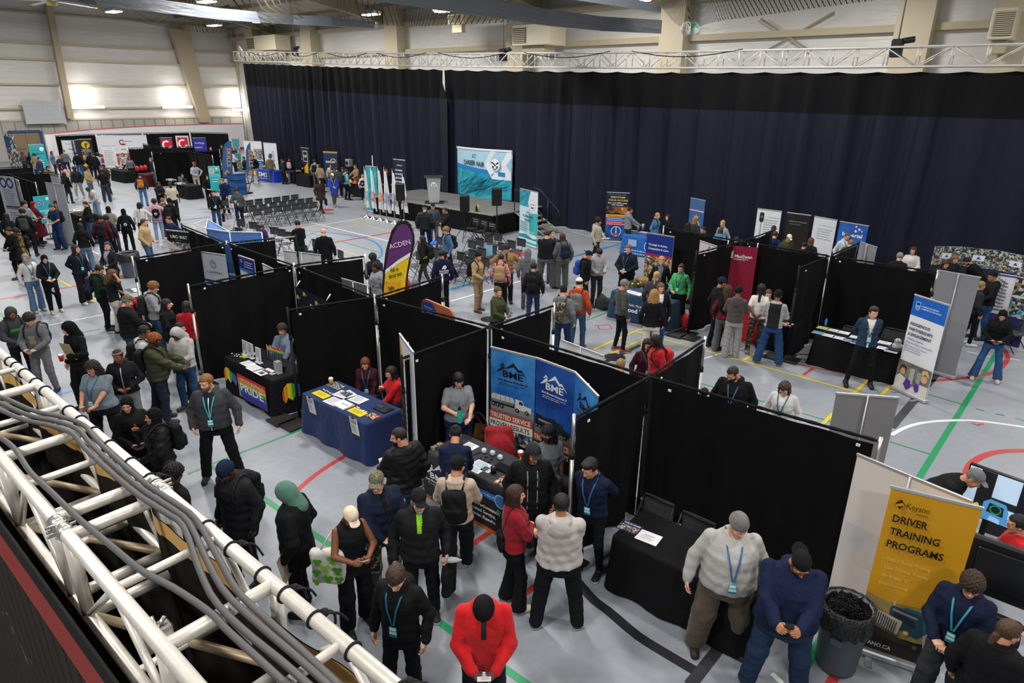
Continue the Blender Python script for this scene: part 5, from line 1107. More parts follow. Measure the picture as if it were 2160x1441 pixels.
banner((163.5,294.6),(192,293.7),2.35,'black banner with a yellow circle and green leaf','#201f20',[('d',.5,.83,.31,'#e8b418'),('p',[(.46,.72),(.44,.85),(.5,.90),(.56,.84),(.54,.72)],'#202a18'),('p',[(.5,.86),(.60,.92),(.72,.86),(.62,.82)],'#5a8a2c'),('t',.17,.83,.665,.06,'POPLAR POINT','#f0f0f0',1),('t',.12,.88,.625,.05,'CAMP SERVICES','#f0f0f0',1),('r',.15,.36,.85,.60,PH('#c8641c','#e0a040',8)),('d',.22,.2,.14,'#e8b418')])
banner((201,287),(308,285),2.5,'wide white banner with red swirling logo and red foot','#dcdde3',[('o',.49,.80,.055,.02,'#7a2030',.6,5.6),('p',[(.43,.74),(.50,.70),(.58,.72),(.52,.76)],'#7a2030'),('t',.50,.70,.80,.14,'Castmore','#5a2028'),('t',.45,.56,.56,.09,'UNITED','#2a2c34',1),('l',.30,.38,.60,.55,2,'#6a88c0'),('r',0,.36,1,.45,'#a83038'),('t',.38,.60,.375,.10,'TRAINING','#f0e4e4',1),('r',0,0,1,.34,PH('#7c7c86','#b04048',2))])
banner((216,308),(239,308),2.15,'white listing banner in front of the wide white banner','#dedfe3',[('t',.3,.75,.92,.05,'ADMIN','#8a9098'),('l',.12,.9,.85,.4,9,'#a8adb4'),('r',.05,.15,.95,.3,PH('#3a3d44','#9a9ea6',8))],width=.85)
banner((-7,372),(28,375),2.25,'white banner with a large dark blue infinity sign','#d3d2d4',[('o',.30,.885,.20,.075,'#2a2c7c'),('o',.70,.885,.20,.075,'#2a2c7c'),('l',.18,.9,.76,.48,9,'#8f8f9c'),('r',.16,.38,1,.44,'#242450'),('t',.22,.94,.395,.04,'Our CORE VALUES','#e6e6ee',1),('l',.3,.85,.30,.08,6,'#8a8a98')])
banner((28,376),(44,384.5),2.2,'second grey infinity company banner beside the first, darker below','#c9c8cb',[('t',.35,.65,.90,.12,'N','#303448',1),('l',.2,.8,.75,.62,4,'#50546a'),('r',.1,.40,1,.58,'#30303c'),('l',.2,.9,.55,.43,4,'#c0c0cc')],width=.85)
banner((95.5,386),(134,391),2.35,'tall white panel standing left of the small black table','#cfd0d4',back=True)
banner((105,368),(124,371),2.1,'white banner behind the tall white panel','#d2d3d6',width=.85)
banner((66.5,306),(84.5,305),2.2,'teal and white event poster in front of the double door','#2fa9b4',[('d',.8,.86,.14,'#e6f2f4'),('t',.1,.6,.82,.07,'ATC','#16505c'),('t',.12,.9,.70,.09,'CAREER FAIR','#16505c',1),('l',.1,.9,.5,.3,4,'#e0f4f6')],width=1.0)
banner((5,283),(30,285),2.6,'patchwork display banner at the far left edge',PH('#2a5a78','#cfd4d8',4),[('r',.0,.62,.5,.95,'#1b3a66')],width=1.6)
def sign(tl,tr,zt,zb,label,elems,bg,legs=True):
 A,B=at(*tl,zt),at(*tr,zt);d,n,L=face_dir(A.copy(),B.copy());ax=d if np.cross(d,(0,0,1))@n>0 else-d
 c=(A+B)/2;c[2]=0;t=empty('sign_stand',c,label,'sign');up=np.array([0,0,1.]);org=(A if ax@d>0 else B)*[1,1,0]+up*zb
 mb=MB();mb.box(org+ax*L/2+up*(zt-zb)/2,(L/2,.008,(zt-zb)/2),M(bg,.5),[ax,n,up]);printed(mb,org+n*.009,ax,up,L,zt-zb,elems,n);mb.build('board',t)
 MB().tube([c-n*.02+up*.03,c-n*.02+up*zt*.97],.016,ALU,8).build('pole',t);MB().lathe([(.0,0),(.19,0),(.18,.02),(.03,.04)],M('#2a2b2d',.5),c,20).build('base',t)
wheel=lambda cx,cy_,r:[('o',cx,cy_,r,r*.22,'#6a6ac8'),('d',cx,cy_,r*.6,'#8fa8e0'),('o',cx,cy_,r*1.25,r*.14,'#e0c85a',-.6,1.6),('d',cx,cy_,r*.25,'#3a4a90')]
sign((438,350.5),(462.5,350),2.25,1.05,'teal sign with a round photo on a pole stand',[('r',0,0,1,.55,'#1fb0b4'),('r',0,.55,1,1,'#59c4c8'),('d',.27,.80,.20,'#c8a890'),('o',.27,.80,.24,.05,'#d8ecec'),('d',.72,.9,.09,'#e8f4f6'),('t',.5,.92,.70,.09,'CAREER','#1a5a68',1),('l',.2,.85,.46,.36,2,'#dff6f6')],'#35b6bc')
sign((68.5,415),(105.5,411),1.75,.65,'teal sign with a coloured wheel on a stand near the scrubs man',wheel(.28,.72,.19)+[('r',0,.42,1,.48,'#9fe0e4'),('d',.76,.88,.09,'#e8f4f6'),('t',.42,.86,.34,.07,'CAREER WHEEL','#e8f8f8',1),('l',.2,.9,.25,.08,3,'#d0f0f0')],'#2bb3c0')
def hung(tl,tr,zt,zb,label,bg,elems,tang):
 A,B=at(*tl,zt),at(*tr,zt);d,n,L=face_dir(A.copy(),B.copy());ax=d if np.cross(d,(0,0,1))@n>0 else-d
 org=(A if ax@d>0 else B)*[1,1,0]+np.array([0,0,zb])+n*.10;up=np.array([0,0,1.]);t=empty('hung_banner',org+ax*L/2,label,'banner')
 mb=MB();G=[[org+ax*L*x+up*(zt-zb)*y+n*(.012*math.sin(x*9+y*3)*(1-y)+.006)for x in np.linspace(0,1,14)]for y in np.linspace(0,1,10)];mb.grid(G,M(bg,.8,'cloth'))
 printed(mb,org+n*.022,ax,up,L,zt-zb,elems,n);mb.build('printed_cloth',t)
 for x in(.03,.97):MB().tube([org+ax*L*x+up*(zt-zb-.02),org+ax*L*x+up*(zt-zb+.10)-n*.10],.012,WHITE,6).build('clip',t)
hung((1534,515),(1600,521),2.08,.55,'maroon cloth banner of a university hung on the drape','#8a1c38',[('t',.30,.86,.80,.085,'MacEwan','#f2eaec',1),('t',.28,.74,.755,.05,'UNIVERSITY','#f2eaec')]+[('p',[(.12+k*.035,.80),(.12+k*.035,.90+.02*(k%2)),(.145+k*.035,.885+.02*(k%2)),(.145+k*.035,.80)],'#f2eaec')for k in range(4)]+[('r',.11,.785,.27,.797,'#f2eaec')],None)
def bison(cx,cy_,s,r=1.0):
 cols=['#d8541c','#e8a81c','#e8d82c','#3fa83c','#2a6cc8','#5a3ca0'];E=[]
 prof_t=[(-.5,.05),(-.42,.30),(-.25,.46),(-.05,.42),(.15,.30),(.38,.28),(.5,.12)];prof_b=[(-.5,-.22),(-.40,-.42),(-.25,-.20),(-.05,-.40),(.12,-.14),(.36,-.40),(.5,-.05)]
 for i in range(6):
  E.append(('p',[(cx+s*a,cy_+s*r*b)for a,b in(prof_b[i],prof_b[i+1],prof_t[i+1],prof_t[i])],cols[i]))
 return E
hung((632,601),(700,632),1.98,1.0,'dark banner patterned with small rainbow bison on the drape','#1c2030',sum([bison(x,y,.15,.75)for x,y in((.12,.78),(.36,.92),(.30,.50),(.58,.74),(.55,.32),(.84,.60),(.80,.88),(.10,.30),(.82,.2))],[]),None)
A,B=at(890,627,2.2),at(958,655,2.2);d,n,L=face_dir(A.copy(),B.copy());ax=d if np.cross(d,(0,0,1))@n>0 else-d;up=np.array([0,0,1.]);o=(A if ax@d>0 else B)*[1,1,0]
t=empty('display_wall',(A+B)/2*[1,1,0],'rounded sunset display wall behind the front drape corner','display');R_=.16
prof=[(0,0),(L,0),(L,2.2-R_)]+[(L-R_+R_*math.cos(a),2.2-R_+R_*math.sin(a))for a in np.linspace(0,math.pi/2,6)]+[(R_+R_*math.cos(a),2.2-R_+R_*math.sin(a))for a in np.linspace(math.pi/2,math.pi,6)]
mb=MB();k=len(prof);f=[o+ax*x+up*y+n*.02 for x,y in prof];g=[o+ax*x+up*y-n*.02 for x,y in prof];sun=MX('#5a2a52','#d8843c',.9)
mb.add(f+g,[tuple(range(k)),tuple(range(2*k-1,k-1,-1))]+[(i,(i+1)%k,(i+1)%k+k,i+k)for i in range(k)],sun)
printed(mb,o+n*.021,ax,up,L,2.2,[('p',[(.03,.97),(.36,.985),(.48,.93),(.36,.83),(.20,.78),(.06,.88)],'#1c3f8c'),('t',.10,.36,.93,.04,'Over 20 years of','#c8d8f0'),('t',.14,.34,.895,.04,'engineering','#c8d8f0'),('t',.16,.32,.86,.04,'excellence','#c8d8f0'),('r',.5,.3,.51,.9,'#2a1820')],n);mb.build('printed_panel',t)
MB().box((A+B)/2*[1,1,0]+up*.02,(L*.3,.2,.02),M('#888a8d',.5),[ax,n,up]).build('base',t)
def board(tl,tr,zt,zb,label,bg,elems,cat='display',name='display_board',thick=.03,ped=None):
 A,B=at(*tl,zt),at(*tr,zt);d,n,L=face_dir(A.copy(),B.copy());ax=d if np.cross(d,(0,0,1))@n>0 else-d;up=np.array([0,0,1.]);o=(A if ax@d>0 else B)*[1,1,0]+up*zb
 t=empty(name,(A+B)/2*[1,1,0],label,cat);mb=MB();mb.box(o+ax*L/2+up*(zt-zb)/2-n*thick,(L/2,thick,(zt-zb)/2),bg if not isinstance(bg,str)else M(bg,.5),[ax,n,up]);printed(mb,o+n*.002,ax,up,L,zt-zb,elems,n);mb.build('printed_panel',t)
 if zb>.1:MB().box(o+ax*L/2-up*zb/2-n*thick,(L/2*.98,thick*.9,zb/2),M(ped or '#3a3d48',.6),[ax,n,up]).build('lower_panel',t)
 return t
lg=lambda u:[('r',u-.17,.36,u+.17,.66,'#dfe2ea'),('p',[(u-.07,.44),(u+.01,.60),(u+.03,.50),(u+.08,.44)],'#2a3a80')]
for i,(a,b,u)in enumerate((((1974.5,520),(2032.6,521.5),.46),((2033.5,521.5),(2108.5,529.5),.48),((2109.5,530),(2185,545),.52))):
 board(a,b,1.9,1.38,('photo collage wall panel, leftmost of three beside the curtain','photo collage wall panel, middle one of three','photo collage wall panel, rightmost of three at the picture edge')[i],PH('#4f6a48','#a8b0b8',13),[('r',.0,.0,1,.16,PH('#6a7a5a','#3a68b8',14)),('r',0,.7,1,1,PH('#9aa8a4','#2f4a38',14))]+lg(u),ped='#24262c')
board((2105,577),(2145,583),1.72,.72,'white route map board on a violet pedestal','#e3e4ea',[('r',0,.95,1,1,'#5a4a9c')]+[('l',.1+.1*i,.2+.18*i,.88-.03*i,.1,9,'#6a6c78')for i in range(4)]+[('r',.48,.1,.50,.9,'#8a8c96')],ped='#3c2c7c')
board((2146,584),(2190,592),1.72,.72,'teal and blue poster board beside the route map','#d8dee4',[('r',0,.55,1,1,PH('#7a9a6a','#c9d4c4',6)),('r',0,0,1,.50,PH('#2a7f9c','#8fc0d0',9))],ped='#2a2a60')
def feather(base,pts,z0,label,layers,pole_c='#1a1a1c',texts=()):
 """flag outline given in pixels on the upright plane through base, facing the camera"""
 dv=base/np.linalg.norm(base);ax=np.array([dv[1],-dv[0],0]);n=-dv;up=np.array([0,0,1.])
 def onp(px,py):
  r=ray(px,py);tt=(base@dv)/(r@dv);return np.array([0,0,CAM_H])+r*tt
 t=empty('feather_flag',base,label,'flag');P=[onp(*p)for p in pts];mb=MB();k=len(P)
 mb.add([p+n*.012 for p in P]+[p-n*.012 for p in P],[tuple(range(k)),tuple(range(2*k-1,k-1,-1))]+[(i,(i+1)%k,(i+1)%k+k,i+k)for i in range(k)],layers[0])
 for j,(poly,mat)in enumerate(layers[1:]):mb.poly([onp(*p)+n*(.016+.003*j)for p in poly],mat)
 for(p0,p1,hh,s,c,b)in texts:
  a,b_=onp(*p0),onp(*p1);q=b_-a;w_=np.linalg.norm(q);q/=w_;put_text(mb,s,a+n*.032,q,np.cross(n,q)if np.cross(n,q)[2]>0 or abs(q[2])>.7 else-np.cross(n,q),w_,hh,M(c,.5),b,n)
 mb.build('flag_cloth',t);return t,onp,n
base=at(815,716)
out=[(806,625),(808,595),(812,555),(818,520),(826,492),(836,473),(848,466),(858,468),(868,478),(874,495),(875,512),(871,530),(866,550),(861,580),(858,610),(846,628)]
inn=[(809,625),(811,595),(815,557),(821,523),(829,496),(838,479),(848,472),(857,474),(865,483),(870,498),(870,513),(866,530),(862,550),(857,580),(854,610),(842,628)]
t,onp,n=feather(base,out,0,'tall teardrop flag, purple above and yellow below, at the booth row',[BLACK,(inn,M('#e2bd1c',.6,'cloth')),([(815,557),(821,523),(829,496),(838,479),(848,472),(857,474),(865,483),(870,498),(870,513),(866,532),(840,548),(813,569)],M('#5a2a68',.6,'plain')),([(813,569),(840,548),(866,532),(864,541),(840,556),(812,578)],M('#e6e2dc',.6)),([(809,625),(812,592),(825,594),(846,590),(842,628)],M('#d89c18',.6,'cloth'))],texts=(((822,525),(866,514),.12,'ACDEN','#e8dcea',False),((824,573),(841,570),.10,'Ask us','#2a1c10',True),((821,587),(849,579),.10,'about our:','#2a1c10',True),((820,612),(832,609),.10,'Safe','#2a1c10',True)))
MB().tube([base,onp(807,610),onp(809,575),onp(815,528),onp(827,487),onp(842,467),onp(856,466),onp(868,476)],.014,BLACK,8).build('pole',t);MB().box(base+[0,0,.01],(.2,.2,.01),BLACK,AXU).build('base',t)
for(bx,by,pts,lab,t0,t1)in((487,410,[(470,375),(469,345),(470,318),(474,304),(481,298),(488,298),(489,320),(490,345),(490,372)],'blue feather flag with orange letters, nearer the laptop booth',(478,312),(479,352)),(523,408,[(520,370),(519,340),(518,320),(521,308),(526,301),(528,300),(529,320),(531,345),(533,370)],'blue feather flag with orange letters, nearer the curtain',(524,315),(526,352))):
 b=at(bx,by);t,onp,n=feather(b,pts,0,lab,[M('#2a5488',.6,'cloth'),([(pts[0][0]+2,366),(pts[0][0]+9,357),(pts[0][0]+16,366),(pts[0][0]+9,370)],M('#a8763c',.6))],texts=((t0,t1,.22,'SKILLS','#c08a4a',True),))
 MB().tube([b,onp(*pts[-1]),onp(*pts[-3])],.02,BLACK,6).build('pole',t);MB().lathe([(0,0),(.3,0),(.28,.06),(.04,.1)],BLACK,b,14).build('base',t)
print({k[:28]:round(v,2)for k,v in BW.items()if v<.6 or v>1.3})
def table(fl,label,cl_label,cloth,L=1.83,D=.76,H=.74,ax=None,dep=None,drop=.02,front=None,side2=None,grp='cloth covered booth tables',centre=None,wob=.025,cloth_mat=None):
 u=U2 if ax is None else np.array(ax);v=V2 if dep is None else np.array(dep);u3=np.array([*u,0]);v3=np.array([*v,0]);up=np.array([0,0,1.])
 o=at(*fl,H+.006)if centre is None else np.array(centre)-u3*L/2-v3*D/2;o=np.array([o[0],o[1],0]);c=o+u3*L/2+v3*D/2
 t=empty('folding_table',c,label,'table',grp);A=[u3,v3,up]
 MB().rbox(c+up*(H-.018),(L/2-.005,D/2-.005,.016),.03,M('#c9c4b8',.6),A).build('tabletop',t)
 for s in(-1,1):
  q=c+u3*s*(L/2-.22);mb=MB();mb.tube([q-v3*(D/2-.1)+up*.0,q-v3*(D/2-.1)+up*(H-.04),q+v3*(D/2-.1)+up*(H-.04),q+v3*(D/2-.1)],.014,M('#55575a',.5),6);mb.build('leg',t)
 m=cloth_mat or M(cloth,.85,'cloth');n=30;rd=.05;ring=[]
 for q in range(4):
  cx,cy_=((1,1),(-1,1),(-1,-1),(1,-1))[q]
  for k in range(5):a=(q+k/4)*math.pi/2;ring.append((cx*(L/2-rd)+rd*math.cos(a),cy_*(D/2-rd)+rd*math.sin(a),math.cos(a),math.sin(a)))
 R=[]
 for i in range(len(ring)):
  a,b=np.array(ring[i]),np.array(ring[(i+1)%len(ring)]);k=max(1,int(np.linalg.norm((b-a)[:2])/.06))
  for j in range(k):R.append(a+(b-a)*j/k)
 r=np.random.RandomState(int(abs(c[0]*91+c[1]*57))%9999);ph=np.cumsum(r.uniform(.2,.9,len(R)));rows=[]
 for z,out,amp in((H+.004,-.012,0),(H-.004,.004,0),(H-.05,.010,.1),(H*.6,.03,.5),(H*.3,.05,.8),(drop,.07,1.0)):
  rows.append([c+u3*(x+p*(out+amp*wob*math.sin(ph[i])))+v3*(y+q*(out+amp*wob*math.sin(ph[i])))+up*z for i,(x,y,p,q)in enumerate(R)])
 rows=[x+[x[0]]for x in rows]
 mb=MB();mb.grid(rows,m);mb.add(rows[0][:-1],[tuple(range(len(R)))[::-1]],m,False)
 if front:printed(mb,o-v3*.085+up*.03,u3,up,L,H,front,-v3+up*.0,.002)
 if side2:printed(mb,o+u3*(L+.085)+up*.03,v3,up,D,H,side2,u3,.002)
 V=np.concatenate(mb.v);base=np.array([c[0],c[1],0]);mb.v=[x-base for x in mb.v];k=mb.build('tablecloth');k.location=base;tag(k,cl_label,'tablecloth',grp.replace('tables','tablecloths'))
 return dict(o=o,u=u3,v=v3,c=c,H=H+.006)
TZ=.7475
def paper(px,py,w,h,label,col='#e6e7ea',ang=0,z=TZ,thick=.002,elems=None,name='paper',cat='paper',group=None):
 p=at(px,py,z);a=UA+math.radians(ang);x=np.array([math.cos(a),math.sin(a),0]);y=np.array([-x[1],x[0],0]);mb=MB()
 mb.box(p+[0,0,thick/2],(w/2,h/2,thick/2),M(col,.6)if isinstance(col,str)else col,[x,y,np.array([0,0,1.])])
 if elems:printed(mb,p-x*w/2-y*h/2+[0,0,thick+.0006],x,y,w,h,elems,np.array([0,0,1.]),.0006)
 return one(name,mb,label,cat,group)
txt=[('l',.1,.9,.85,.2,6,'#8a8f98')]
T_pride=table((472,752),'black clothed table of the rainbow bison booth','black tablecloth printed with a rainbow bison and a pride stripe','#15151a',front=bison(.20,.55,.30,1.7)+[('p',[(.36,.78),(.93,.78),(.93,.12),(.36,.12)],'#d83020'),('p',[(.37,.68),(.93,.68),(.93,.12),(.37,.12)],'#e88a1c'),('p',[(.38,.58),(.93,.58),(.93,.12),(.38,.12)],'#d8c02c'),('p',[(.39,.50),(.93,.50),(.93,.12),(.39,.12)],'#3f9c3c'),('p',[(.40,.42),(.93,.42),(.93,.12),(.40,.12)],'#2458b8'),('p',[(.42,.28),(.93,.28),(.93,.10),(.46,.10)],'#3a2c8c'),('t',.44,.90,.62,.075,'WOOD BUFFALO','#f0d8b8',1),('t',.42,.88,.34,.16,'PRIDE','#f4f4f4',1)],side2=bison(.45,.55,.6,1.0))
T_navy=table((636,829),'navy clothed table with two seated women behind it','navy tablecloth reaching to the floor','#1c2f5e')
T_bme=table((901,951),'grey clothed table of the truck company booth','dark grey tablecloth with white lettering and an orange hem','#3c3d42',L=1.95,front=[('r',0,0,1,.93,'#222327'),('r',0,-.03,1,.04,'#c2641c')]+peaks(.03,.55,.28,.33,'#e8eaee')+[('t',.08,.26,.50,.10,'BME','#e8eaee',1),('t',.03,.32,.42,.04,'Birch Mountain Enterprises','#dfe1e5',1),('t',.06,.28,.36,.025,'Proud Member of','#dfe1e5'),('r',.56,.70,.76,.84,'#2a6cb8'),('t',.58,.74,.75,.035,'Proud Member of','#e4ecf6'),('d',.80,.76,.055,'#8fb8e0'),('d',.80,.76,.045,'#3a70b0'),('t',.50,.80,.46,.055,'Solid Performance,','#e6e6e8',1),('t',.50,.76,.34,.055,'Trusted Service,','#e6e6e8',1),('t',.50,.76,.22,.055,'Proven Results','#e6e6e8',1),('p',[(.76,.52),(.79,.60),(.82,.53),(.79,.50)],'#2f9c4c')])
T_bare=table((1290,1131),'nearly bare black clothed table in front of the longest drape','plain black tablecloth with only two papers on it','#111114',L=1.83)
T_den=table((1719,704),'black clothed table behind the denim jacket man','black tablecloth under rows of brochures','#111113',L=1.83)
T_wood=table((1289,613),'dark teal clothed table of the regional firefighters','dark teal tablecloth with white regional lettering','#1f3d56',L=1.83,front=[('t',.20,.80,.58,.075,'REGIONAL MUNICIPALITY','#e6ecf2'),('t',.23,.80,.36,.13,'Wood Buffalo','#eef2f6',1)])
T_macr=table((1562,655),'red clothed table at the maroon banner booth','red tablecloth mostly hidden by four students','#b8202c',L=1.0,D=.7)
T_macb=table((1606,672),'black clothed table at the right of the maroon booth','black tablecloth beside the red one','#111113',L=.8,D=.7)
T_blue=table((1313,494),'blue clothed table by the empower banner','bright blue tablecloth with a round lighthouse emblem','#1f5fa8',L=1.83,front=[('d',.68,.55,.12,'#d8e0ec'),('d',.68,.55,.105,'#1a4a94'),('p',[(.665,.36),(.672,.72),(.688,.72),(.695,.36)],'#e8e8ec'),('p',[(.61,.38),(.64,.46),(.72,.46),(.75,.38)],'#b8402a'),('r',.18,.45,.38,.8,'#8fb0d8'),('l',.1,.95,.25,.1,2,'#d0dcf0')])
T_careers=table((262,631),'black clothed table at the open end of the careers wing','black tablecloth at the careers wing','#16161a',L=1.5,D=.6)
T_red=table((424,676),'dark blue clothed table in front of the red hooded jacket','dark blue tablecloth in the careers booth','#1c2c56',L=1.3,D=.7)
T_left=table((146,449),'small black clothed table beside the tall white panel','black tablecloth on the small table by the tall white panel','#131316',L=1.2,D=.7)
T_lap=table((371,388),'black clothed table with an open laptop in the far booth','black tablecloth below the laptop','#111114',L=1.5)
T_wide=table((233,357),'black clothed table in front of the wide white banner','black tablecloth in front of the wide white banner','#131316',L=2.2)
T_choc=table((290,366),'red trimmed black table beside the orange backpack','black and red tablecloth beside the orange backpack','#4a1418',L=1.3)
T_sms=table((545,357),'bright blue clothed table by the blue upright letters','bright blue tablecloth with white letters','#1c38b0',L=2.0,front=[('t',.05,.62,.38,.30,'SMS','#eef0f6',1),('t',.06,.8,.18,.08,'EQUIPMENT','#dfe4f4')])
T_cat1=table((600,361),'black clothed table with a yellow emblem near the machine dealer banner','black tablecloth with a yellow emblem','#141416',L=1.2,front=[('r',.15,.45,.5,.8,'#d8a81c')])
T_cat2=table((624,367),'second black clothed table near the machine dealer banner','black tablecloth under the leaflets by the machine dealer','#141416',L=1.5)
T_sun=table((738,386),'dark table with red helmets by the navy sunrise banner','dark tablecloth by the navy sunrise banner','#1a1a1e',L=1.6)
for i,(x,y,lab)in enumerate(((518,757,'left upright white notice on the rainbow table'),(530,763,'middle upright white notice on the rainbow table'),(546,773,'front upright white notice on the rainbow table'))):
 p=at(x,y-8,TZ+.0);t=empty('notice_holder',p,lab,'sign','upright notices on the rainbow table');n=-V2;n3=np.array([*n,0]);u3=np.array([*U2,0]);up=np.array([.06*V2[0],.06*V2[1],1.])
 mb=MB();mb.box(p+up*.16,(.10,.003,.15),M('#dddfe2',.5),[u3,n3,up]);printed(mb,p-u3*.10+up*.01+n3*.004,u3,up,.20,.30,[('t',.12,.85,.84,.02,'NOTICE','#3a3d44',1),('l',.12,.88,.74,.35,6,'#6a6f78'),('p',[(.6,.1),(.8,.1),(.8,.24),(.6,.24)],'#50555c')],n3,.001);mb.build('sheet',t);MB().box(p+[0,0,.006],(.10,.04,.006),M('#e6e8ea',.3),[u3,n3,np.array([0,0,1.])]).build('foot',t)
for x,y,w_,h_,lab in((523,767,.30,.2,'white printed sheet nearest the left end of the rainbow table'),(537,777,.30,.22,'large white sheet in the middle of the rainbow table'),(552,785,.32,.22,'large white sheet near the front of the rainbow table'),(566,782,.24,.14,'small white leaflet at the right of the rainbow table')):
 paper(x,y,w_,h_,lab,elems=txt)
paper(552,787,.13,.10,'small coloured card at the front edge of the rainbow table',PH('#8fb0c0','#e8d8b0',30));paper(573,788,.14,.09,'small orange and white card at the front right of the rainbow table',PH('#e8a060','#e8e8f0',30))
for k in range(14):
 q=at(490+k%7*4.6+RNG.uniform(-1,1),746+(k//7)*4+k%7*.9,TZ);one('badge_pin',MB().lathe([(.018,0),(.017,.006),(.005,.009)],M(('#e8e8ec','#2a2a30','#c8c8d4')[k%3],.3),q,10),'little round badge in the pile at the left of the rainbow table','badge','badges on the rainbow table')
for k in range(4):q=at(511+k*2.5,753+k*1.2,TZ);one('wristband',MB().tube([q+[-.05,.0,.008],q+[0,.02,.014],q+[.06,.03,.008]],.009,M('#b8cc1c',.5)),'lime green band lying among its fellows on the rainbow table','wristband','lime green bands')
q=at(531,752,TZ);one('bowl',MB().lathe([(.04,0),(.07,.02),(.085,.06),(.078,.06),(.06,.02),(0,.012)],M('#b9a8d8',.35),q,20),'small lilac bowl on the rainbow table','bowl')
for k in range(7):
 q=at(566+k*4.2,755+k*1.5,TZ);a=RNG.uniform(-.3,.3);t=empty('hand_flag',q,'small rainbow paper flag standing in the clear holder','flag','rainbow hand flags');up=np.array([.25*math.sin(a),.1,1]);up/=np.linalg.norm(up)
 MB().tube([q,q+up*.28],.003,WHITE,5).build('stick',t);mb=MB();d=np.array([*U2,0])
 for j,c in enumerate(('#d83020','#e88a1c','#e0c82c','#3f9c3c','#2458b8')):mb.grid([[q+up*(.27-.024*j)+d*s*.13 for s in(0,.5,1)],[q+up*(.27-.024*(j+1))+d*s*.13 for s in(0,.5,1)]],M(c,.7),False)
 mb.build('flag_cloth',t)
one('clear_holder',MB().box(at(588,787,TZ)+[0,0,.12],(.06,.05,.12),M('#d8dce0',.15,'sheer',scale=.35),AXU),'clear plastic leaflet holder at the right end of the rainbow table','holder');q=at(597,783,TZ);one('speaker_box',MB().rbox(q+[0,0,.06],(.05,.04,.06),.02,BLACK,AXU),'small black box on the right end of the rainbow table','box')
for i,(x,y,w_,h_,a,lab)in enumerate(((723,832,.30,.24,8,'white form at the back of the navy table'),(735,831,.28,.2,-8,'white form with orange rim behind the others on the navy table'),(756,843,.30,.24,4,'white form at the right of the navy table'),(704,847,.32,.24,2,'white sheet in the middle of the navy table'))):paper(x,y,w_,h_,lab,elems=txt,ang=a)
for x,y,lab in((678,833,'yellow leaflet pad at the left of the navy table'),(754,870,'yellow leaflet pad at the right front of the navy table')):
 paper(x,y,.36,.17,lab,'#e0cc1c',thick=.01,elems=[('l',.15,.85,.7,.3,3,'#8a7a18')])
paper(724,855,.33,.24,'thick white booklet stack with yellow corner on the navy table','#e6e7ea',thick=.02,elems=[('t',.3,.9,.5,.03,'TRAINING','#7a8090',1),('p',[(.8,1),(1,1),(1,.6)],'#e0b820')],name='booklet_stack',cat='booklets')
paper(709,815,.34,.18,'dark magazines fanned at the back of the navy table',PH('#3a4450','#9aa4a8',30),thick=.015,name='magazine',cat='magazine');paper(787,880,.20,.14,'stack of colourful cards at the front right of the navy table',PH('#d83a3a','#e8c83a',24),thick=.025,name='card_stack',cat='cards')
for x0,y0,g in((682,823,'left'),(753,861,'right')):
 for k in range(9):q=at(x0+k*2.6+RNG.uniform(-1,1),y0+k*1.3+RNG.uniform(-1.5,1.5),TZ);one('sweet',MB().lathe([(.006,0),(.015,.006),(.013,.018),(.004,.022)],M('#e6e6ee',.3),q,8),'white wrapped sweet in the %s heap on the navy table'%g,'sweet','wrapped sweets, %s heap'%g)
q=at(699,812,TZ);t=empty('iced_drink',q,'clear cup of iced coffee at the back left of the navy table','cup');MB().lathe([(.032,0),(.045,.12)],M('#b08a50',.3),q,16).build('cup',t);MB().lathe([(.046,.12),(.046,.13),(.03,.15)],M('#d8d8d4',.2),q,16).build('lid',t)
q=at(809,863,TZ);p_=paper(809,863,.30,.22,'closed black laptop at the right end of the navy table','#17181c',thick=.02,name='laptop',cat='laptop');paper(802,858,.13,.07,'phone lying on the closed black laptop','#2a3a5c',z=TZ+.021,thick=.008,name='phone',cat='phone');one('pen',MB().tube([at(815,864,TZ+.028),at(825,861,TZ+.028)],.005,BLACK,6),'black pen lying on the closed black laptop','pen')
def flyer(px,py,lab):
 o=T_navy['o'];p=ray(px,py);n=T_navy['v'];k=((o-n*.10)@n-np.array([0,0,CAM_H])@n)/(p@n);q=np.array([0,0,CAM_H])+p*k
 t=empty('flyer',q-[0,0,.17],lab,'flyer');up=np.array([-.12*n[0],-.12*n[1],1]);u3=T_navy['u'];mb=MB();mb.box(q-up*.16-n*.02,(.10,.002,.16),M('#e4e5e8',.5),[u3,n,up]);printed(mb,q-up*.32-u3*.10-n*.023,u3,up,.20,.32,[('r',0,.93,1,1,'#d8a81c'),('r',0,0,1,.04,'#d8a81c'),('t',.12,.85,.80,.028,'CLASS 3','#30343c',1),('t',.12,.88,.69,.028,'TRAINING','#30343c',1),('l',.12,.8,.58,.2,6,'#9096a0')],-n,.001);mb.build('sheet',t);MB().box(q-n*.02,(.03,.008,.012),BLACK,[u3,n,up]).build('clip',t)
flyer(655,838,'class three training flyer clipped to the left of the navy cloth');flyer(746,881,'class three training flyer clipped to the right of the navy cloth')
for i,(x,y)in enumerate(((1021,955),(1039,960),(1055,969))):q=at(x,y,TZ);one('crystal_award',MB().lathe([(.03,0),(.045,.02),(.04,.06),(.02,.075)],M('#cfd3d8',.15),q,8),('leftmost','middle','rightmost')[i]+' of three silver faceted domes on the truck table','ornament')
for i,(x,y)in enumerate(((1011,967),(1026,964),(1036,969),(1019,970),(1031,974))):q=at(x,y,TZ);one('pebble_toy',MB().lathe([(.02,0),(.03,.012),(.018,.03)],M('#3a3d42',.2),q,9),'small dark faceted piece on the truck table','ornament','small dark faceted pieces')
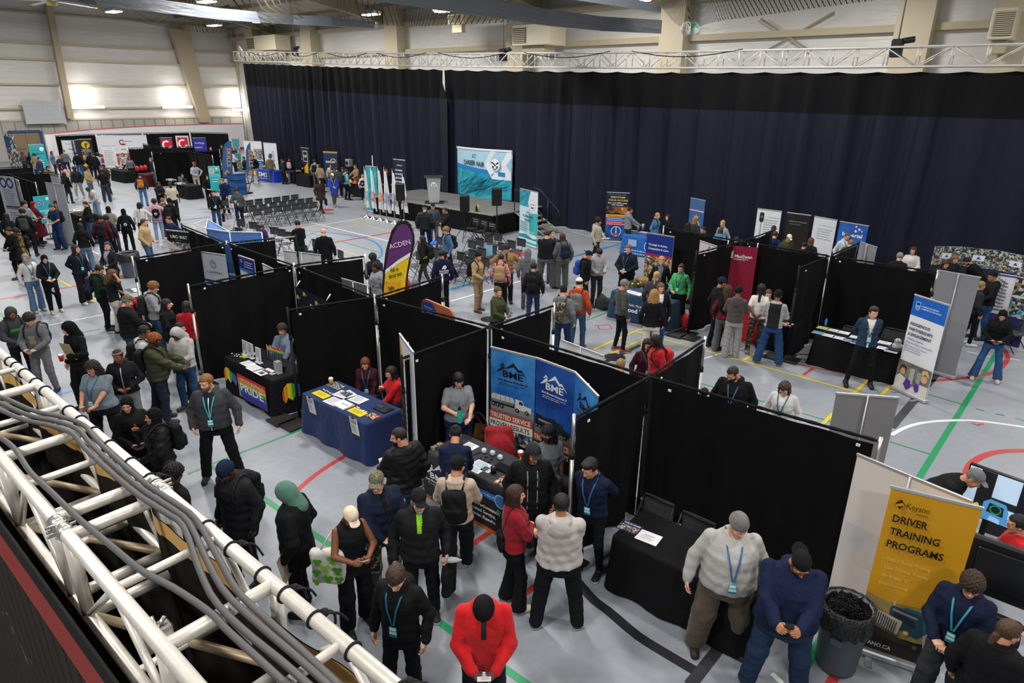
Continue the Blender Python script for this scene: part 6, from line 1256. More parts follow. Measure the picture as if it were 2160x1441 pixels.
paper(1016,982,.30,.2,'pale blue leaflet in the middle of the truck table','#c9d8e4',elems=txt);paper(1027,991,.16,.12,'white card beside the black mug on the truck table',elems=txt);paper(991,942,.22,.2,'white form at the back left of the truck table',elems=txt);paper(1002,992,.2,.1,'white slip at the front of the truck table',elems=txt)
q=at(1041,998,TZ);t=empty('mug',q,'black mug full of pens and sweets on the truck table','mug');MB().lathe([(.040,0),(.043,.10),(.037,.10),(.035,.02),(0,.015)],BLACK,q,18).build('cup',t);MB().tube([q+uvz(.04,-.01,.08),q+uvz(.075,-.02,.06),q+uvz(.04,-.01,.03)],.007,BLACK,6).build('handle',t);MB().lathe([(.03,.085),(.02,.105),(0,.11)],M('#c9a48a',.6,'spots',col2='#4a2c22'),q,12).build('contents',t)
V,F=surf(lambda P:rbx(P,(0,0,.02),(.14,.085,.022),.02),(-.2,-.12,-.02),(.2,.12,.07),.012);q=at(1062,990,TZ);one('folded_beanie',MB().add(np.array([q+uvz(x[0],x[1],x[2])for x in V]),F,M('#131417',.9,'cloth'),True),'black knitted hat laid flat on the truck table','hat')
q=at(1098,968,TZ);t=empty('coffee_cup',q,'white paper cup with a red band at the back right of the truck table','cup');MB().lathe([(.032,0),(.042,.11)],M('#b82a2a',.5),q,16).build('cup',t);MB().lathe([(.045,.108),(.045,.122),(.034,.135),(0,.137)],WHITE,q,16).build('lid',t)
q=at(1098,980,TZ);one('bottle',MB().lathe([(.02,0),(.022,.08),(.01,.10),(.008,.12)],M('#d8b020',.4),q,12),'tiny yellow bottle beside the white paper cup','bottle')
paper(1066,1021,.25,.2,'stack of orange and white booklets at the front right of the truck table',PH('#d8702a','#e6e2da',12),thick=.03,name='booklet_stack',cat='booklets');paper(922,945,.08,.2,'row of orange edged booklets at the left end of the truck table',PH('#d89030','#3a5a80',12),thick=.05,name='booklet_stack',cat='booklets')
for k in range(5):one('pen',MB().tube([at(995+k*3,961-k,TZ+.006),at(1004+k*3,958-k,TZ+.006)],.005,M('#222428',.4),6),'dark pen in the row of pens on the truck table','pen','row of pens on the truck table')
one('lanyard_pile',MB().tube([at(1037+a*11+2*math.sin(a*20),981+a*3+2*math.cos(a*17),TZ+.008)for a in np.linspace(0,1,40)],.006,M('#4a4c52',.5),6),'tangle of dark key rings behind the mug on the truck table','key ring')
V,F=surf(lambda P:smin(rbx(P,(0,.05,.66),(.22,.07,.14),.06),ell(P,(.02,-.02,.36),(.27,.22,.36)),.08)+.028*np.sin(np.arctan2(P[:,1]+.02,P[:,0])*8+P[:,2]*5)*np.clip(.95-P[:,2],0,1),(-.4,-.3,0),(.4,.3,.95),.025)
q=at(1048,985,.0);q=at(1052,905,.9);q=np.array([q[0],q[1],.12]);one('draped_jacket',MB().add(V*np.array([1,1,1.0])+q,F,M('#8c1620',.75,'cloth'),True),'dark red jacket draped over a chair below the truck banners','jacket')
q=at(1006,905,.45);q[2]=0;t=empty('basket',q,'wicker basket with a hooped handle beside the red jacket','basket');MB().lathe([(.16,.25),(.22,.45),(.21,.45),(.14,.27)],M('#6a4526',.7,'cloth'),q,20).build('bowl',t)
for s in(-.06,.06):MB().tube([q+uvz(.2*math.cos(a),s,.45+.28*math.sin(a))for a in np.linspace(0,math.pi,13)],.01,M('#5a3a20',.7),6).build('handle',t)
MB().rbox(q+[0,0,.125],(.2,.2,.125),.03,M('#2a2a2e',.7),AXU).build('crate',t)
paper(1328,1113,.28,.216,'glossy dark picture booklet on the bare black table','#20294a',thick=.006,ang=4,elems=[('r',.05,.12,.95,.62,PH('#6c747c','#c0a080',22)),('t',.12,.92,.74,.03,'THIS IS HOME','#e6e8ee',1),('l',.05,.4,.2,.08,2,'#d8dce6')],name='booklet',cat='booklet')
paper(1368,1134,.28,.216,'plain white sheet with a few printed lines on the bare black table',elems=[('t',.30,.75,.60,.018,'BURSARY','#6a6f78',1),('l',.2,.8,.48,.25,3,'#a0a4ac')],ang=6)
for i,(x,y,c,lab)in enumerate(((1736,692,'#d8c850','yellow brochure at the back left corner of the brochure table'),(1726,702,'#5f9fb8','teal brochure at the front left corner of the brochure table'),(1757,697,'#e2e4e8','white brochure second from the left at the back of the brochure table'),(1748,708,'#dfe2e6','white brochure second from the left at the front of the brochure table'),(1779,702,'#e4e5ea','white brochure left of the denim jacket at the back of the brochure table'),(1769,713,'#d0d8e0','pale brochure third along the front of the brochure table'),(1791,719,PH('#3a7ab8','#9ac4d8',20),'blue picture brochure in front of the denim jacket'),(1806,712,'#dde0e6','white brochure just left of the denim jacket'),(1808,724,'#7aa8d0','light blue brochure at the front left of the denim jacket'),(1866,724,'#e2e4ea','white pile of papers right of the denim jacket'),(1864,735,'#d8d8ec','lilac printed sheet right of the denim jacket'),(1880,741,'#b8b4e0','violet printed sheet at the front right of the brochure table'))):
 paper(x,y,.25,.2,lab,c,thick=.012 if 'pile' in lab else .004,elems=[('l',.1,.9,.8,.4,3,'#9aa0b0'),('r',0,0,1,.15,'#b0b8c8')],name='brochure',cat='brochure')
q=at(1738,692,TZ);q=at(1739,690,TZ)+uvz(0,.06);one('water_bottle',MB().lathe([(.03,0),(.032,.14),(.015,.17),(.014,.20)],M('#2f7fd0',.2),q,14),'blue water bottle at the back left of the brochure table','bottle')
q=at(1890,738,TZ);V,F=surf(lambda P:smin(smin(ell(P,(0,0,.09),(.10,.08,.085)),ell(P,(-.01,-.02,.20),(.07,.07,.065)),.03),ell(P,(.11,0,.06),(.06,.05,.05)),.03),(-.2,-.2,-.02),(.25,.2,.32),.012);t=empty('plush_owl',q,'white and grey plush snowy owl at the right end of the brochure table','soft toy');MB().add(V+q,F,M('#c9ccd4',.9,'spots',col2='#8a8d96',scale=40),True).build('body',t)
MB().lathe([(.15,0),(.165,.03),(.14,.045)],M('#3a3638',.8,'cloth'),q,18).build('nest',t);mb=MB()
for s in(-1,1):mb.lathe([(.012,0),(.011,.006),(0,.008)],BLACK,q+uvz(s*.025-.01,-.085,.215),8,[uvz(1,0),np.array([0,0,1.]),uvz(0,-1)]);mb.build('eye',t);mb=MB()
q=at(1338,604,TZ);t=empty('fire_helmet',q,'black and yellow firefighter helmet on the dark teal table','helmet');MB().lathe([(.20,0),(.19,.02),(.14,.04),(.13,.10),(.08,.17),(0,.19)],M('#20221e',.4),q,20,None,True,1.25).build('shell',t)
mb=MB()
for a in range(6):mb.lathe([(.035,-.02),(.035,.02)],M('#c9d81c',.4),q+[.13*math.cos(a*1.05)*1.2,.13*math.sin(a*1.05),.10],6)
mb.build('trim',t)
V,F=surf(lambda P:rbx(P,(0,0,.10),(.30,.16,.10),.08)+.02*np.sin(P[:,0]*20)*np.sin(P[:,1]*22),(-.4,-.25,-.02),(.4,.25,.25),.022);q=at(1362,601,TZ);one('turnout_coat',MB().add(np.array([q+uvz(*x)for x in V]),F,M('#8a6f48',.9,'cloth'),True),'folded tan firefighter coat on the dark teal table','coat')
paper(1338,618,.55,.25,'white chart lying on the dark teal table',elems=txt,ang=-8);paper(1306,607,.25,.18,'grey printed leaflets at the left end of the dark teal table',PH('#8a8f98','#c8ccd2',25))
for x,y,c,lab in((1356,484,'#d0dcf0','clear cup on the bright blue table, right one'),(1346,485,'#c87a9c','pink marked cup on the bright blue table, left one')):q=at(x,y,TZ);one('cup',MB().lathe([(.04,0),(.05,.22),(.046,.22),(.036,.01)],M(c,.3,'spots',col2='#8aa0c8',scale=25),q,14),lab,'cup')
paper(1358,490,.35,.25,'white paper on the bright blue table',elems=txt);paper(1338,487,.3,.1,'yellow strip on the bright blue table','#d8c84a')
q=at(1282,660,0);V,F=surf(lambda P:rbx(P,(0,0,.12),(.32,.18,.12),.08)+.03*np.sin(P[:,0]*14+P[:,1]*9),(-.45,-.3,-.02),(.45,.3,.32),.025)
def sack(px,py,s,mat,label,name='bag',cat='bag'):q=at(px,py,0);return one(name,MB().add(np.array([q+uvz(*(x*np.array(s)))for x in V]),F,mat,True),label,cat)
sack(1275,652,(.9,1,1.5),M('#1a1b1e',.8,'spots',col2='#2a2c30',scale=8),'black bags heaped on the floor left of the dark teal table');sack(1291,655,(.45,.8,.9),M('#b8c0c8',.5,'spots',col2='#404448',scale=9),'pale bag among the black bags by the dark teal table');sack(1449,690,(.8,.9,1.3),M('#a81c22',.7,'cloth'),'red duffel bag on the floor beside the black wing left of the maroon banner')
sack(432,775,(.5,.8,2.0),M('#26282c',.8,'cloth'),'dark grey rucksack on the floor beside the pale hooded student','backpack','backpack')
paper(284,612,.5,.35,'black folder with white cards on the careers wing table','#1a1b1e',elems=[('r',.1,.4,.45,.8,'#e0e0e4'),('r',.55,.3,.9,.7,'#d8dade')],name='folder',cat='folder');paper(428,660,.3,.5,'blue and white leaflets beside the red jacket',PH('#6f9fd8','#e0e6f0',14),thick=.02);paper(400,680,.2,.2,'yellow leaflet at the edge of the dark blue table','#d8c01c')
paper(158,445,.7,.4,'heap of pink and white papers on the small black table',PH('#c89a90','#e2e2e6',7),thick=.03);paper(1600,652,.2,.2,'blue leaflet on the red clothed table','#5f9fd0');paper(1654,684,.35,.3,'white and red leaflets on the black table of the maroon booth',PH('#c84a40','#e2e0e2',9),thick=.02)
q=at(387,384,TZ);t=empty('laptop',q,'open laptop on the far black table','laptop');MB().box(q+[0,0,.012],(.24,.16,.012),M('#55575c',.4),AXU).build('keyboard',t);MB().box(q+uvz(0,-.16,.16),(.24,.012,.15),M('#6c7076',.4),AXU).build('screen',t)
for x,y,c,lab in((361,381,PH('#8a90b0','#e0e0e4',9),'white and lilac giveaways at the left of the laptop'),(380,389,PH('#7aa04a','#e0e4d8',9),'green and white leaflets before the laptop'),(251,352,PH('#c8b0a8','#e4e4e8',6),'leaflets on the table by the wide white banner'),(268,349,'#e2e4e8','white boxes on the table by the wide white banner'),(563,352,'#d8a82c','yellow giveaways on the bright blue far table'),(635,362,PH('#9a9490','#d8d4d0',7),'pale leaflets on the second machine dealer table'),(757,378,PH('#8a8d92','#c8b040',7),'mixed gear on the dark helmet table')):paper(x,y,.7,.35,lab,c,thick=.08)
for i,(x,y)in enumerate(((291,363),(300,362),(308,361))):V2_,F2_=surf(lambda P:smin(ell(P,(0,0,.22),(.14,.1,.15)),ell(P,(0,0,.34),(.08,.07,.06)),.04)+.01*np.sin(P[:,0]*40),(-.25,-.2,-.02),(.25,.2,.5),.025);q=at(x,y,TZ);one('gift_bag',MB().add(V2_+q,F2_,M('#c81e20',.5,'plain'),True),('leftmost','middle','rightmost')[i]+' of three bright red bags on the table by the orange backpack','bag')
for i,(x,y,c)in enumerate(((750,387,'#c83028'),(738,385,'#d8b020'),(742,416,'#4a4c38'))):q=at(x,y,TZ if i<2 else 0);one('hard_hat',MB().lathe([(.20,0),(.17,.02),(.15,.10),(.08,.18),(0,.20)],M(c,.4),q,16),('red hard hat on the dark far table','yellow hard hat on the dark far table','dark helmet on the floor under the far helmet table')[i],'hard hat')
q=at(737,353,1.45);q[2]=0;t=empty('projector_light',q,'grey work light box on a stand behind the helmet table','lamp');MB().rbox(q+[0,0,1.72],(.20,.16,.22),.05,M('#9aa0a2',.4,metal=.3),AXU).build('housing',t);MB().tube([q,q+[0,0,1.45]],.04,BLACK,8).build('stand',t);MB().lathe([(.12,0),(.11,.04),(.07,.02)],M('#2a2c2e',.2),q+uvz(0,-.16,1.72),16,[uvz(1,0),np.array([0,0,1.]),uvz(0,-1)]).build('lens',t)
q=at(503,410,0)
for k in range(3):
 mb=MB();mb.rbox(q+[0,0,.20+k*.42],(.50,.36,.19),.06,M('#1f4f86',.45),AXU);t=empty('storage_tote',q+[0,0,k*.42],('bottom','middle','top')[k]+' blue storage tote in the stack by the feather flags','storage box','stacked blue totes');mb.build('box',t)
 MB().rbox(q+[0,0,.20+k*.42+.19],(.54,.40,.02),.06,M('#1a4576',.45),AXU).build('lid',t)
def bin_(px,py,z,r,label):
 p=at(px,py,z);b=np.array([p[0],p[1],0]);t=empty('waste_bin',b,label,'bin')
 MB().lathe([(r*.80,0),(r*.83,.02),(r*.98,z-.03),(r*1.03,z-.03),(r*1.03,z),(r*.94,z),(r*.78,.06),(0,.05)],M('#5b636c',.5,'plastic'),b,36).build('barrel',t)
 V=[];n=48;rows=[]
 for(rr,zz,w_)in((r*1.06,z-.26,.05),(r*1.07,z-.12,.03),(r*1.08,z+.012,.008),(r*1.0,z+.022,.008),(r*.90,z-.04,.03),(r*.80,z-.30,.06),(r*.55,z-.48,.06),(.02,z-.52,0)):
  rows.append([b+[(rr*(1+w_*math.sin(k*2.7+zz*9)))*math.cos(2*math.pi*k/n),(rr*(1+w_*math.sin(k*2.7+zz*9)))*math.sin(2*math.pi*k/n),zz+w_*.5*math.sin(k*1.9)]for k in range(n+1)])
 for x in rows:x[-1]=x[0]
 MB().grid(rows,M('#0e0e10',.32,'bag',spec=.6)).build('bin_liner',t)
 for s in(0,math.pi):MB().box(b+[r*1.0*math.cos(s+.9),r*1.0*math.sin(s+.9),z-.32],(.02,.06,.03),M('#555d66',.5),[np.array([math.cos(s+.9),math.sin(s+.9),0]),np.array([-math.sin(s+.9),math.cos(s+.9),0]),np.array([0,0,1.])]).build('handle',t)
bin_(1790,1276,.80,.245,'large grey waste bin with black liner beside the orange driver banner');bin_(269,533,.80,.30,'grey waste bin with black liner beside the silver post at the left')
def chair_at0(label,cat_g,col='#3d3e41',holes=False):
 t=empty('folding_chair',(0,0,0),label,'chair',cat_g);m=M(col,.5,'plastic');f=M('#1c1d1f',.4,metal=.3)
 mb=MB();mb.rbox((0,.0,.445),(.20,.20,.012),.06,m);mb.build('seat',t)
 G=[[(x,-.235-.05*math.cos(x*4)*.6-.06*(z-.62),z)for x in np.linspace(-.215,.215,9)]for z in np.linspace(.56,.85,6)]
 mb=MB();mb.grid(G,m);mb.grid([[(p[0],p[1]-.012,p[2])for p in r]for r in G],m,True,True)
 for e in(0,-1):mb.grid([[tuple(p)for p in G[e]],[(p[0],p[1]-.012,p[2])for p in G[e]]],m,False)
 for s in(0,-1):mb.grid([[tuple(r[s])for r in G],[(r[s][0],r[s][1]-.012,r[s][2])for r in G]],m,False)
 if holes:
  for k in range(12):mb.lathe([(.018,-.002),(.018,.006)],M('#c8c8cc',.5),(-.15+.06*(k%6),-.262-.06*(.08+.09*(k//6)),.70+.08*(k//6)),8,[np.array([1,0,0]),np.array([0,0,1.]),np.array([0,1.,0])])
 mb.build('backrest',t)
 for s in(-1,1):
  MB().tube([(s*.225,.235,.0),(s*.225,.0,.43),(s*.218,-.25,.83)],.011,f,6).build('leg',t)
  MB().tube([(s*.20,-.26,.0),(s*.20,.12,.43)],.011,f,6).build('leg',t)
 MB().tube([(-.225,.18,.10),(.225,.18,.10)],.008,f,6).tube([(-.218,-.25,.84),(.218,-.25,.84)],.011,f,6).build('crossbar',t)
 return t
CH0=None
def put_chair(p,ang,label,group,tilt=0,proto=[None]):
 if proto[0]is None:
  r=chair_at0(label,group);proto[0]=r
 else:
  r=proto[0].copy();C.objects.link(r)
  for c in proto[0].children:d=c.copy();C.objects.link(d);d.parent=r
 r.location=p;r.rotation_euler=(tilt,0,ang);tag(r,label,'chair',group);return r
ang_cam=lambda p:math.atan2(-p[1],-p[0])-math.pi/2
ORD=['first','second','third','fourth','fifth','sixth','seventh','eighth','ninth','tenth']
rows=(('back row of grey folding chairs left of the flags',[(479,423),(512,427),(532,424),(552,421),(572,419),(590,417),(609,414.5),(628,412)]),('middle row of grey folding chairs left of the flags',[(520,438),(540,435),(561,433),(583,428),(603,426),(622,423),(641,421),(659,419)]),('front row of grey folding chairs left of the flags',[(549,443),(572,439),(593,436),(612,434.5),(631,432),(649,430),(668,428)]))
for nm,px in rows:
 for i,(x,y)in enumerate(px):
  p=at(x,y,.84);p[2]=0;d=at(628,412,.84)-at(512,427,.84);put_chair(p,math.atan2(d[1],d[0])-math.pi,'%s chair from the left, %s'%(ORD[i],nm),'folding chairs in rows')
blk=[((984,510),'black folding chair in the far row, behind the blond youth'),((1001,505),'black folding chair in the far row, second from the blond youth'),((1020,499),'black folding chair in the far row, second from its right end'),((1040,495),'black folding chair at the right end of the far row by the speaker stand'),((986,530),'black folding chair in the middle row just right of the blond youth'),((1004,526),'black folding chair in the middle row beside the blue sheet'),((1027,520),'black folding chair with the blue sheet on it'),((1049,515),'black folding chair in the middle row left of the curly haired youth'),((1068,510),'black folding chair in the middle row behind the curly haired youth'),((1089,506),'black folding chair at the right end of the middle row by the teal banner'),((876,513),'black folding chair right of the purple flag top'),((917,503),'black folding chair holding a blue cap'),((934,501),'black folding chair holding a teal box'),((908,526),'black folding chair left of the security guard'),((872,535),'black folding chair beside the purple flag, nearest row'),((960,535),'black folding chair right of the security guard'),((978,545),'black folding chair in the nearest row behind the tan jacket'),((1010,546),'black folding chair in the nearest row hidden by the tan jacket')]
for(x,y),lab in blk:p=at(x,y,.84);p[2]=0;put_chair(p,UA+math.radians(176),lab,'folding chairs before the stage')
for(x,y),a,lab in(((497,465),200,'dark chair behind the blue canopy, far one'),((524,471),200,'dark chair behind the blue canopy, second'),((490,483),190,'dark chair right above the blue canopy frame'),((537,477),195,'dark chair left of the child in violet'),((567,482),195,'dark chair right of the child in violet'),((582,486),195,'dark chair left of the man in black, nearer'),((599,492),195,'dark chair touching the man in black'),((702,531),170,'chair showing right of the bald man in black'),((655,508),190,'chair showing between the two men in black'),((641,533),190,'chair behind the bare pipe, left of the bald man'),((626,520),190,'chair behind the bare pipe under the man in black')):
 p=at(x,y,.84);p[2]=0;put_chair(p,UA+math.radians(a),lab,'folding chairs behind the canopy')
for(x,y),lab in(((1379,1064),'black folding chair behind the bare black table, left one'),((1463,1104),'black folding chair behind the bare black table, right one'),((1799,694),'black folding chair behind the brochure table, left of the denim jacket'),((1886,698),'black folding chair behind the brochure table, right of the denim jacket'),((1450,614),'black folding chair behind the woman in green')):
 p=at(x,y,.84);p[2]=0;put_chair(p+uvz(0,-.12),UA+math.pi,lab,'folding chairs behind the booth tables')
p=at(2150,670,.84);p[2]=0;put_chair(p,UA+1.0,'black folding chair at the right edge below the poster boards','folding chairs behind the booth tables')
pr=chair_at0('','folded perforated chairs','#1d1e21',True);first=True
for i,(x,y)in enumerate(((994,461),(1011,466),(1028,471))):
 if i==0:r=pr
 else:
  r=pr.copy();C.objects.link(r)
  for c in pr.children:d=c.copy();C.objects.link(d);d.parent=r
 p=at(x,y,.86);p[2]=0;r.location=p;r.rotation_euler=(0,0,UA+math.pi*.97);tag(r,('left','middle','right')[i]+' one of the three perforated chairs against the stage front','chair','folded perforated chairs')
q=at(917,515,.47);one('cap',MB().lathe([(.16,0),(.14,.04),(.09,.11),(0,.13)],M('#1f6fd0',.6),q,14,None,True,1.2),'bright blue cap lying on a chair before the stage','cap');one('lunch_box',MB().rbox(at(932,516,.47)+[0,0,.05],(.2,.14,.05),.03,M('#5fc4cc',.4),AXU),'light teal box lying on a chair before the stage','box')
q=at(1030,530,.9);one('notice_sheet',MB().box(at(1030,528,.70),(.15,.006,.18),M('#8fc4e4',.5),[np.array([.97,-.2,0]),np.array([.2,.97,.1]),np.array([0,-.1,1.])]),'pale blue sheet propped on a black chair','paper')
for i,(x,y)in enumerate(((1000,0),)):pass
SH=.92
sa,sb,sc=at(798,411,SH),at(1040,453,SH),at(1152,431,SH);(us_,vs_)=to_uv(sb);(_,vB)=to_uv(sc);(uL,_)=to_uv(sa);vB=min(vB+.2,CV-.3)
t=empty('stage',uvz((uL+us_)/2,(vs_+vB)/2,0),'low stage with grey deck and black pleated skirt','stage')
nd=5;mb=MB()
for i in range(nd):
 for j in range(2):
  a=uL+(us_-uL)*(i+.5)/nd;b=vs_+(vB-vs_)*(j+.5)/2;mb.box(uvz(a,b,SH-.03),((us_-uL)/nd/2-.012,(vB-vs_)/4-.012,.03),M('#6d6c6a',.6,'plain'),AXU)
mb.build('deck',t);mb=MB();al=M('#b5b2ab',.4,metal=.5)
mb.box(uvz((uL+us_)/2,vs_-.01,SH-.03),((us_-uL)/2,.015,.035),al,AXU);mb.box(uvz(us_+.01,(vs_+vB)/2,SH-.03),(.015,(vB-vs_)/2,.035),al,AXU);mb.box(uvz(uL-.01,(vs_+vB)/2,SH-.03),(.015,(vB-vs_)/2,.035),al,AXU);mb.build('edge_trim',t)
mb=MB();path=[uvz(uL,vB),uvz(uL,vs_),uvz(us_,vs_),uvz(us_,vB)];nn=[uvz(-1,0),uvz(0,-1),uvz(1,0)]
for k in range(3):
 a,b=path[k],path[k+1];L=np.linalg.norm(b-a);S=np.linspace(0,1,int(L/.06));G=[[a+(b-a)*s+nn[k]*(.025+(.008+.02*(1-z/SH))*math.sin(i*1.9))+[0,0,z]for i,s in enumerate(S)]for z in(SH-.05,.5,.03)];mb.grid(G,M('#0f0f12',.9,'drape'))
mb.build('skirt',t)
b=at(916,428,SH);t=empty('lectern',b,'silver tapering lectern on the stage with a round emblem','lectern');LG=M('#b3b6ba',.35,'brushed',metal=.4);up=np.array([0,0,1.]);dcam=-b/np.linalg.norm(b*[1,1,0])*[1,1,0];dx=np.array([-dcam[1],dcam[0],0])
hb=[(-.30,.22),(.30,.22),(.30,-.22),(-.30,-.22)];V=[b+dx*x*.75+dcam*y+up*.05 for x,y in hb]+[b+dx*x*1.12+dcam*y+up*1.18 for x,y in hb]
MB().add(V,[(3,2,1,0),(4,5,6,7),(0,1,5,4),(1,2,6,5),(2,3,7,6),(3,0,4,7)],LG).build('body',t);MB().box(b+up*.025,(.44,.32,.025),M('#26272a',.5),[dx,dcam,up]).build('base',t);MB().box(b+up*1.22,(.44,.30,.025),M('#2b2c2e',.5),[dx,dcam,(up-dcam*.18)]).build('top',t)
MB().tube([b+up*1.24,b+up*1.42+dx*.05,b+up*1.5-dcam*.1],.01,BLACK,6).build('microphone',t);mb=MB();e=b+dcam*.235+up*.86
def emblem(mb,c,ax,ay,n,r):
 ring=lambda k,dn,sx=1:[c+ax*(k*sx*math.cos(q))+ay*k*math.sin(q)+n*dn for q in np.linspace(0,2*math.pi,25)[:-1]]
 mb.poly(ring(r,.002),M('#8fa8bc',.4));mb.poly(ring(r*.92,.004),M('#e6eaf0',.4))
 for poly,c_ in(([(-.78,.28),(-.55,.42),(-.05,.12),(.30,-.22),(.05,-.2),(-.35,.05)],'#1d2430'),([(.78,.28),(.55,.42),(.28,.26),(.12,.10),(.35,.05)],'#1d2430'),([(-.02,-.02),(-.30,-.24),(-.06,-.2),(.1,-.06)],'#1d2430'),([(-.62,-.22),(-.38,-.16),(-.2,-.36),(-.36,-.6),(-.52,-.5)],'#1d2430'),([(.62,-.22),(.38,-.16),(.2,-.36),(.36,-.6),(.52,-.5)],'#1d2430'),([(-.45,-.66),(-.15,-.5),(.15,-.5),(.45,-.66),(0,-.86)],'#3f9fc8')):
  mb.poly([c+ax*x*r+ay*y*r+n*.006 for x,y in poly],M(c_,.4))
emblem(mb,e,-dx,up,dcam,.145);mb.build('emblem',t)
A,B=at(957,409,SH),at(1070,425,SH);zt=SH+2.9
d0=ray(1014,312);
za=CAM_H+(ray(956,309)/np.linalg.norm(ray(956,309)[:2])*np.linalg.norm(A[:2]))[2]
zbp=CAM_H+(ray(1073,318)/np.linalg.norm(ray(1073,318)[:2])*np.linalg.norm(B[:2]))[2];zt=(za+zbp)/2
d,n,L=face_dir(A.copy(),B.copy());ax=d if np.cross(d,(0,0,1))@n>0 else-d;o=(A if ax@d>0 else B);o=np.array([o[0],o[1],SH]);Hb=zt-SH
t=empty('fabric_backdrop',(A+B)/2,'large curved teal backdrop on the stage reading career fair','backdrop');crv=lambda u:n*(-.30*4*u*(1-u)+.30)*-1
def bp(u,v,k=0):return o+ax*L*u+up*Hb*v+crv(u)+n*.004*k
mb=MB();US=np.linspace(0,1,25)
def band(pt_b,pt_t,m,k):mb.grid([[bp(u,pt_b(u),k)for u in US],[bp(u,pt_t(u),k)for u in US]],m,False)
feath=M('#167f9c',.5,'mix',col2='#35b0c4',scale=1.6)
mb.grid([[bp(u,v)for u in US]for v in(0,.5,1)],M('#a9cfe2',.5,'cloth'));mb.grid([[bp(u,v)-n*.06 for u in US]for v in(0,1)],M('#8f9aa2',.6));mb.grid([[bp(u,1)for u in US],[bp(u,1)-n*.06 for u in US]],M('#dfe6ea',.6));band(lambda u:0,lambda u:.60-.12*u,feath,1);band(lambda u:.57-.12*u,lambda u:.66-.12*u,M('#1f7fc4',.5),2)
for k in range(34):
 r=np.random.RandomState(k+40);x=r.uniform(.02,.6);y=r.uniform(.01,.22);Lr=r.uniform(.25,.60);an=r.uniform(.35,1.2);w_=r.uniform(.008,.034);c=('#2795ac','#14708c','#3fb0c0','#125a72','#2fa4b6')[k%5]
 P=[]
 for q,s in[(q,1)for q in np.linspace(0,1,7)]+[(q,-1)for q in np.linspace(1,0,7)]:
  P.append((min(.98,x+Lr*q*math.cos(an)*.9+.06*q*q+s*w_*math.sin(math.pi*q)),min(.53,y+Lr*q*math.sin(an)*1.0)))
 mb.poly([bp(a,b_,3+k*.12)for a,b_ in P],M(c,.5))
mb.poly([bp(a,b_,7)for a,b_ in((.70,.995),(1,.995),(1,.40),(.72,.41),(.60,.68))],M('#dfe5ee',.5));mb.poly([bp(a,b_,7.4)for a,b_ in((1,.84),(.93,.70),(1,.55))],M('#8fc4dc',.5));mb.grid([[bp(u,.965,7.2)for u in US],[bp(u,1,7.2)for u in US]],M('#e4eaf0',.5),False)
emblem(mb,bp(.77,.70,8),ax,up,n,.33)
for(u0,u1,v,h,s,bold)in((.365,.445,.80,.20,'ATC',False),(.18,.43,.655,.23,'CAREER',True),(.455,.595,.64,.23,'FAIR',True)):Vt,Ft=text_geo(s,bold);mb.add([bp(u0+q[0]/Vt[:,0].max()*(u1-u0),v+q[1]*h/.73/Hb,8)for q in Vt],Ft,M('#1f3c5c',.5))
mb.build('printed_fabric',t)
for u in(0,.5,1):MB().tube([bp(u,0)-n*.03,bp(u,1)-n*.03],.02,ALU,6).build('frame',t)
def loud(px,py,zc,label,tripod=True,h=.33,w_=.20):
 c=at(px,py,zc);b=np.array([c[0],c[1],0]);t=empty('loudspeaker',b,label,'loudspeaker');d=-b/np.linalg.norm(b);x=np.array([-d[1],d[0],0]);A=[x,d,up]
 MB().rbox(c,(w_,.18,h),.06,M('#161719',.6),A).build('cabinet',t);MB().box(c+d*.185,(w_*.86,.008,h*.9),M('#1f2022',.8,'cloth'),A).build('grille',t);MB().tube([b+[0,0,.35],c-[0,0,h]],.02,BLACK,8).build('pole',t)
 for k in range(3):a=k*2.09+.4;MB().tube([b+[0,0,.75],b+[.55*math.cos(a),.55*math.sin(a),.02]],.013,BLACK,6).build('leg',t)
loud(980,429,1.55,'black loudspeaker in front of the stage, left of the two');loud(1048,415,2.05,'black loudspeaker on a tall tripod at the stage corner');loud(844,405,1.75,'black loudspeaker on a stand behind the white flags',h=.36)
for x,y,c,lab in((1005,447,'#26241c','dark bottle standing at the stage edge'),(1009,446,'#d8c83a','yellow bottle standing at the stage edge')):q=at(x,y,SH);one('bottle',MB().lathe([(.05,0),(.05,.20),(.025,.26),(.025,.30)],M(c,.3),q,12),lab,'bottle')
s0=at(1118,437,SH);e0_=uvz(us_+.02,(vs_+vB)/2+.3,0);t=empty('stage_steps',e0_,'metal steps with railings leading down from the stage','steps');AL2=M('#a9a59c',.4,metal=.5)
for k in range(5):
 z=SH*(1-(k+.6)/5.6);MB().box(e0_+uvz(.22+.30*k,0,z),(.14,.55,.02),AL2,AXU).build('tread',t)
for s in(-1,1):
 MB().tube([e0_+uvz(0,s*.57,SH-.06),e0_+uvz(1.75,s*.57,.03)],.035,AL2,8).build('stringer',t);f=M('#2a2b2d',.4)
 MB().tube([e0_+uvz(0,s*.6,SH),e0_+uvz(0,s*.6,SH+.95),e0_+uvz(.5,s*.6,SH+.85),e0_+uvz(1.55,s*.6,.95),e0_+uvz(1.62,s*.6,.75),e0_+uvz(1.5,s*.6,.60)],.022,f,8).build('railing',t);MB().tube([e0_+uvz(.95,s*.6,.35),e0_+uvz(.95,s*.6,1.35)],.022,f,8).build('railing',t)
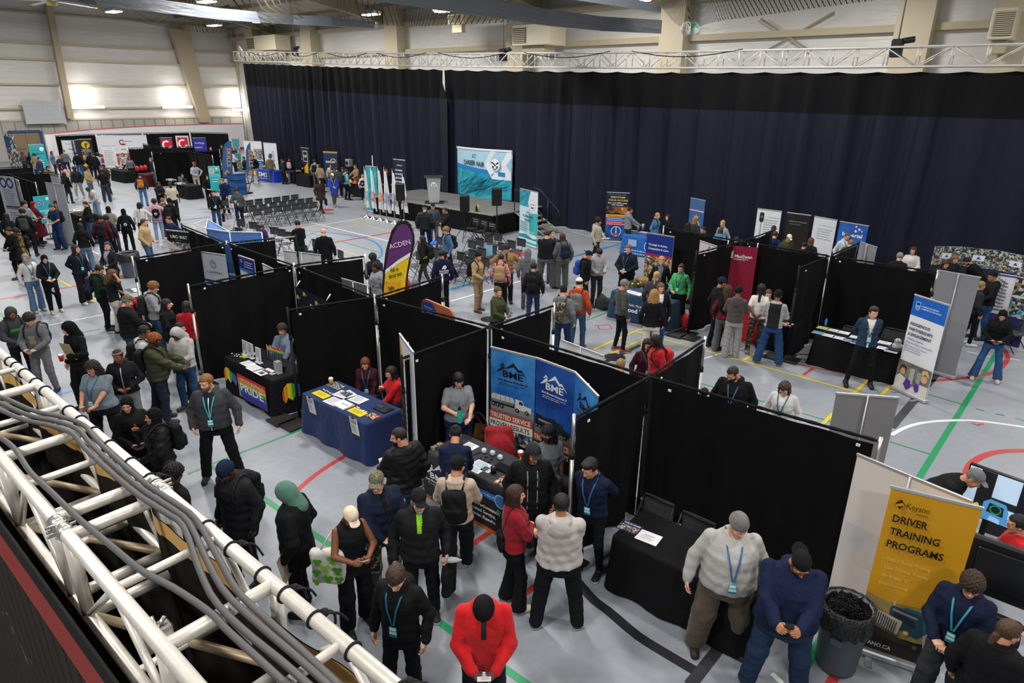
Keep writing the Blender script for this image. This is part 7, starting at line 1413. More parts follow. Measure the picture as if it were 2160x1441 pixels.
for i,(bx,by,tx,ty,c2,sh)in enumerate(((775,460,773,355,'#2fa0a8',1),(788,463,786,355,'#c83a34',1),(803,466,799,355,'#d8843c',0),(816,469,814,357,'#5f7fb0',0),(833,472,833,360,'#3a4060',0),(853,470,852,369,'#4a3a2c',0))):
 b=at(bx,by,0);ztop=CAM_H+(ray(tx,ty)/np.linalg.norm(ray(tx,ty)[:2])*np.linalg.norm(b[:2]))[2];t=empty('flag_on_stand',b,'white flag in a chrome stand before the stage, %s from the left'%ORD[i],'flag','white flags before the stage')
 MB().lathe([(0,0),(.22,0),(.20,.03),(.06,.12),(.02,.18)],CHROME,b,20).build('stand',t);MB().tube([b+[0,0,.1],b+[0,0,ztop]],.017,M('#c9c4ba',.4),8).build('pole',t);MB().lathe([(0,0),(.03,.03),(.0,.12)],CHROME,b+[0,0,ztop],10).build('finial',t)
 G=[];r=np.random.RandomState(i);dirx=np.array([math.cos(-.3),math.sin(-.3),0])
 for q in np.linspace(0,1,12):
  z=ztop-.1-q*(ztop-.75);wd=.08+.27*q**.8;G.append([b+dirx*(wd*s-.10*q)+np.array([.25,.95,0])*(.07*math.sin(s*11+i)*(.3+q))+[0,0,z-.25*s*q]for s in np.linspace(0,1,14)])
 mb=MB();mb.grid(G[:7],M('#dfe0e4',.7,'cloth'));mb.grid(G[6:10],M('#dfe0e4',.7,'mix',col2=c2,scale=2.4));mb.grid(G[9:],M('#dcdde1',.7,'cloth'));mb.build('flag_cloth',t)
b=at(790,447,0);one('flag_pole',MB().tube([b,np.array([b[0]+.06,b[1],CAM_H+(ray(787,328)/np.linalg.norm(ray(787,328)[:2])*np.linalg.norm(b[:2]))[2]])],.022,M('#c9c7c2',.4),8).lathe([(0,0),(.2,0),(.05,.1)],CHROME,b,14),'tall bare white pole behind the white flags','pole')
banner((777,351),(787,352),2.3,'teal banner half hidden behind the leftmost white flags',MX('#1f8fa0','#3fb8c0',3),width=.8)
banner((835,337),(849,338.5),2.75,'dark narrow banner behind the right hand white flags','#1d2236',[('t',.3,.75,.90,.07,'Suncor','#e4e4ea',1),('l',.12,.9,.82,.55,5,'#c0c4d0'),('t',.15,.85,.38,.09,'Attach','#6fb83c',1),('t',.2,.8,.29,.09,'Grow','#d88a2c',1),('t',.2,.8,.17,.14,'Oki','#3f9fd0',1)],width=.85)
cnp=[at(*p,1.0)for p in((408,472),(438,463),(434,482),(484,489),(552,490))];base0=at(470,530,0);t=empty('pop_up_canopy',np.array([cnp[3][0],cnp[3][1],0]),'half folded blue canopy with white frame bars behind the builder banner','canopy')
wf=M('#d4d8d6',.4);cb=M('#4a74b8',.7,'cloth')
for a,b_ in((0,1),(0,2),(1,2),(2,3),(3,4),(1,3)):MB().tube([cnp[a],cnp[b_]],.02,wf,6).build('frame_bar',t)
for q in(0,2,3,4):MB().tube([cnp[q],cnp[q]*[1,1,0]+uvz(.1,-.05)],.02,wf,6).build('frame_leg',t)
MB().grid([[cnp[1]+[0,0,.0],cnp[2]+[0,0,-.02],cnp[3]+[0,0,-.03],cnp[4]+[0,0,-.03]],[q*[1,1,0]+uvz(.05,.1,.12)for q in cnp[1:]]],cb).grid([[cnp[1],cnp[3]],[cnp[2]+[0,0,-.12],cnp[3]+[0,0,-.05]]],cb).build('canopy_cloth',t)
A=at(2049,981,1.36);B=at(2190,1030,1.36);d,n,L=face_dir(A.copy(),B.copy());ax=d if np.cross(d,(0,0,1))@n>0 else-d;o=A*[1,1,0]+up*.70;t=empty('display_screen',(A+B)/2*[1,1,0],'large screen on a black stand showing the cab of a machine','screen')
mb=MB();mb.box(o+ax*L/2+up*.33-n*.03,(L/2+.015,.03,.345),M('#0d0d0f',.3),[ax,n,up]);mb.build('casing',t);EM=lambda c:M(c,.3,emit=.55)
mb=MB();k_=[('r',0,0,1,1,EM('#b8d0e8')),('r',0,0,.30,.30,EM('#5f8fc0')),('r',.18,.05,.42,1,EM('#16161c')),('r',.42,.35,.8,.5,EM('#22262e')),('p',[(.33,0),(.33,.36),(.42,.46),(.66,.44),(.72,.3),(.74,0)],EM('#4f90c8')),('p',[(.40,.18),(.42,.38),(.64,.36),(.66,.16)],EM('#16242c')),('o',.53,.27,.09,.02,'#4fd06a'),('r',.8,.0,1,1,EM('#1a1c24')),('p',[(.02,.0),(.06,.12),(.24,.30),(.28,.26),(.20,.0)],EM('#d8c82c')),('p',[(.45,.02),(.48,.12),(.62,.10),(.64,0)],EM('#9ac8e8'))]
printed(mb,o+n*.002,ax,up,L,.66,k_,n);mb.build('picture',t);q=at(2110,1140,.8);c=o+ax*L*.42-n*.06;MB().tube([c*[1,1,0],c+up*.3],.035,BLACK,10).build('stand',t);MB().box(c*[1,1,0]+up*.02,(.4,.3,.02),BLACK,[ax,n,up]).build('base',t)
A=at(2050,1128,1.05);d0=np.array([*U2,0]);v0=np.array([*V2,0]);t=empty('driving_simulator',A*[1,1,0]+d0*.6,'black framed driving simulator rig at the lower right edge','simulator');BP=M('#101113',.45);o=A*[1,1,0]
MB().rbox(o+d0*.55+up*.72,(.62,.05,.36),.05,BP,AXU).build('screen_back',t);MB().rbox(o+d0*.55-v0*.06+up*.74,(.46,.02,.24),.03,M('#191a1d',.3),AXU).build('panel',t)
for s in(.0,1.1):MB().tube([o+d0*s-v0*.12+up*.03,o+d0*s-v0*.05+up*.9],.03,BP,8).tube([o+d0*s-v0*.5+up*.03,o+d0*s+v0*.5+up*.03],.03,BP,8).build('frame',t)
MB().tube([o+d0*1.25-v0*.25+up*.0,o+d0*1.22-v0*.22+up*1.35,o+d0*1.3+v0*.2+up*1.5],.032,BP,10).build('frame',t);MB().tube([o-d0*.1-v0*.35+up*.35,o+d0*1.2-v0*.35+up*.35],.03,BP,8).build('frame',t)
MB().rbox(o+d0*.45-v0*.45+up*.3,(.22,.22,.05),.05,M('#17181b',.8,'cloth'),AXU).build('seat',t)
q=at(2095,1105,.5);V,F=surf(lambda P:rbx(P,(0,0,.18),(.2,.08,.18),.04)+.01*np.sin(P[:,0]*30),(-.3,-.15,-.02),(.3,.15,.42),.02);q=at(2105,1128,0);one('tote_bag',MB().add(np.array([q+uvz(*x)for x in V])+[0,0,.45],F,M('#c81e26',.6,'cloth'),True).box(q+[0,0,.22],(.17,.07,.22),M('#26272a',.6),AXU),'bright red bag on a low stool below the large screen','bag')
def P(x,y,h,f,label,**k):return person('person',x,y,h,f,label,**k)
HO,JK,SW,TE,PU,ZI,SH_,CO,PK,BL='hoodie jacket sweater tee puffer zip shirt coat parka blazer'.split()
BKJ,NVJ,LBJ,GRY,BLKC,NVC='#17181b','#1d2536','#5f7fa8','#8a8c8f','#131316','#1b2744'
DN,DD='#3c5878','#26354e'
def hold(I,kind,w,label,col='#e4e5e8',size=(.21,.28),tilt=55,off=(0,0,0)):
 s=I['s'];p=(I['W'][0]+I['W'][1])/2 if w=='mid' else I['W'][{'r':0,'l':1}[w]]
 f=I['dir'](np.array([0,1.,0]));r=I['dir'](np.array([1.,0,0]));up=np.array([0,0,1.]);p=p+r*off[0]+f*off[1]+up*off[2]
 a=math.radians(tilt);ay=f*math.cos(a)+up*math.sin(a);n=np.cross(r,ay);A=[r,ay,n]
 if kind=='paper':
  mb=MB();mb.box(p+n*.012,(size[0]/2,size[1]/2,.0025),M(col,.6)if isinstance(col,str)else col,A);printed(mb,p-r*size[0]/2-ay*size[1]/2+n*.0165,r,ay,size[0],size[1],[('l',.12,.88,.85,.3,5,'#9aa0aa')],n,.0008);return one('paper',mb,label,'paper')
 if kind=='phone':
  t=empty('phone',p,label,'phone');MB().rbox(p+n*.02+ay*.03,(.038,.078,.005),.012,M(col,.3),A).build('case',t);MB().box(p+n*.026+ay*.03,(.034,.072,.001),M('#20262e',.15),A).build('screen',t);return t
 if kind=='cup':
  t=empty('coffee_cup',p-up*.05,label,'cup');q=p+f*.03;MB().lathe([(.033,-.06),(.043,.055)],M(col,.5),q,18).build('cup',t);MB().lathe([(.046,.053),(.046,.066),(.036,.078),(0,.08)],WHITE,q,18).build('lid',t);return t
 if kind=='bottle':
  t=empty('bottle',p-up*.12,label,'bottle');q=p+f*.035;MB().lathe([(.036,-.11),(.038,-.1),(.038,.07),(.026,.10),(.024,.115)],M(col,.25),q,18).build('body',t);MB().lathe([(.028,.113),(.028,.145),(.012,.155),(.012,.175)],BLACK,q,14).build('cap',t);return t
 if kind=='bag':
  z0=size[1];t=empty('hand_bag' if size[1]<.5 else 'holdall',p-up*(z0+.08),label,'bag');m=M(col,.8,'cloth')if isinstance(col,str)else col
  V,F=surf(lambda Q:rbx(Q,(0,0,-z0/2),(size[0]/2,.055,z0/2),.05)+.008*np.sin(Q[:,2]*31+Q[:,0]*20),(-size[0],-.12,-z0-.1),(size[0],.12,.1),.014 if I['l']==0 else .022)
  MB().add(np.array([p-up*.10+r*v[0]*.25+f*v[0]*.97+r*v[1]+up*v[2]for v in V]),F,m,True).build('sack',t)
  for q in(-.35,.35):MB().tube([p,p-up*.12+f*size[0]*q],.006,BLACK,6).build('handle',t)
  return t
P(1185,1045,1.76,178,'man in a light grey hoodie seen from behind, hands joined in front',top='hoodie #b3aea9',legs='#14151a',shoes='#17171a',sole='#cfc9bd',hair='short black',skin='c',wide=1.38,stance='wide',arms='front',pitch=4)
I=P(1088,1026,1.66,105,'long haired woman in a crimson sweater with folded arms and black flared trousers',top='sweater #8e1024',legs='flare #131318',shoes='#cfc3ad',sole='#d8cfbc',hair='verylong #3a2418',skin='a',fem=True,arms='hug',pitch=5,wide=1.04)
backpack(I,'black drawstring bag hanging behind the woman in the crimson sweater','draw',dz=-.2,size=.75)
P(966,963,1.74,172,'youth in a cream hoodie and black cap walking away',top='hoodie #b8a593',legs='baggy #1a1b20',shoes='#cfc6b4',sole='#cfc6b4',hair='short black',hat='cap #15171a',skin='b',stance='walk',arms='front',yaw=25,pack=('large black backpack on the youth in the cream hoodie','#17171a'))
P(962,898,1.68,172,'dark haired woman in a navy sweater leaning over the truck table',top='sweater #16203c',legs='#20242e',hair='bun black',skin='b',lean=22,arms='reach low',fem=True,wide=1.15)
P(1127,940,1.78,8,'moustached man in a black jacket and flat brimmed cap',zipc='#9a9a9e##',top='jacket #141417',legs='#17181c',hair='long #2a1d16',hat='cap #2a2b2f',beard='stash black',skin='c',pitch=18,yaw=-15,arms='down',under='s #0e0e10',wide=1.1)
P(1157,901,1.68,20,'seated woman with a dark bob and white glasses in a grey polo shirt',stance='sit',top='polo #606468',legs='#2a2c30',hair='curlylong black',skin='e',glasses='#d8d4d0',fem=True,wide=1.3,arms='lap',yaw=45,pitch=2)
P(1242,972,1.77,-22,'dark haired man in a navy sweater with a lanyard, hands behind his back',top='sweater #141c36',legs='slim #101114',shoes='#141416',sole='#c9c9c9',hair='quiff black',skin='b',lan=True,arms='back',lean=9,yaw=12,pitch=14,stance='stand')
I=P(967,789,1.68,12,'black haired woman in a grey tee shirt holding a teal bottle',top='tee #7a7e84',legs='#1c2740',shoes='#26262a',hair='bangslong black',skin='a',glasses='#a06a60',fem=True,wide=1.35,arms='cup front',pitch=16)
hold(I,'bottle','r','teal water bottle held by the black haired woman','#1fa894')
I=P(839,904,1.77,-150,'bearded man in a black puffer jacket walking away with papers',top='puffer #121214',legs='#39485e',hair='crop dark',beard='beard black',skin='b',yaw=-55,arms='down front',wide=1.15)
hold(I,'paper','l','white sheet in the hand of the man in the black puffer',size=(.16,.26))
I=P(792,999,1.74,18,'man in a camouflage cap and navy work jacket holding papers',top='jacket #171f33',legs=('straight',M('#3a4030',.9,'camo',col2='#232820',scale=12)),shoes='#3a3a3c',hair='crop grey',hat=('cap',M('#6a6a58',.9,'camo',col2='#3a3c30',scale=40)),skin='a',arms='front',pitch=14,yaw=35,under='s #0f1013',wide=1.2)
hold(I,'paper','mid','folded pink and white papers held by the man in the camouflage cap','#c9b0c0',(.22,.14),20)
I=P(883,1037,1.76,2,'masked man in a black cap with an emblem and a dark work jacket',top='jacket #1b1c1f',legs='#121317',shoes='#1a1a1c',sole='#b8ac98',hair='crop grey',hat='cap #1a1b1e',skin='b',under='s #7fc81c',arms='down',pitch=14,yaw=-8,beard='beard #b8b6b2',wide=1.12)
hold(I,'bag','l','black drawstring bag hanging from the hand of the masked man',BLKC,(.26,.36));mb=MB();mb.lathe([(.0,-.12),(.03,-.11),(.036,0),(.03,.06),(.012,.10),(.012,.12)],M('#c8ccd0',.15,'sheer',scale=.5),I['W'][1]+[.05,-.02,0],14,[np.array([0,0,1.]),np.array([0,1.,0]),np.array([1.,0,0])]);one('clear_bottle',mb,'clear crumpled bottle held by the masked man','bottle')
I=P(742,1079,1.65,18,'woman in a cream baseball cap and black top looking at her phone',top='tank #141418',legs='wide #131318',shoes='#1a1a1c',hair='crop black',hat='cap #d8c6ae',skin='d',fem=True,arms='phone',pitch=34,wide=1.08)
def head_text(I,s,y,z,w_,h_,col,name):
 o=lambda x,q:place(I['root'],I['hc']+I['Rm']@np.array([x,y,q]));a,b,e=o(-w_/2,z),o(w_/2,z),o(-w_/2,z+h_);ax=(a-b)/np.linalg.norm(a-b);ay=(e-a)/np.linalg.norm(e-a);mb=MB();put_text(mb,s,b,ax,ay,w_,h_,M(col,.6),True)
 k=mb.build(name);k.parent=I['root'];k.matrix_parent_inverse=Matrix.LocRotScale(I['root'].location,I['root'].rotation_euler,I['root'].scale).inverted()
head_text(I,'LA',.094,.082,.05,.034,'#1a1c24','cap_lettering')
hold(I,'phone','mid','phone in both hands of the woman in the cream cap','#c8b8a0',tilt=30)
r3=I['dir'](np.array([1.,0,0]));f3=I['dir'](np.array([0,1.,0]));p=I['T']((.27,-.02,.98));t=empty('tote_bag',p-[0,0,.22],'white tote bag printed with green shamrocks on a bare arm','bag')
V,F=surf(lambda Q:rbx(Q,(0,0,0),(.19,.06,.22),.05)+.008*np.sin(Q[:,0]*24+Q[:,2]*16),(-.25,-.12,-.28),(.25,.12,.28),.014);MB().add(np.array([p+f3*v[0]*.55+r3*v[0]*-.83+(r3*.55+f3*.83)*v[1]+[0,0,v[2]]for v in V]),F,M('#d3d0c8',.8,'cloth'),True).build('bag_body',t)
tx=-(r3*.83-f3*.55);ty=np.array([0,0,1.]);tn=r3*.55+f3*.83;mb=MB()
for x,y,s,c in((-.10,.10,.05,'#4f9c1c'),(.06,.13,.055,'#5fae22'),(-.02,.02,.055,'#8fc43a'),(.11,-.01,.055,'#3f8f1c'),(-.12,-.04,.05,'#4f9c1c'),(.0,-.12,.058,'#57a81f'),(.12,-.13,.05,'#4a981c'),(-.13,-.16,.045,'#6fb82c')):
 for k in range(3):
  a=k*2.09+.5;mb.poly([p+tn*.075+tx*(x+s*.55*math.cos(a)+s*.52*math.cos(q))+ty*(y+s*.55*math.sin(a)+s*.52*math.sin(q))for q in np.linspace(0,2*math.pi,13)[:-1]],M(c,.7))
mb.build('shamrock_print',t);MB().tube([p+tx*.08+ty*.2,I['T']((.17,-.02,1.46)),p-tx*.08+ty*.2],.012,M('#d8c8c0',.8),6).build('strap',t)
P(832,1203,1.74,-28,'youth with brown hair and earphones in a black hoodie with a lanyard',top='hoodie #131416',legs='#15161a',hair='bangs #3a2a1e',skin='a',lan=True,pitch=24,yaw=-10,arms='down')
I=P(1020,1286,1.76,0,'person in a bright red jacket with a black knit cap looking down',top='jacket #c0161c',legs='#1c2028',hair='crop black',hat='beanie #111113',skin='e',pitch=48,arms='front',under='s #24262c',wide=1.15,lean=6)
hold(I,'paper','mid','small white papers in the hands of the person in the red jacket',size=(.12,.16),tilt=20);
I=P(1565,1092,1.79,12,'broad man in a grey knit cap, pale grey sweater and brown cargo trousers',top='sweater #a9a7a4',legs='baggy #544a3e',shoes='#30241f',hair='crop grey',hat='beanie #6f6d6b',skin='a',lan='#2a5f8c',wide=1.62,arms='hang grip',pitch=22,yaw=-22,stance='wide')
hold(I,'bag','l','black laptop bag hanging from the hand of the broad man',BLKC,(.34,.46))
I=P(1697,1178,1.82,6,'bearded man in a navy hoodie and backward cap filming with his phone',top='hoodie #141d3a',legs='#22344e',hair='crop black',hat='capback #151618',beard='beard black',glasses='#1a1a1c',skin='c',wide=1.55,arms='phone',pitch=36,yaw=-18,stance='wide',stripe=None)
hold(I,'phone','mid','black phone held up by the bearded man in navy','#1a1b1e',tilt=70)
P(2056,1217,1.70,-8,'person with tousled brown hair and red glasses in a navy fleece with a teal lanyard',top='jacket #141b33',legs='wide #34363c',hair='mop #3a2a1c',skin='a',glasses='#a03028',lan='#2a8fa8',arms='front',pitch=20,yaw=-15,wide=1.12)
P(2137,1312,1.66,165,'person in a black jacket with tied back brown hair at the lower right corner',top='jacket #121215',legs='#1a1b20',hair='lowpony #4a3424',skin='b',yaw=30,wide=1.25)
P(2072,998,1.74,80,'man in a grey baseball cap and black jacket bending to look at the screen',top='jacket #17171a',legs='#1c1d22',hair='crop grey',hat='cap #6a6c6e',skin='b',lean=48,pitch=-10,arms='low')
P(2148,1096,1.70,-70,'person in a red shirt with glasses seated by the simulator',top='tee #b3141f',legs='#1a1b20',hair='short black',glasses='#2a2a2c',skin='b',stance='sit',arms='lap',zadj=.05)
P(467,981,1.78,-50,'man in a navy knit cap and dark quilted jacket with a shoulder bag',top='parka #1d1e21',legs='#1c2026',hair='crop black',hat='beanie #15203c',skin='e',pitch=28,arms='down',pack=('black backpack slung behind the man in the navy knit cap','#141417'))
I=P(592,1020,1.74,-115,'person in a black parka with a sage green hood up',top='parka #121316',legs='#15161a',hat='hood #4f7566',hair='crop black',skin='c',pitch=24,arms='down',wide=1.1)
hold(I,'paper','l','brown paper folder carried by the person with the green hood','#a89878',(.24,.32),80)
P(368,981,1.72,120,'person with short black curls in a black jacket close behind the truss chord',top='jacket #141517',legs='#16171c',hair='curly black',skin='d',pitch=20)
P(432,792,1.78,-14,'ginger bearded man in a charcoal zip hoodie with white piping and lanyard',zipc='#d8d8d8',top='zip #3a3a3f',legs='#101115',shoes='#1a1a1d',hair='short ginger',beard='beard #8a5a38',skin='a',lan='#1f9fae',wide=1.32,arms='pocket hang',stance='wide',yaw=30,pitch=10,under='v #17202a')
P(322,861,1.66,-78,'woman in a black headscarf and puffer coat raising one finger',top='puffer #141517',legs='wide #131317',hat='hijab #0f0f11',skin='c',fem=True,arms='up front',pitch=0,pack=('small black backpack on the woman raising a finger','#131316'))
I=P(264,838,1.66,5,'woman in a black headscarf listening beside the raised finger',top='coat #121215',legs='wide #121216',hat='hijab #0e0e10',skin='b',fem=True,arms='front',yaw=20,pitch=12)
hold(I,'paper','mid','blue and white leaflet held by the listening woman in a black headscarf','#3a5fc0',(.2,.12),30)
I=P(190,765,1.66,-35,'long dark haired woman in a grey blue tee shirt with glasses and a lanyard',top='tee #66747c',legs='#17181d',hair='curlylong #241a16',skin='b',glasses='#7a2f50',lan=True,fem=True,wide=1.55,arms='front',pitch=16,yaw=10)
hold(I,'phone','mid','phone held low by the woman in the grey blue tee','#6a5a70',tilt=15)
P(245,738,1.66,-10,'woman in a rust headband and black zip hoodie',zipc='#b8b8bc',top='zip #141518',legs='jogger #6a6b6f',shoes='#c8c8cc',hair='lowpony black',hat='headband #8a5f4c',skin='d',fem=True,arms='pouch',pitch=14,yaw=14,wide=1.08)
P(327,705,1.72,75,'person with short orange hair in an olive puffer coat signing a sheet',top='puffer #33361f',legs='#1f2636',shoes='#2a2a2e',hair='curly orange',skin='e',arms='reach',pitch=18,wide=1.15,pack=('black backpack on the person in the olive puffer coat','#141418'))
I=P(365,697,1.70,-40,'student in a pale grey hoodie with the hood up holding a white sheet',top='hoodie #a8a6a4',legs='#24405f',shoes='#3a3a3c',hat='hood #a8a6a4',skin='e',arms='front',pitch=40,wide=1.1)
hold(I,'paper','mid','white sheet on a dark folder held by the pale hooded student',size=(.24,.32),tilt=25,off=(0,.06,-.04))
P(378,682,1.57,70,'dark haired woman in profile behind the pale hooded student',top='jacket #191b22',legs='#1c2230',hair='bob black',skin='b',fem=True,pitch=6)
P(303,688,1.74,80,'person with braids and glasses in a white hoodie',top='hoodie #b9b9bb',legs='#20242e',hair='braids black',skin='d',glasses='#1c1c1e',pitch=10,pack=('big black backpack on the person with braids','#141417'))
I=P(138,680,1.76,-55,'youth in an all black hoodie over a cap holding a red cup and brown papers',top='hoodie #0f0f11',legs='baggy #0f1013',shoes='#17171a',hat='hood #0f0f11',hair='bangs black',skin='a',arms='down cup',pitch=16,yaw=30)
hold(I,'cup','l','red paper cup with white lid held by the youth in black','#a81c24');hold(I,'paper','l','brown paper held against the chest of the youth in black','#a8936c',(.26,.34),75,(-.02,-.10,.08))
P(22,650,1.72,14,'youth in a charcoal hoodie with the hood up and green lettering',top='hoodie #3a3b3f',legs='#17181c',hat='hood #3a3b3f',skin='d',arms='front',pitch=22,stripe=(1.27,1.31,.13,'#2f9c2a',True),pack=('checked strap backpack on the youth with green lettering','#26272b'))
I=P(57,663,1.72,-30,'dark haired youth with clear glasses in a grey tracksuit',top='hoodie #5f6064',legs='jogger #6a6b6e',shoes='#2a2a2c',hair='mop #1d1512',skin='a',glasses='#c8b0b0',arms='front',pitch=22,stripe=(1.12,1.30,.06,'#8a8a6a',True),pack=('navy and yellow backpack on the youth in the grey tracksuit','#1c2238'))
hold(I,'phone','mid','pale phone held by the youth in the grey tracksuit','#d8d4d4',tilt=20)
P(51,535,1.64,18,'woman in a grey headscarf, white knitted sweater and jeans',top='sweater #c9c7c3',legs='flare #52708f',shoes='#8a8478',hat='hijab #7c8086',skin='a',fem=True,lan=True,arms='down front',pitch=12,yaw=25)
I=P(92,538,1.63,10,'woman in a black headscarf and black hoodie holding a printed bag',top='hoodie #16171a',legs='jogger #111114',shoes='#c2b8a0',hat='hijab #111113',skin='a',fem=True,lan=True,arms='front',pitch=20)
q=(I['W'][0]+I['W'][1])/2;t=empty('drawstring_bag',q-[0,0,.42],'black drawstring bag with a blue emblem hanging in front of the woman in black','bag');V,F=surf(lambda Q:ell(Q,(0,0,-.22),(.15,.05,.19)),(-.2,-.1,-.45),(.2,.1,.0),.02);MB().add(V+q+I['dir'](np.array([0,.05,0])),F,M('#141418',.8,'cloth'),True).build('sack',t)
dn=I['dir'](np.array([0,1.,0]));rx=I['dir'](np.array([-1.,0,0]));mb=MB();emblem(mb,q+dn*.105-[0,0,.24],rx,np.array([0,0,1.]),dn,.07);mb.build('emblem',t)
P(158,517,1.70,30,'brown haired woman with glasses in a black vest jacket and wide black trousers',top='jacket #1a1d28',legs='wide #18191d',shoes='#c8c3b8',hair='verylong #33231a',skin='a',glasses='#2a2222',fem=True,lan=True,arms='back pocket',under='v #1c1c1f',yaw=-30,pitch=6)
P(225,511,1.70,-42,'woman with tied up hair in a dark blazer and pink top',top='blazer #1e1f23',legs='#17181c',hair='bun #3a281c',skin='a',fem=True,lan='#2f6fa8',under='v #c9a8ac',arms='front',yaw=-25,pitch=4)
P(212,561,1.70,70,'person with tied black hair in a dark green hoodie and black trousers',top='hoodie #13281f',legs='#121216',shoes='#1c1c1e',hair='bun black',skin='b',pitch=30,arms='front',pack=('purple patterned backpack on the person in dark green','pack',M('#33264a',.8,'spots',col2='#181226',scale=14)))
I=P(239,571,1.66,95,'curly brown haired woman in a black tee with one hand to her head',top='tee #1b1b1e',legs='#b8b0a6',hair='curlylong #6a4a2a',skin='c',fem=True,arms='head front',pitch=28)
hold(I,'bag','l','bright red tote bag carried by the curly haired woman','#cc141c',(.34,.34))
P(271,624,1.76,100,'man in a camouflage cap with a long grey ponytail and black work jacket',top='jacket #16171a',legs='#2a3f5c',hair='lowpony #7d786f',hat=('cap',M('#57533f',.9,'camo',col2='#33301f',scale=40)),skin='a',pitch=26,wide=1.3,arms='front')
P(325,596,1.76,85,'youth with curly ginger hair in a grey hoodie with a backpack',top='hoodie #8f9094',legs='#24405f',hair='curly #8a5f36',skin='a',lan=True,pitch=22,arms='front phone',pack=('black backpack on the curly ginger haired youth','#26221f'))
P(351,632,1.64,70,'long dark haired woman in a black jacket at the careers booth',top='jacket #16171a',legs='#16171c',hair='verylong #231813',skin='a',fem=True,pitch=14,arms='front')
P(393,636,1.66,160,'woman in a red hooded jacket with straight dark hair',top='jacket #a8101c',legs='#1c2230',hair='bob #2c1c15',skin='a',fem=True,arms='front',pitch=14,wide=1.15)
P(303,462,1.76,62,'man in a tan jacket and jeans with hands in pockets',top='jacket #a48c66',legs='#3f5878',hair='short #4a2c1c',skin='a',arms='pocket',yaw=-10)
P(353,457,1.74,-62,'man in a navy sweater with cropped dark hair behind the builder banner',top='sweater #1a2848',legs='#2c3444',hair='crop #3a2a22',skin='b',arms='front back',lean=8)
P(209,453,1.74,165,'person in a burgundy jacket with white collar seen from behind',top='jacket #4a1722',legs='#1c2434',hair='short black',skin='d',pack=('black backpack on the burgundy jacket','#17181b'))
P(223,455,1.65,150,'person in dark navy beside the burgundy jacket',top='hoodie #171b2c',legs='#15161b',hair='curly black',skin='d',pack=('black shoulder bag on the person in dark navy','#131316'))
P(168,471,1.66,170,'woman with long black hair in a black hoodie and loose jeans',top='hoodie #131416',legs='wide #56708a',hair='verylong black',skin='b',fem=True)
I=P(14,481,1.70,-60,'girl with glasses in a black coat reading white papers at the left edge',top='coat #141316',legs='#17171b',shoes='#5a3a24',hair='bun black',skin='c',glasses='#c8a050',fem=True,arms='front',pitch=22);hold(I,'paper','mid','white papers read by the girl at the left edge',tilt=40)
P(30,482,1.60,-80,'person in a leopard print fur coat and white trousers',top=(CO,M('#a8843c',.95,'spots',col2='#2a1f12',scale=26)),legs='#c8c4bc',hair='curly black',skin='d',fem=True,arms='front',pack=('black backpack on the leopard print coat','#1b1c20'))
P(107,430,1.74,-50,'man in navy scrubs and a grey knit cap with a sling bag',top='tee #1c2c50',legs='wide #1f2f54',shoes='#17171a',hair='crop black',hat='beanie #55585c',skin='b',glasses='#1c1c1e',lan=True,arms='front',pack=('black sling bag on the man in navy scrubs','#141417'))
P(117,425,1.68,-20,'dark haired person in grey behind the man in navy scrubs',top='hoodie #77787c',legs='#2a2c32',hair='wavy #1c1512',skin='b')
P(69,425,1.66,60,'person in a bright red headscarf and maroon dress',top='dress #5a1420',legs='#2a1418',hat='hijab #8c1024',skin='a',fem=True,arms='front')
I=P(51,425,1.76,55,'curly haired youth in a grey hoodie with a backpack strap',top='hoodie #8f9194',legs='#15161a',shoes='#3a2024',hair='curly black',skin='a',arms='front',stance='walk');hold(I,'paper','mid','pale blue leaflet held by the curly haired youth in grey','#a8d0e0',(.3,.2),30)
P(46,441,1.74,165,'youth in a black hoodie with a grey green backpack',top='hoodie #17181b',legs='#15161a',hair='curly black',skin='c',pack=('grey green backpack on the youth in black at the left','#3a3d3a'))
P(12,450,1.66,150,'person with long black hair in dark clothes at the far left edge',top='jacket #1c1d22',legs='#15161b',hair='long black',skin='b',fem=True)
P(178,425,1.68,-75,'woman in a black jacket with gold lining by the small black table',top='jacket #17181a',legs='#33527c',hair='lowpony #2c1f18',skin='a',fem=True,under='s #c08a1c',arms='front')
P(182,397,1.66,-60,'youth in a grey baseball jersey with black braids bending down',top='hoodie #a9a7a8',legs='wide #7f93a8',hair='braids black',skin='d',lean=18,pitch=30,arms='front')
P(227,435,1.70,172,'person in a dark hood and grey green sweater seen from behind',top='sweater #7d7a70',legs='#3a3c40',hat='hijab #121214',skin='b',fem=True)
P(259,440,1.68,176,'person in a black hood and black clothes seen from behind',top='hoodie #0e0f12',legs='#0e0f12',hat='hijab #0e0f12',skin='b',fem=True,pack=('black drawstring bag with emblem on the person all in black','draw'))
P(293,427,1.68,168,'girl in a white sweater with long black hair and a black skirt',top='sweater #c6c6c6',legs='#15161a',hair='long black',skin='c',fem=True,arms='hip down')
P(324,420,1.72,176,'youth in a pink hoodie and pale jeans',top='hoodie #c99aa2',legs='#7d9ab8',shoes='#d0cdc6',hair='curly black',skin='e',arms='hip down',pack=('black drawstring bag with emblem on the pink hoodie','draw'))
P(343,418,1.66,120,'reddish haired youth in grey right of the pink hoodie',top='hoodie #5f6166',legs='#3a3c42',hair='short #8a5f40',skin='a',pack=('grey backpack on the reddish haired youth','#4a4c52'))
P(357,419,1.74,150,'youth in a black knit cap and black hoodie',top='hoodie #131416',legs='#15161a',hair='crop black',hat='beanie #121214',skin='e',pack=('large black backpack on the youth in the black knit cap','#1c1d21'))
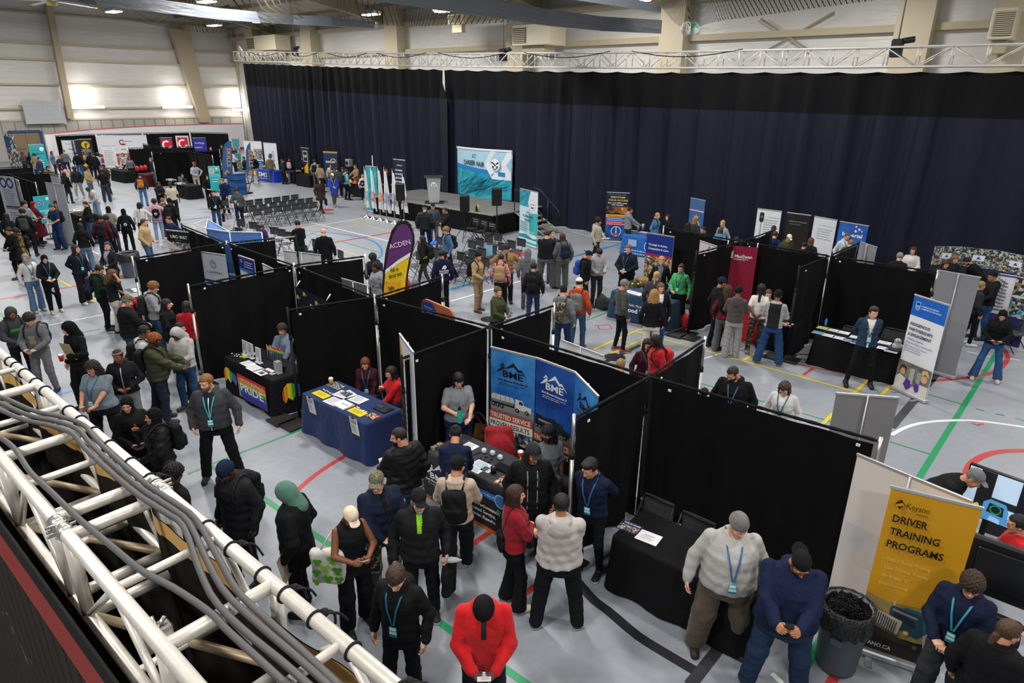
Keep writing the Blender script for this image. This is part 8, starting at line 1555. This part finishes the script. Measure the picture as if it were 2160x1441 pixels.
P(155,352,1.76,-25,'youth with curly black hair in a black puffer and pale sweatpants',top='puffer #1b1c20',legs='jogger #9d9a94',shoes='#c8c5bc',hair='curly black',skin='e',stance='walk',yaw=20)
P(184,354,1.72,60,'youth in a beige hoodie and grey jeans facing right',top='hoodie #a38c5c',legs='#4a5c74',hair='short black',skin='b',arms='pouch')
P(217,347,1.74,-60,'man in a brown jacket facing left by the listing banner',top='jacket #3c2c24',legs='#15161b',shoes='#a07a30',hair='short black',skin='d')
P(214,357,1.76,170,'youth in a black tee and baggy dark jeans seen from behind',top='tee #141416',legs='baggy #2c3844',shoes='#3a3a3e',hair='short black',skin='e')
P(131,348,1.64,-70,'person in a plum headscarf and pale pink jacket',top='jacket #c9a8a4',legs='#2a2c34',hat='hijab #4a2040',skin='b',fem=True,pack=('pale pink backpack on the plum headscarf','#c9a09c'))
P(134,363,1.66,150,'person in a black jacket with a dusky pink bag',top='jacket #151619',legs='#232a38',hair='long black',skin='b',pack=('black backpack on the person with the dusky pink bag','#1a1b1f'))
P(99,350,1.64,20,'woman in a brown headscarf with glasses at the far left booths',top='jacket #6a6430',legs='#2a2c34',hat='hijab #2c211c',skin='b',fem=True)
P(82,332,1.74,60,'man with short dark hair in a navy jacket by the teal poster',top='jacket #262f4a',legs='#23262e',hair='short dark',skin='b')
P(72,324,1.66,150,'woman with a round curly brown head of hair in a tan coat',top='coat #8a7660',legs='#2a2c34',hair='afro #3a2418',skin='c',fem=True)
P(62,321,1.70,30,'dark haired woman in dark clothes beside the teal poster',top='jacket #1c1d22',legs='#1c1d22',hair='long black',skin='c',fem=True)
P(45,321,1.74,-60,'person in a dark vest with grey sleeves at the far left',top='hoodie #3a3c42',legs='#1c1d22',hair='short black',skin='d',arms='phone')
P(109,319,1.66,70,'woman with long auburn hair in a denim blue jacket at the far booths',top='denim #4f7090',legs='#23262e',hair='verylong auburn',skin='a',fem=True)
P(122,328,1.66,-40,'blond woman in a navy cardigan with folded arms',top='sweater #23283c',legs='#23262e',hair='wavy blond',skin='a',fem=True,arms='cross')
P(134,316,1.78,172,'person in a grey sweater and cap seen from behind at the far banners',top='sweater #5f646c',legs='#23262e',hair='crop grey',hat='capback #4a4e54',skin='a')
P(161,321,1.76,170,'youth in a black hoodie and blue jeans before the dark navy banner',top='hoodie #131417',legs='#2f5080',hair='short black',skin='b')
P(189,321,1.74,165,'person in black before the yellow circle banner, left of two',top='jacket #131417',legs='#15161a',hair='long black',skin='c')
P(197,323,1.74,160,'person in black before the yellow circle banner, right of two',top='jacket #15171c',legs='#15161a',hair='short black',skin='c')
P(206,323,1.68,100,'person in a pale blue shirt and pale trousers at the far booths',top='shirt #a8bcc8',legs='#a8bac4',hair='afro black',skin='e',fem=True)
P(258,323,1.66,-20,'woman in a patterned blouse behind the table by the wide white banner',top=(SH_,M('#4a4650',.8,'spots',col2='#c0b8b8',scale=16)),legs='#1c1d22',hair='long brown',skin='a',fem=True,arms='table')
P(272,330,1.66,10,'person in grey patterned clothes behind the wide table, nearer the post',top='shirt #6a6870',legs='#1c1d22',hair='long dark',skin='c',fem=True)
P(294,366,1.70,172,'person in a black vest and pale blue sleeves with an orange backpack',top='hoodie #2a3038',legs='#3f6898',hair='short dark',skin='b',pack=('orange backpack on the person in blue jeans','#b0661c'))
P(317,333,1.78,-80,'grey haired man in a navy jacket beside the silver post',top='jacket #1a2440',legs='#3a5878',hair='crop grey',skin='a')
P(334,384,1.74,30,'bearded man in a black hoodie with folded arms before the laptop table',top='hoodie #15161a',legs='#1c2028',hair='short black',beard='beard black',skin='d',arms='cross')
I=P(358,385,1.76,8,'man in a cream tee shirt and dark jeans standing by the laptop table',top='tee #c9bda0',legs='#1c2030',hair='short black',beard='beard black',skin='e',yaw=25);hold(I,'paper','l','white paper in the hand of the man in the cream tee',tilt=10)
P(384,367,1.64,5,'seated dark haired woman behind the open laptop',stance='sit',top='sweater #23242a',legs='#1c1d22',hair='short black',skin='b',fem=True,arms='table')
P(409,343,1.78,15,'man in a red turban, pale sweater and cream trousers with a lanyard',top='sweater #9aa0aa',legs='slim #b5a88c',shoes='#8a8478',hat='turban #a83220',beard='beard black',skin='c',lan=True,arms='front hip')
P(436,369,1.72,5,'person in a black hood and black clothes left of the teal sign',top='hoodie #121215',legs='#121215',hat='hood #16171a',skin='a',arms='front')
I=P(449,402,1.74,8,'dark haired man in a black jacket and jeans with a lanyard by the chairs',top='jacket #15161a',legs='#26466c',hair='quiff dark',skin='a',lan=True,arms='front down',under='s #1c1d22');hold(I,'bag','l','black bag carried by the man in the black jacket near the chairs',BLKC,(.25,.38))
P(467,377,1.76,-55,'fair haired youth in a navy hoodie with a navy backpack',top='hoodie #16254c',legs='#15161b',shoes='#b8b8bc',hair='quiff #7a5838',skin='a',pack=('navy backpack on the fair haired youth','#16284c'))
I=P(498,398,1.74,-5,'curly haired youth in a charcoal sweater holding a drink',top='hoodie #44464a',legs='#15203a',hair='curly black',skin='c',lan=True,arms='cup down',stance='walk');hold(I,'cup','r','orange drink held by the curly haired youth in charcoal','#c8702a')
P(471,356,1.70,80,'balding seated man in an olive jacket behind the blue totes',stance='sit',top='jacket #3f3f30',legs='#2a2c30',hair='crop grey',skin='b',arms='lap',zadj=.25)
P(492,318,1.76,60,'person in a white shirt with black hair before the mosaic banner',top='shirt #d0d2d6',legs='#1c1d22',hair='curly black',skin='d',arms='reach front')
P(513,331,1.74,-60,'person in a black jacket between the two feather flags',top='jacket #1c1d22',legs='#8a8c92',hair='short black',skin='b',lan=True)
P(533,328,1.76,-30,'person in a black jacket and grey trousers right of the feather flags',top='jacket #17181c',legs='#9a9a9a',hair='short dark',skin='b',lan=True,stance='walk')
P(568,328,1.76,172,'person in a tan hooded jacket and jeans before the blue far table',top='hoodie #7c6a52',legs='#3a5c80',shoes='#5a4434',hair='crop grey',hat='capback #55583c',skin='a')
P(579,320,1.82,-10,'bald man in a black polo and khaki trousers with a lanyard',top='polo #15171c',legs='#6e6250',shoes='#3a2a22',hair='bald grey',skin='a',lan=True,wide=1.2,arms='down out')
P(610,332,1.70,165,'person in black with a pale pink backpack and flared jeans',top='jacket #15161a',legs='flare #3f6080',hair='short black',skin='c',fem=True,pack=('pale pink backpack on the flared jeans','#c8a8a4'))
P(596,336,1.62,120,'brown haired person partly behind the pale pink backpack',top='shirt #23263a',legs='#1c1d24',hair='lowpony brown',skin='a',fem=True)
P(638,331,1.74,10,'person in a black top with a cap behind the machine dealer tables',top='jacket #131417',legs='#15161a',hair='crop black',hat='capback #17171a',skin='b',lan=True,arms='reach')
P(664,337,1.78,160,'youth in a grey hoodie with a black backpack at the far tables',top='hoodie #8a8b8e',legs='#44464a',hair='mop #2c1f18',skin='a',pack=('black backpack on the tall youth in the grey hoodie','#17181b'))
P(675,346,1.70,150,'person in a tan patterned jacket behind the tall youth in grey',top='jacket #8f7c60',legs='#23262e',hair='long dark',skin='b')
P(697,345,1.66,10,'dark haired woman before the navy sunrise banner',top='sweater #b8a89c',legs='#23262e',hair='long dark',skin='b',fem=True)
I=P(673,378,1.68,30,'woman in a brown coat striding with a dark bag',top='coat #33291f',legs='slim #2a1e1a',shoes='#2a201c',hair='verylong #2a1b14',skin='b',fem=True,stance='walk',arms='down');hold(I,'bag','l','dark blue drawstring bag carried by the woman in the brown coat','#17202e',(.28,.36))
I=P(701,366,1.74,12,'man in a bright blue jacket, white cap and brown trousers',top='jacket #1c3fb0',legs='#5a4c40',shoes='#8a847c',hair='crop black',hat='cap #d8d8d8',skin='c',under='v #1c1d22',lan='#c8b84a',arms='front',stance='walk');hold(I,'paper','r','bright blue cloth carried by the man in the blue jacket','#1f48c8',(.3,.36),70,(0,.02,-.2))
P(700,354,1.62,165,'person with curly brown hair behind the white cap',top='jacket #5a564c',legs='#23262e',hair='curly brown',skin='a')
P(711,353,1.72,150,'person in a dark grey jacket near the helmet table',top='jacket #3a3c44',legs='#1c2434',shoes='#b8b8ba',hair='short black',skin='b')
P(722,353,1.65,-10,'brown haired youth with glasses leaning towards the helmet table',top='jacket #2c3040',legs='#1c1d24',hair='mop #4a2c1c',glasses='#2a2020',skin='a')
P(730,357,1.72,120,'person in a pale blue hooded jacket with black backpack straps',top='hoodie #5fa8bc',legs='#15161a',hair='short brown',skin='a',pack=('black backpack on the pale blue jacket','#1c1d22'))
P(749,348,1.76,-60,'balding man in a tan jacket behind the red hard hat',top='jacket #8c744e',legs='#44382c',hair='crop #6a5a44',skin='b',arms='reach front')
P(765,368,1.50,165,'blond child in a white top with a black emblem bag',top='hoodie #c9c4c4',legs='#131418',shoes='#c8c8c8',hair='long blond',skin='a',fem=True,pack=('black drawstring bag with emblem on the blond child','draw'))
P(815,357,1.70,-20,'red haired person with a lanyard behind the white flags',top='jacket #17181c',legs='#17181c',hair='long #8a3f24',skin='a',lan=True,fem=True)
P(793,357,1.74,160,'dark clothed person behind the white flags',top='jacket #17181c',legs='#17181c',hair='short dark',skin='b')
P(896,433,1.80,165,'man in a black quilted puffer and black cap seen from behind by the stage',top='puffer #181a20',legs='#16203a',hair='crop grey',hat='cap #17181b',skin='a',wide=1.2)
P(913,429,1.78,10,'man in a grey quilted jacket and navy cap facing the camera by the stage',top='puffer #3f4148',legs='#5a5e68',hair='crop grey',hat='cap #1a2038',skin='b',under='v #3f4f60')
P(938,438,1.78,-75,'man in a plain black jacket facing left by the stage',top='jacket #141518',legs='#1a1c20',hair='crop dark',skin='c',arms='cross',wide=1.15)
P(890,498,1.68,-110,'woman in a black jacket with neon green sleeves and dark leggings',top='jacket #17181a',legs='slim #33302f',shoes='#1a1a1c',hair='verylong black',skin='b',fem=True,stance='walk',stripe=(1.06,1.12,.3,'#9ccc1c',False),pack=('black backpack on the neon green sleeved woman','#17181b'))
P(940,479,1.74,-70,'blond youth in a blue sweater with a black backpack',top='sweater #3f5f80',legs='#15161c',shoes='#17171a',hair='mop sandy',skin='a',stance='walk',pack=('black backpack on the blond youth','#1b1c20'))
I=P(931,528,1.76,-165,'security guard in a navy jacket with a white emblem on the back',top='jacket #141b36',legs='#121318',hair='short black',skin='c')
dn=I['dir'](np.array([0,-1.,0]));rx=I['dir'](np.array([1.,0,0]));zc=1.22*I['s'];pb=I['T']((0,-I['back'](1.25)-.03,1.20));mb=MB()
put_text(mb,'PALADIN',pb-rx*.13,rx,np.array([0,0,1.]),.26,.045,M('#dfe2e8',.6),True,dn);put_text(mb,'SECURITY',pb-rx*.13-[0,0,.06],rx,np.array([0,0,1.]),.26,.045,M('#dfe2e8',.6),True,dn)
for q in([(-.07,.07),(-.01,.16),(.05,.18),(.03,.08)],[(.0,.06),(.05,.17),(.08,.12),(.05,.07)]):mb.poly([pb+rx*a+np.array([0,0,b])for a,b in q],M('#dfe2e8',.6))
o_=mb.build('back_print');V_=np.array([v.co[:]for v in o_.data.vertices]);o_.parent=I['root'];o_.matrix_parent_inverse=Matrix.LocRotScale(I['root'].location,I['root'].rotation_euler,I['root'].scale).inverted()
P(627,465,1.78,-150,'man in a black sweater with thick black hair by the bare pipe',top='sweater #121317',legs='#1c2c24',hair='short black',skin='b',yaw=30,arms='front')
P(682,482,1.78,170,'bald man in a black hoodie seen from behind',top='hoodie #101114',legs='#131417',hair='bald grey',skin='a',wide=1.15)
P(784,537,1.74,-30,'youth with tight black curls in a navy hoodie looking down',top='hoodie #171c30',legs='#1c2030',hair='curly black',skin='e',pitch=30,arms='front')
P(794,555,1.72,-60,'curly haired youth in a grey hoodie left of the purple flag',top='hoodie #8d8f93',legs='#3a3f4a',hair='curly black',skin='d',arms='front down',pitch=-4)
P(853,567,1.64,60,'long haired woman in red and white behind the yellow flag',top='jacket #b01822',legs='#c0b8b0',hair='verylong sandy',skin='a',fem=True)
P(875,591,1.64,170,'person in a grey hood just showing above the drape',top='hoodie #5c5f64',legs='#2a2c30',hat='hood #5c5f64',skin='b')
I=P(1009,533,1.68,50,'woman in a tan jacket and beige trousers with a black cap',top='jacket #a08460',legs='#8f7558',shoes='#4a2c1c',hair='lowpony black',hat='capback #15161a',skin='b',fem=True,arms='front',pack=('black backpack on the woman in the tan jacket','#17181b'));hold(I,'paper','mid','teal folder held by the woman in the tan jacket','#2f8fa0',(.32,.22),35)
P(1068,516,1.76,8,'curly haired youth with glasses in a tan work jacket',top='jacket #8c6a40',legs='#15161b',hair='mop #2c1c16',glasses='#2a2220',skin='a',arms='hip',wide=1.15,under='s #1c1d22')
P(1057,536,1.66,170,'person in a red floral sweater with a small tan backpack',top=(SW,M('#7c2c36',.85,'spots',col2='#c88a90',scale=22)),legs='#15161b',hair='short #2a1420',skin='b',fem=True,pack=('small tan backpack on the red floral sweater','#a0805c'))
I=P(1051,606,1.68,55,'woman in an olive sweater holding leaflets behind the drape',top='sweater #3c4028',legs='#15161b',hair='bun #5a3c28',skin='a',fem=True,wide=1.12,arms='front',yaw=10);hold(I,'paper','mid','blue and white leaflets held by the woman in olive',PH('#2a5fa0','#e4e6ea',20),(.2,.28),70)
P(1114,525,1.70,172,'person in a grey hooded sweatshirt with the hood up, walking away',top='hoodie #5d5f63',legs='#3a3c40',hat='hood #5d5f63',skin='b',stance='walk')
P(1126,555,1.66,176,'youth in a dark jacket and jeans with a square black backpack',top='jacket #1c1d22',legs='#1f3354',shoes='#b8a890',hair='short black',skin='b',pack=('square black backpack on the youth in jeans','#141518'))
P(1154,486,1.84,172,'very broad man in a black sweater seen from behind',top='sweater #14171c',legs='baggy #4a484a',shoes='#3a302c',hair='short #3a241c',skin='a',wide=1.5,stance='wide',arms='front')
P(1167,489,1.67,0,'person in jeans mostly hidden behind the broad man in black',top='jacket #2a3040',legs='#3f5c80',hair='crop grey',skin='a')
P(1186,493,1.74,-160,'long haired person in a grey jacket with a dark blue backpack',top='jacket #55565a',legs='baggy #4c4d50',shoes='#2a2826',hair='long #3a2318',skin='a',wide=1.2,yaw=-25,pack=('dark blue backpack on the long haired person in grey','#1c2434'))
I=P(1264,460,1.76,70,'youth with bushy black hair in a beige hoodie',top='hoodie #a39c8e',legs='#26262c',shoes='#2a2a2e',hair='afro black',skin='b',arms='down front',stance='walk',pitch=14);hold(I,'paper','l','white paper carried by the youth in the beige hoodie',tilt=5,size=(.2,.26))
P(1245,530,1.70,85,'youth in a black jacket and cap with a bright blue backpack',top='jacket #15161a',legs='#17181c',hair='short black',hat='capback #17181b',skin='b',pitch=26,pack=('bright blue backpack on the youth in the black cap','#173f9c'))
I=P(1266,526,1.74,25,'black haired youth in a light grey hoodie reading a leaflet',top='hoodie #96979a',legs='#2c2c30',shoes='#26262a',hair='bangs black',skin='b',pitch=34,arms='front');hold(I,'paper','mid','leaflet read by the black haired youth in light grey','#c8c4d8',(.26,.2),35)
P(1326,517,1.80,-25,'fair haired officer in a navy uniform jacket with a badge',top='jacket #161a26',legs='#12141c',hair='short #7a4c2c',skin='a',lan=True,wide=1.22,arms='pouch',yaw=-10)
P(1396,542,1.72,0,'smiling blond woman in a black blazer before the firefighter banner',top='blazer #141518',legs='#141518',hair='wavy blond',skin='a',fem=True,under='v #5a6a78')
P(1437,558,1.68,-18,'woman in a bright green blouse behind the dark teal table',top='shirt #3f9c5c',legs='#131418',hair='bun #2a1c16',skin='b',fem=True,lan='#2a3a5c',wide=1.15,arms='front down')
P(1319,590,1.78,115,'grey haired man in a charcoal sweater and black trousers',top='sweater #3e3f42',legs='slim #121317',shoes='#7a2f20',sole='#c8b8a8',hair='short grey',skin='b',glasses='#2a2422',stance='stand')
P(1386,573,1.70,165,'woman with a blond ponytail in a dark grey jacket',top='jacket #3a3a3e',legs='#1c1d24',hair='pony blond',skin='a',fem=True)
P(1395,598,1.68,10,'brown haired woman in a white top and black cardigan',top='coat #15161a',legs='#2c4a74',hair='long #6a4630',skin='a',fem=True,under='v #d0d0d2')
P(1381,613,1.68,176,'woman with curly blond hair in a black jacket and white trousers',top='jacket #121318',legs='wide #cbc3b2',shoes='#1c1c1e',hair='curlylong #a87c46',skin='a',fem=True)
P(1222,586,1.76,165,'man in an orange hoodie and white cap with a grey backpack',top='hoodie #a83c12',legs='#33506e',shoes='#5a4434',hair='short #2c1c16',hat='cap #d8d4d2',skin='a',yaw=-20,pack=('grey backpack on the man in the orange hoodie','#6a6a68'))
P(1189,602,1.76,160,'man in a grey hoodie with a black and white cap',top='hoodie #66686c',legs='#1d2d4a',hair='short black',hat='cap #1c1d20',skin='a',yaw=-20,arms='down face',pack=('camouflage backpack on the man in the grey hoodie','pack',M('#5a4a3c',.9,'camo',col2='#2a211a',scale=13)))
P(1330,437,1.76,100,'youth in a grey hoodie at the bright blue table',top='hoodie #7c7f86',legs='#2c2d32',hair='short black',skin='b',arms='reach front')
P(1388,449,1.68,60,'blond woman in a denim jacket with a black backpack',top='denim #4a7098',legs='#1c2430',hair='lowpony blond',skin='a',fem=True,pack=('black backpack on the denim jacket','#17181b'))
P(1409,452,1.66,-50,'dark haired woman in black smiling at the denim jacket',top='jacket #131417',legs='#131417',hair='long dark',skin='a',fem=True)
P(1466,459,1.68,160,'blond person in a dark jacket before the crest banner',top='jacket #2c2f2e',legs='#1c1d24',hair='long #8a6a40',skin='a',fem=True)
P(1452,470,1.66,150,'person with dark hair in black left of the crest banner',top='jacket #141416',legs='#141416',hair='long black',skin='b',arms='reach front')
P(1484,478,1.66,-60,'dark haired woman in black right of the crest banner',top='jacket #141416',legs='#141416',hair='lowpony black',skin='b',fem=True)
P(1525,465,1.72,-30,'blond officer in a grey uniform shirt with shoulder patch',top='shirt #8d949c',legs='#1c2030',hair='lowpony blond',skin='a',fem=True,under='v #20242c')
P(1521,481,1.55,170,'brown haired girl in a blue top before the uniformed officer',top='hoodie #4a86a8',legs='#1c2030',hair='long brown',skin='a',fem=True)
P(1555,500,1.60,160,'dark head just above the drape left of the survey banners',top='jacket #1c1d22',legs='#1c1d22',hair='short dark',skin='b')
P(1633,476,1.76,0,'dark skinned man standing before the snowy bridge banner',top='jacket #16171a',legs='#16171a',hair='crop black',skin='e')
P(1636,488,1.72,165,'person in a navy hoodie before the survey banners',top='hoodie #1b2a50',legs='#1c1d22',hair='short #3a2418',skin='a')
P(1667,496,1.72,30,'person in a white cap and olive hoodie before the black banner',top='hoodie #3a4028',legs='#1c1d22',hair='crop dark',hat='cap #d4cfc0',skin='b',pitch=28)
P(1712,502,1.66,170,'person with long brown hair before the fir tree banner',top='jacket #1c1c20',legs='#1c1d22',hair='verylong #5a3f28',skin='a',fem=True)
P(1698,511,1.62,160,'dark haired head left of the long brown hair',top='jacket #141416',legs='#1c1d22',hair='short black',skin='b')
P(1790,492,1.78,40,'man in a white shirt with a lanyard before the blue banner with stars',top='shirt #c3c6cb',legs='#23262e',hair='crop #6a4a38',skin='a',lan='#2a5f8c',pitch=24)
P(1797,506,1.66,165,'sandy haired boy in an olive jacket before the man in white',top='jacket #3c4230',legs='#23262e',hair='short sandy',skin='a')
P(1525,586,1.76,120,'man in a navy knit cap at the left of the maroon booth',top='jacket #15171c',legs='#15171c',hair='crop black',hat='beanie #16203c',skin='c')
P(1536,604,1.61,172,'woman with long curly hair in a maroon jacket and grey jeans',top='jacket #5f1826',legs='wide #55565a',shoes='#8a5c2c',hair='curlylong #4a3020',skin='c',fem=True)
P(1559,605,1.70,178,'student in a brown grey hoodie and pale grey jeans',top='hoodie #4a4442',legs='baggy #8f8f8d',shoes='#9a9a98',hair='short black',hat='beanie #141416',skin='d',arms='front')
P(1608,600,1.70,174,'student in a white tee with hands clasped behind the back',top='tee #dcd8d4',legs=('straight',M('#3f3c34',.9,'camo',col2='#24221d',scale=16)),shoes='#a09a8c',hair='wavy black',skin='d',fem=True,arms='back')
P(1622,612,1.75,10,'fair faced person seated behind the table of the maroon booth',stance='sit',top='shirt #b0a49a',legs='#23262e',hair='short #5a4434',skin='a')
P(1643,613,1.74,172,'student in a grey and black sweater and wide blue jeans',top='hoodie #9a9a9c',legs='wide #22406a',shoes='#9a6c3c',hair='short black',hat='beanie #131416',skin='d',arms='front',stripe=(.9,1.5,.13,'#131416',False),stance='wide')
P(1846,648,1.78,12,'man in a dark denim jacket and white shirt with hands behind his back',top='denim #26384f',legs='slim #121317',shoes='#0f0f11',hair='quiff #2a1c14',skin='a',lan='#2a3a4c',under='v #d4d2ce',arms='back',pitch=14,yaw=-12,stance='wide')
P(1900,533,1.72,170,'grey haired person in a dark coat behind the drape',top='jacket #1a1b20',legs='#1c1d22',hair='short #8a8780',skin='a')
P(1928,521,1.70,-10,'woman with long auburn hair in a white top behind the drape',top='sweater #d0ccc6',legs='#23262e',hair='verylong #3f2018',skin='a',fem=True,arms='front')
P(1998,550,1.66,40,'reddish haired woman in dark clothes before the photo collage',top='jacket #20242e',legs='#1c1d22',hair='long #4a2018',skin='a',fem=True,pitch=24)
P(2017,539,1.70,40,'fair long haired woman before the photo collage',top='jacket #1c1d22',legs='#1c1d22',hair='verylong #7c5c38',skin='a',fem=True,pitch=20)
P(2036,544,1.78,-80,'dark haired man in a black jacket bending left before the photo collage',top='jacket #121316',legs='#15161a',hair='short black',beard='beard black',skin='b',lean=35,wide=1.2)
I=P(2072,594,1.64,120,'light haired person with a pale bag behind the tall grey banner',top='jacket #26262a',legs='slim #121215',shoes='#c8c8ca',hair='short #8a7a44',skin='b');hold(I,'bag','l','grey printed bag carried behind the tall grey banner','#8f8f8f',(.36,.34))
P(2096,573,1.76,-60,'person in a black hoodie, black cap and jeans before the route map',top='hoodie #131417',legs='#24446c',shoes='#17171a',hair='crop black',hat='capback #17181b',skin='c',arms='front')
I=P(2118,656,1.64,5,'woman in a black headscarf and wide jeans looking at a phone',top='hoodie #101114',legs='flare #2f5280',shoes='#bdb39c',hat='hijab #0e0e10',skin='b',fem=True,arms='front',pitch=30,stance='wide');hold(I,'paper','mid','teal folder held by the woman in a black headscarf at the right','#2a6f78',(.3,.2),15)
P(1543,776,1.80,-10,'bearded man in a black hooded jacket with a lanyard behind the longest drape',top='hoodie #101114',legs='#131417',hair='crop #2a1f18',beard='beard #2a1f18',skin='b',lan=True,wide=1.3,yaw=30,pitch=30)
P(1655,810,1.66,-10,'woman with long wavy brown hair in a white top behind the longest drape',top='sweater #cfcdcb',legs='#23262e',hair='wavy #3f291c',skin='a',fem=True,lan=True,pitch=34)
P(1487,819,1.30,170,'dark head just showing over the longest drape',top='jacket #131417',legs='#131417',hair='short black',skin='b')
P(1380,708,1.68,-70,'person with long black braids in a red jacket behind the drapes',top='jacket #a8141e',legs='#17181c',hair='verylong black',skin='e',fem=True,pitch=22,pack=('red backpack on the person with long black braids','#b0141e'))
P(1364,748,1.64,20,'seated dark haired woman in maroon just above the drape',stance='sit',top='sweater #3a1420',legs='#17181c',hair='long black',skin='b',fem=True,zadj=.3,lan=True)
P(1310,758,1.70,170,'sandy haired seated person behind the truck booth drape',stance='sit',top='shirt #6a7078',legs='#23262e',hair='short sandy',skin='a')
P(594,685,1.74,-38,'seated curly haired man in a pale denim shirt at the rainbow table',stance='sit',top='shirt #6f8098',legs='#3a4250',hair='curly #3a2a1e',skin='a',beard='stash brown',arms='table',yaw=-20,pitch=8,under='s #4a6a6c')
P(769,758,1.66,-8,'seated woman with long auburn hair and a maroon sweater at the navy table',stance='sit',top='sweater #3a1620',legs='#23262e',hair='verylong #6a3a22',skin='a',fem=True,arms='lap',pitch=26,lan=True)
I=P(822,775,1.66,-70,'seated woman with glasses in a bright red top at the navy table',stance='sit',top='sweater #c01820',legs='#23262e',hair='long #2a1a15',skin='a',glasses='#c08a50',fem=True,arms='chin tphone',pitch=16);hold(I,'phone','l','dark phone looked at by the woman in the bright red top','#2a1a1e',tilt=40)
P(552,474,1.20,160,'child with curly brown hair in a violet top behind the blue canopy',stance='stand',top='hoodie #33265c',legs='#23262e',hair='curly brown',skin='c')
P(467,305,1.76,10,'person in a black cap standing by the far purple script banner',top='jacket #15161a',legs='#15161a',hair='crop dark',hat='capback #17181b',skin='b')
P(444,311,1.66,5,'light haired person just above the far drape',top='jacket #1c1d22',legs='#1c1d22',hair='short sandy',skin='a')
for o_ in list(bpy.data.objects):
 if o_.type=='MESH' and not o_.users_collection:bpy.data.objects.remove(o_)
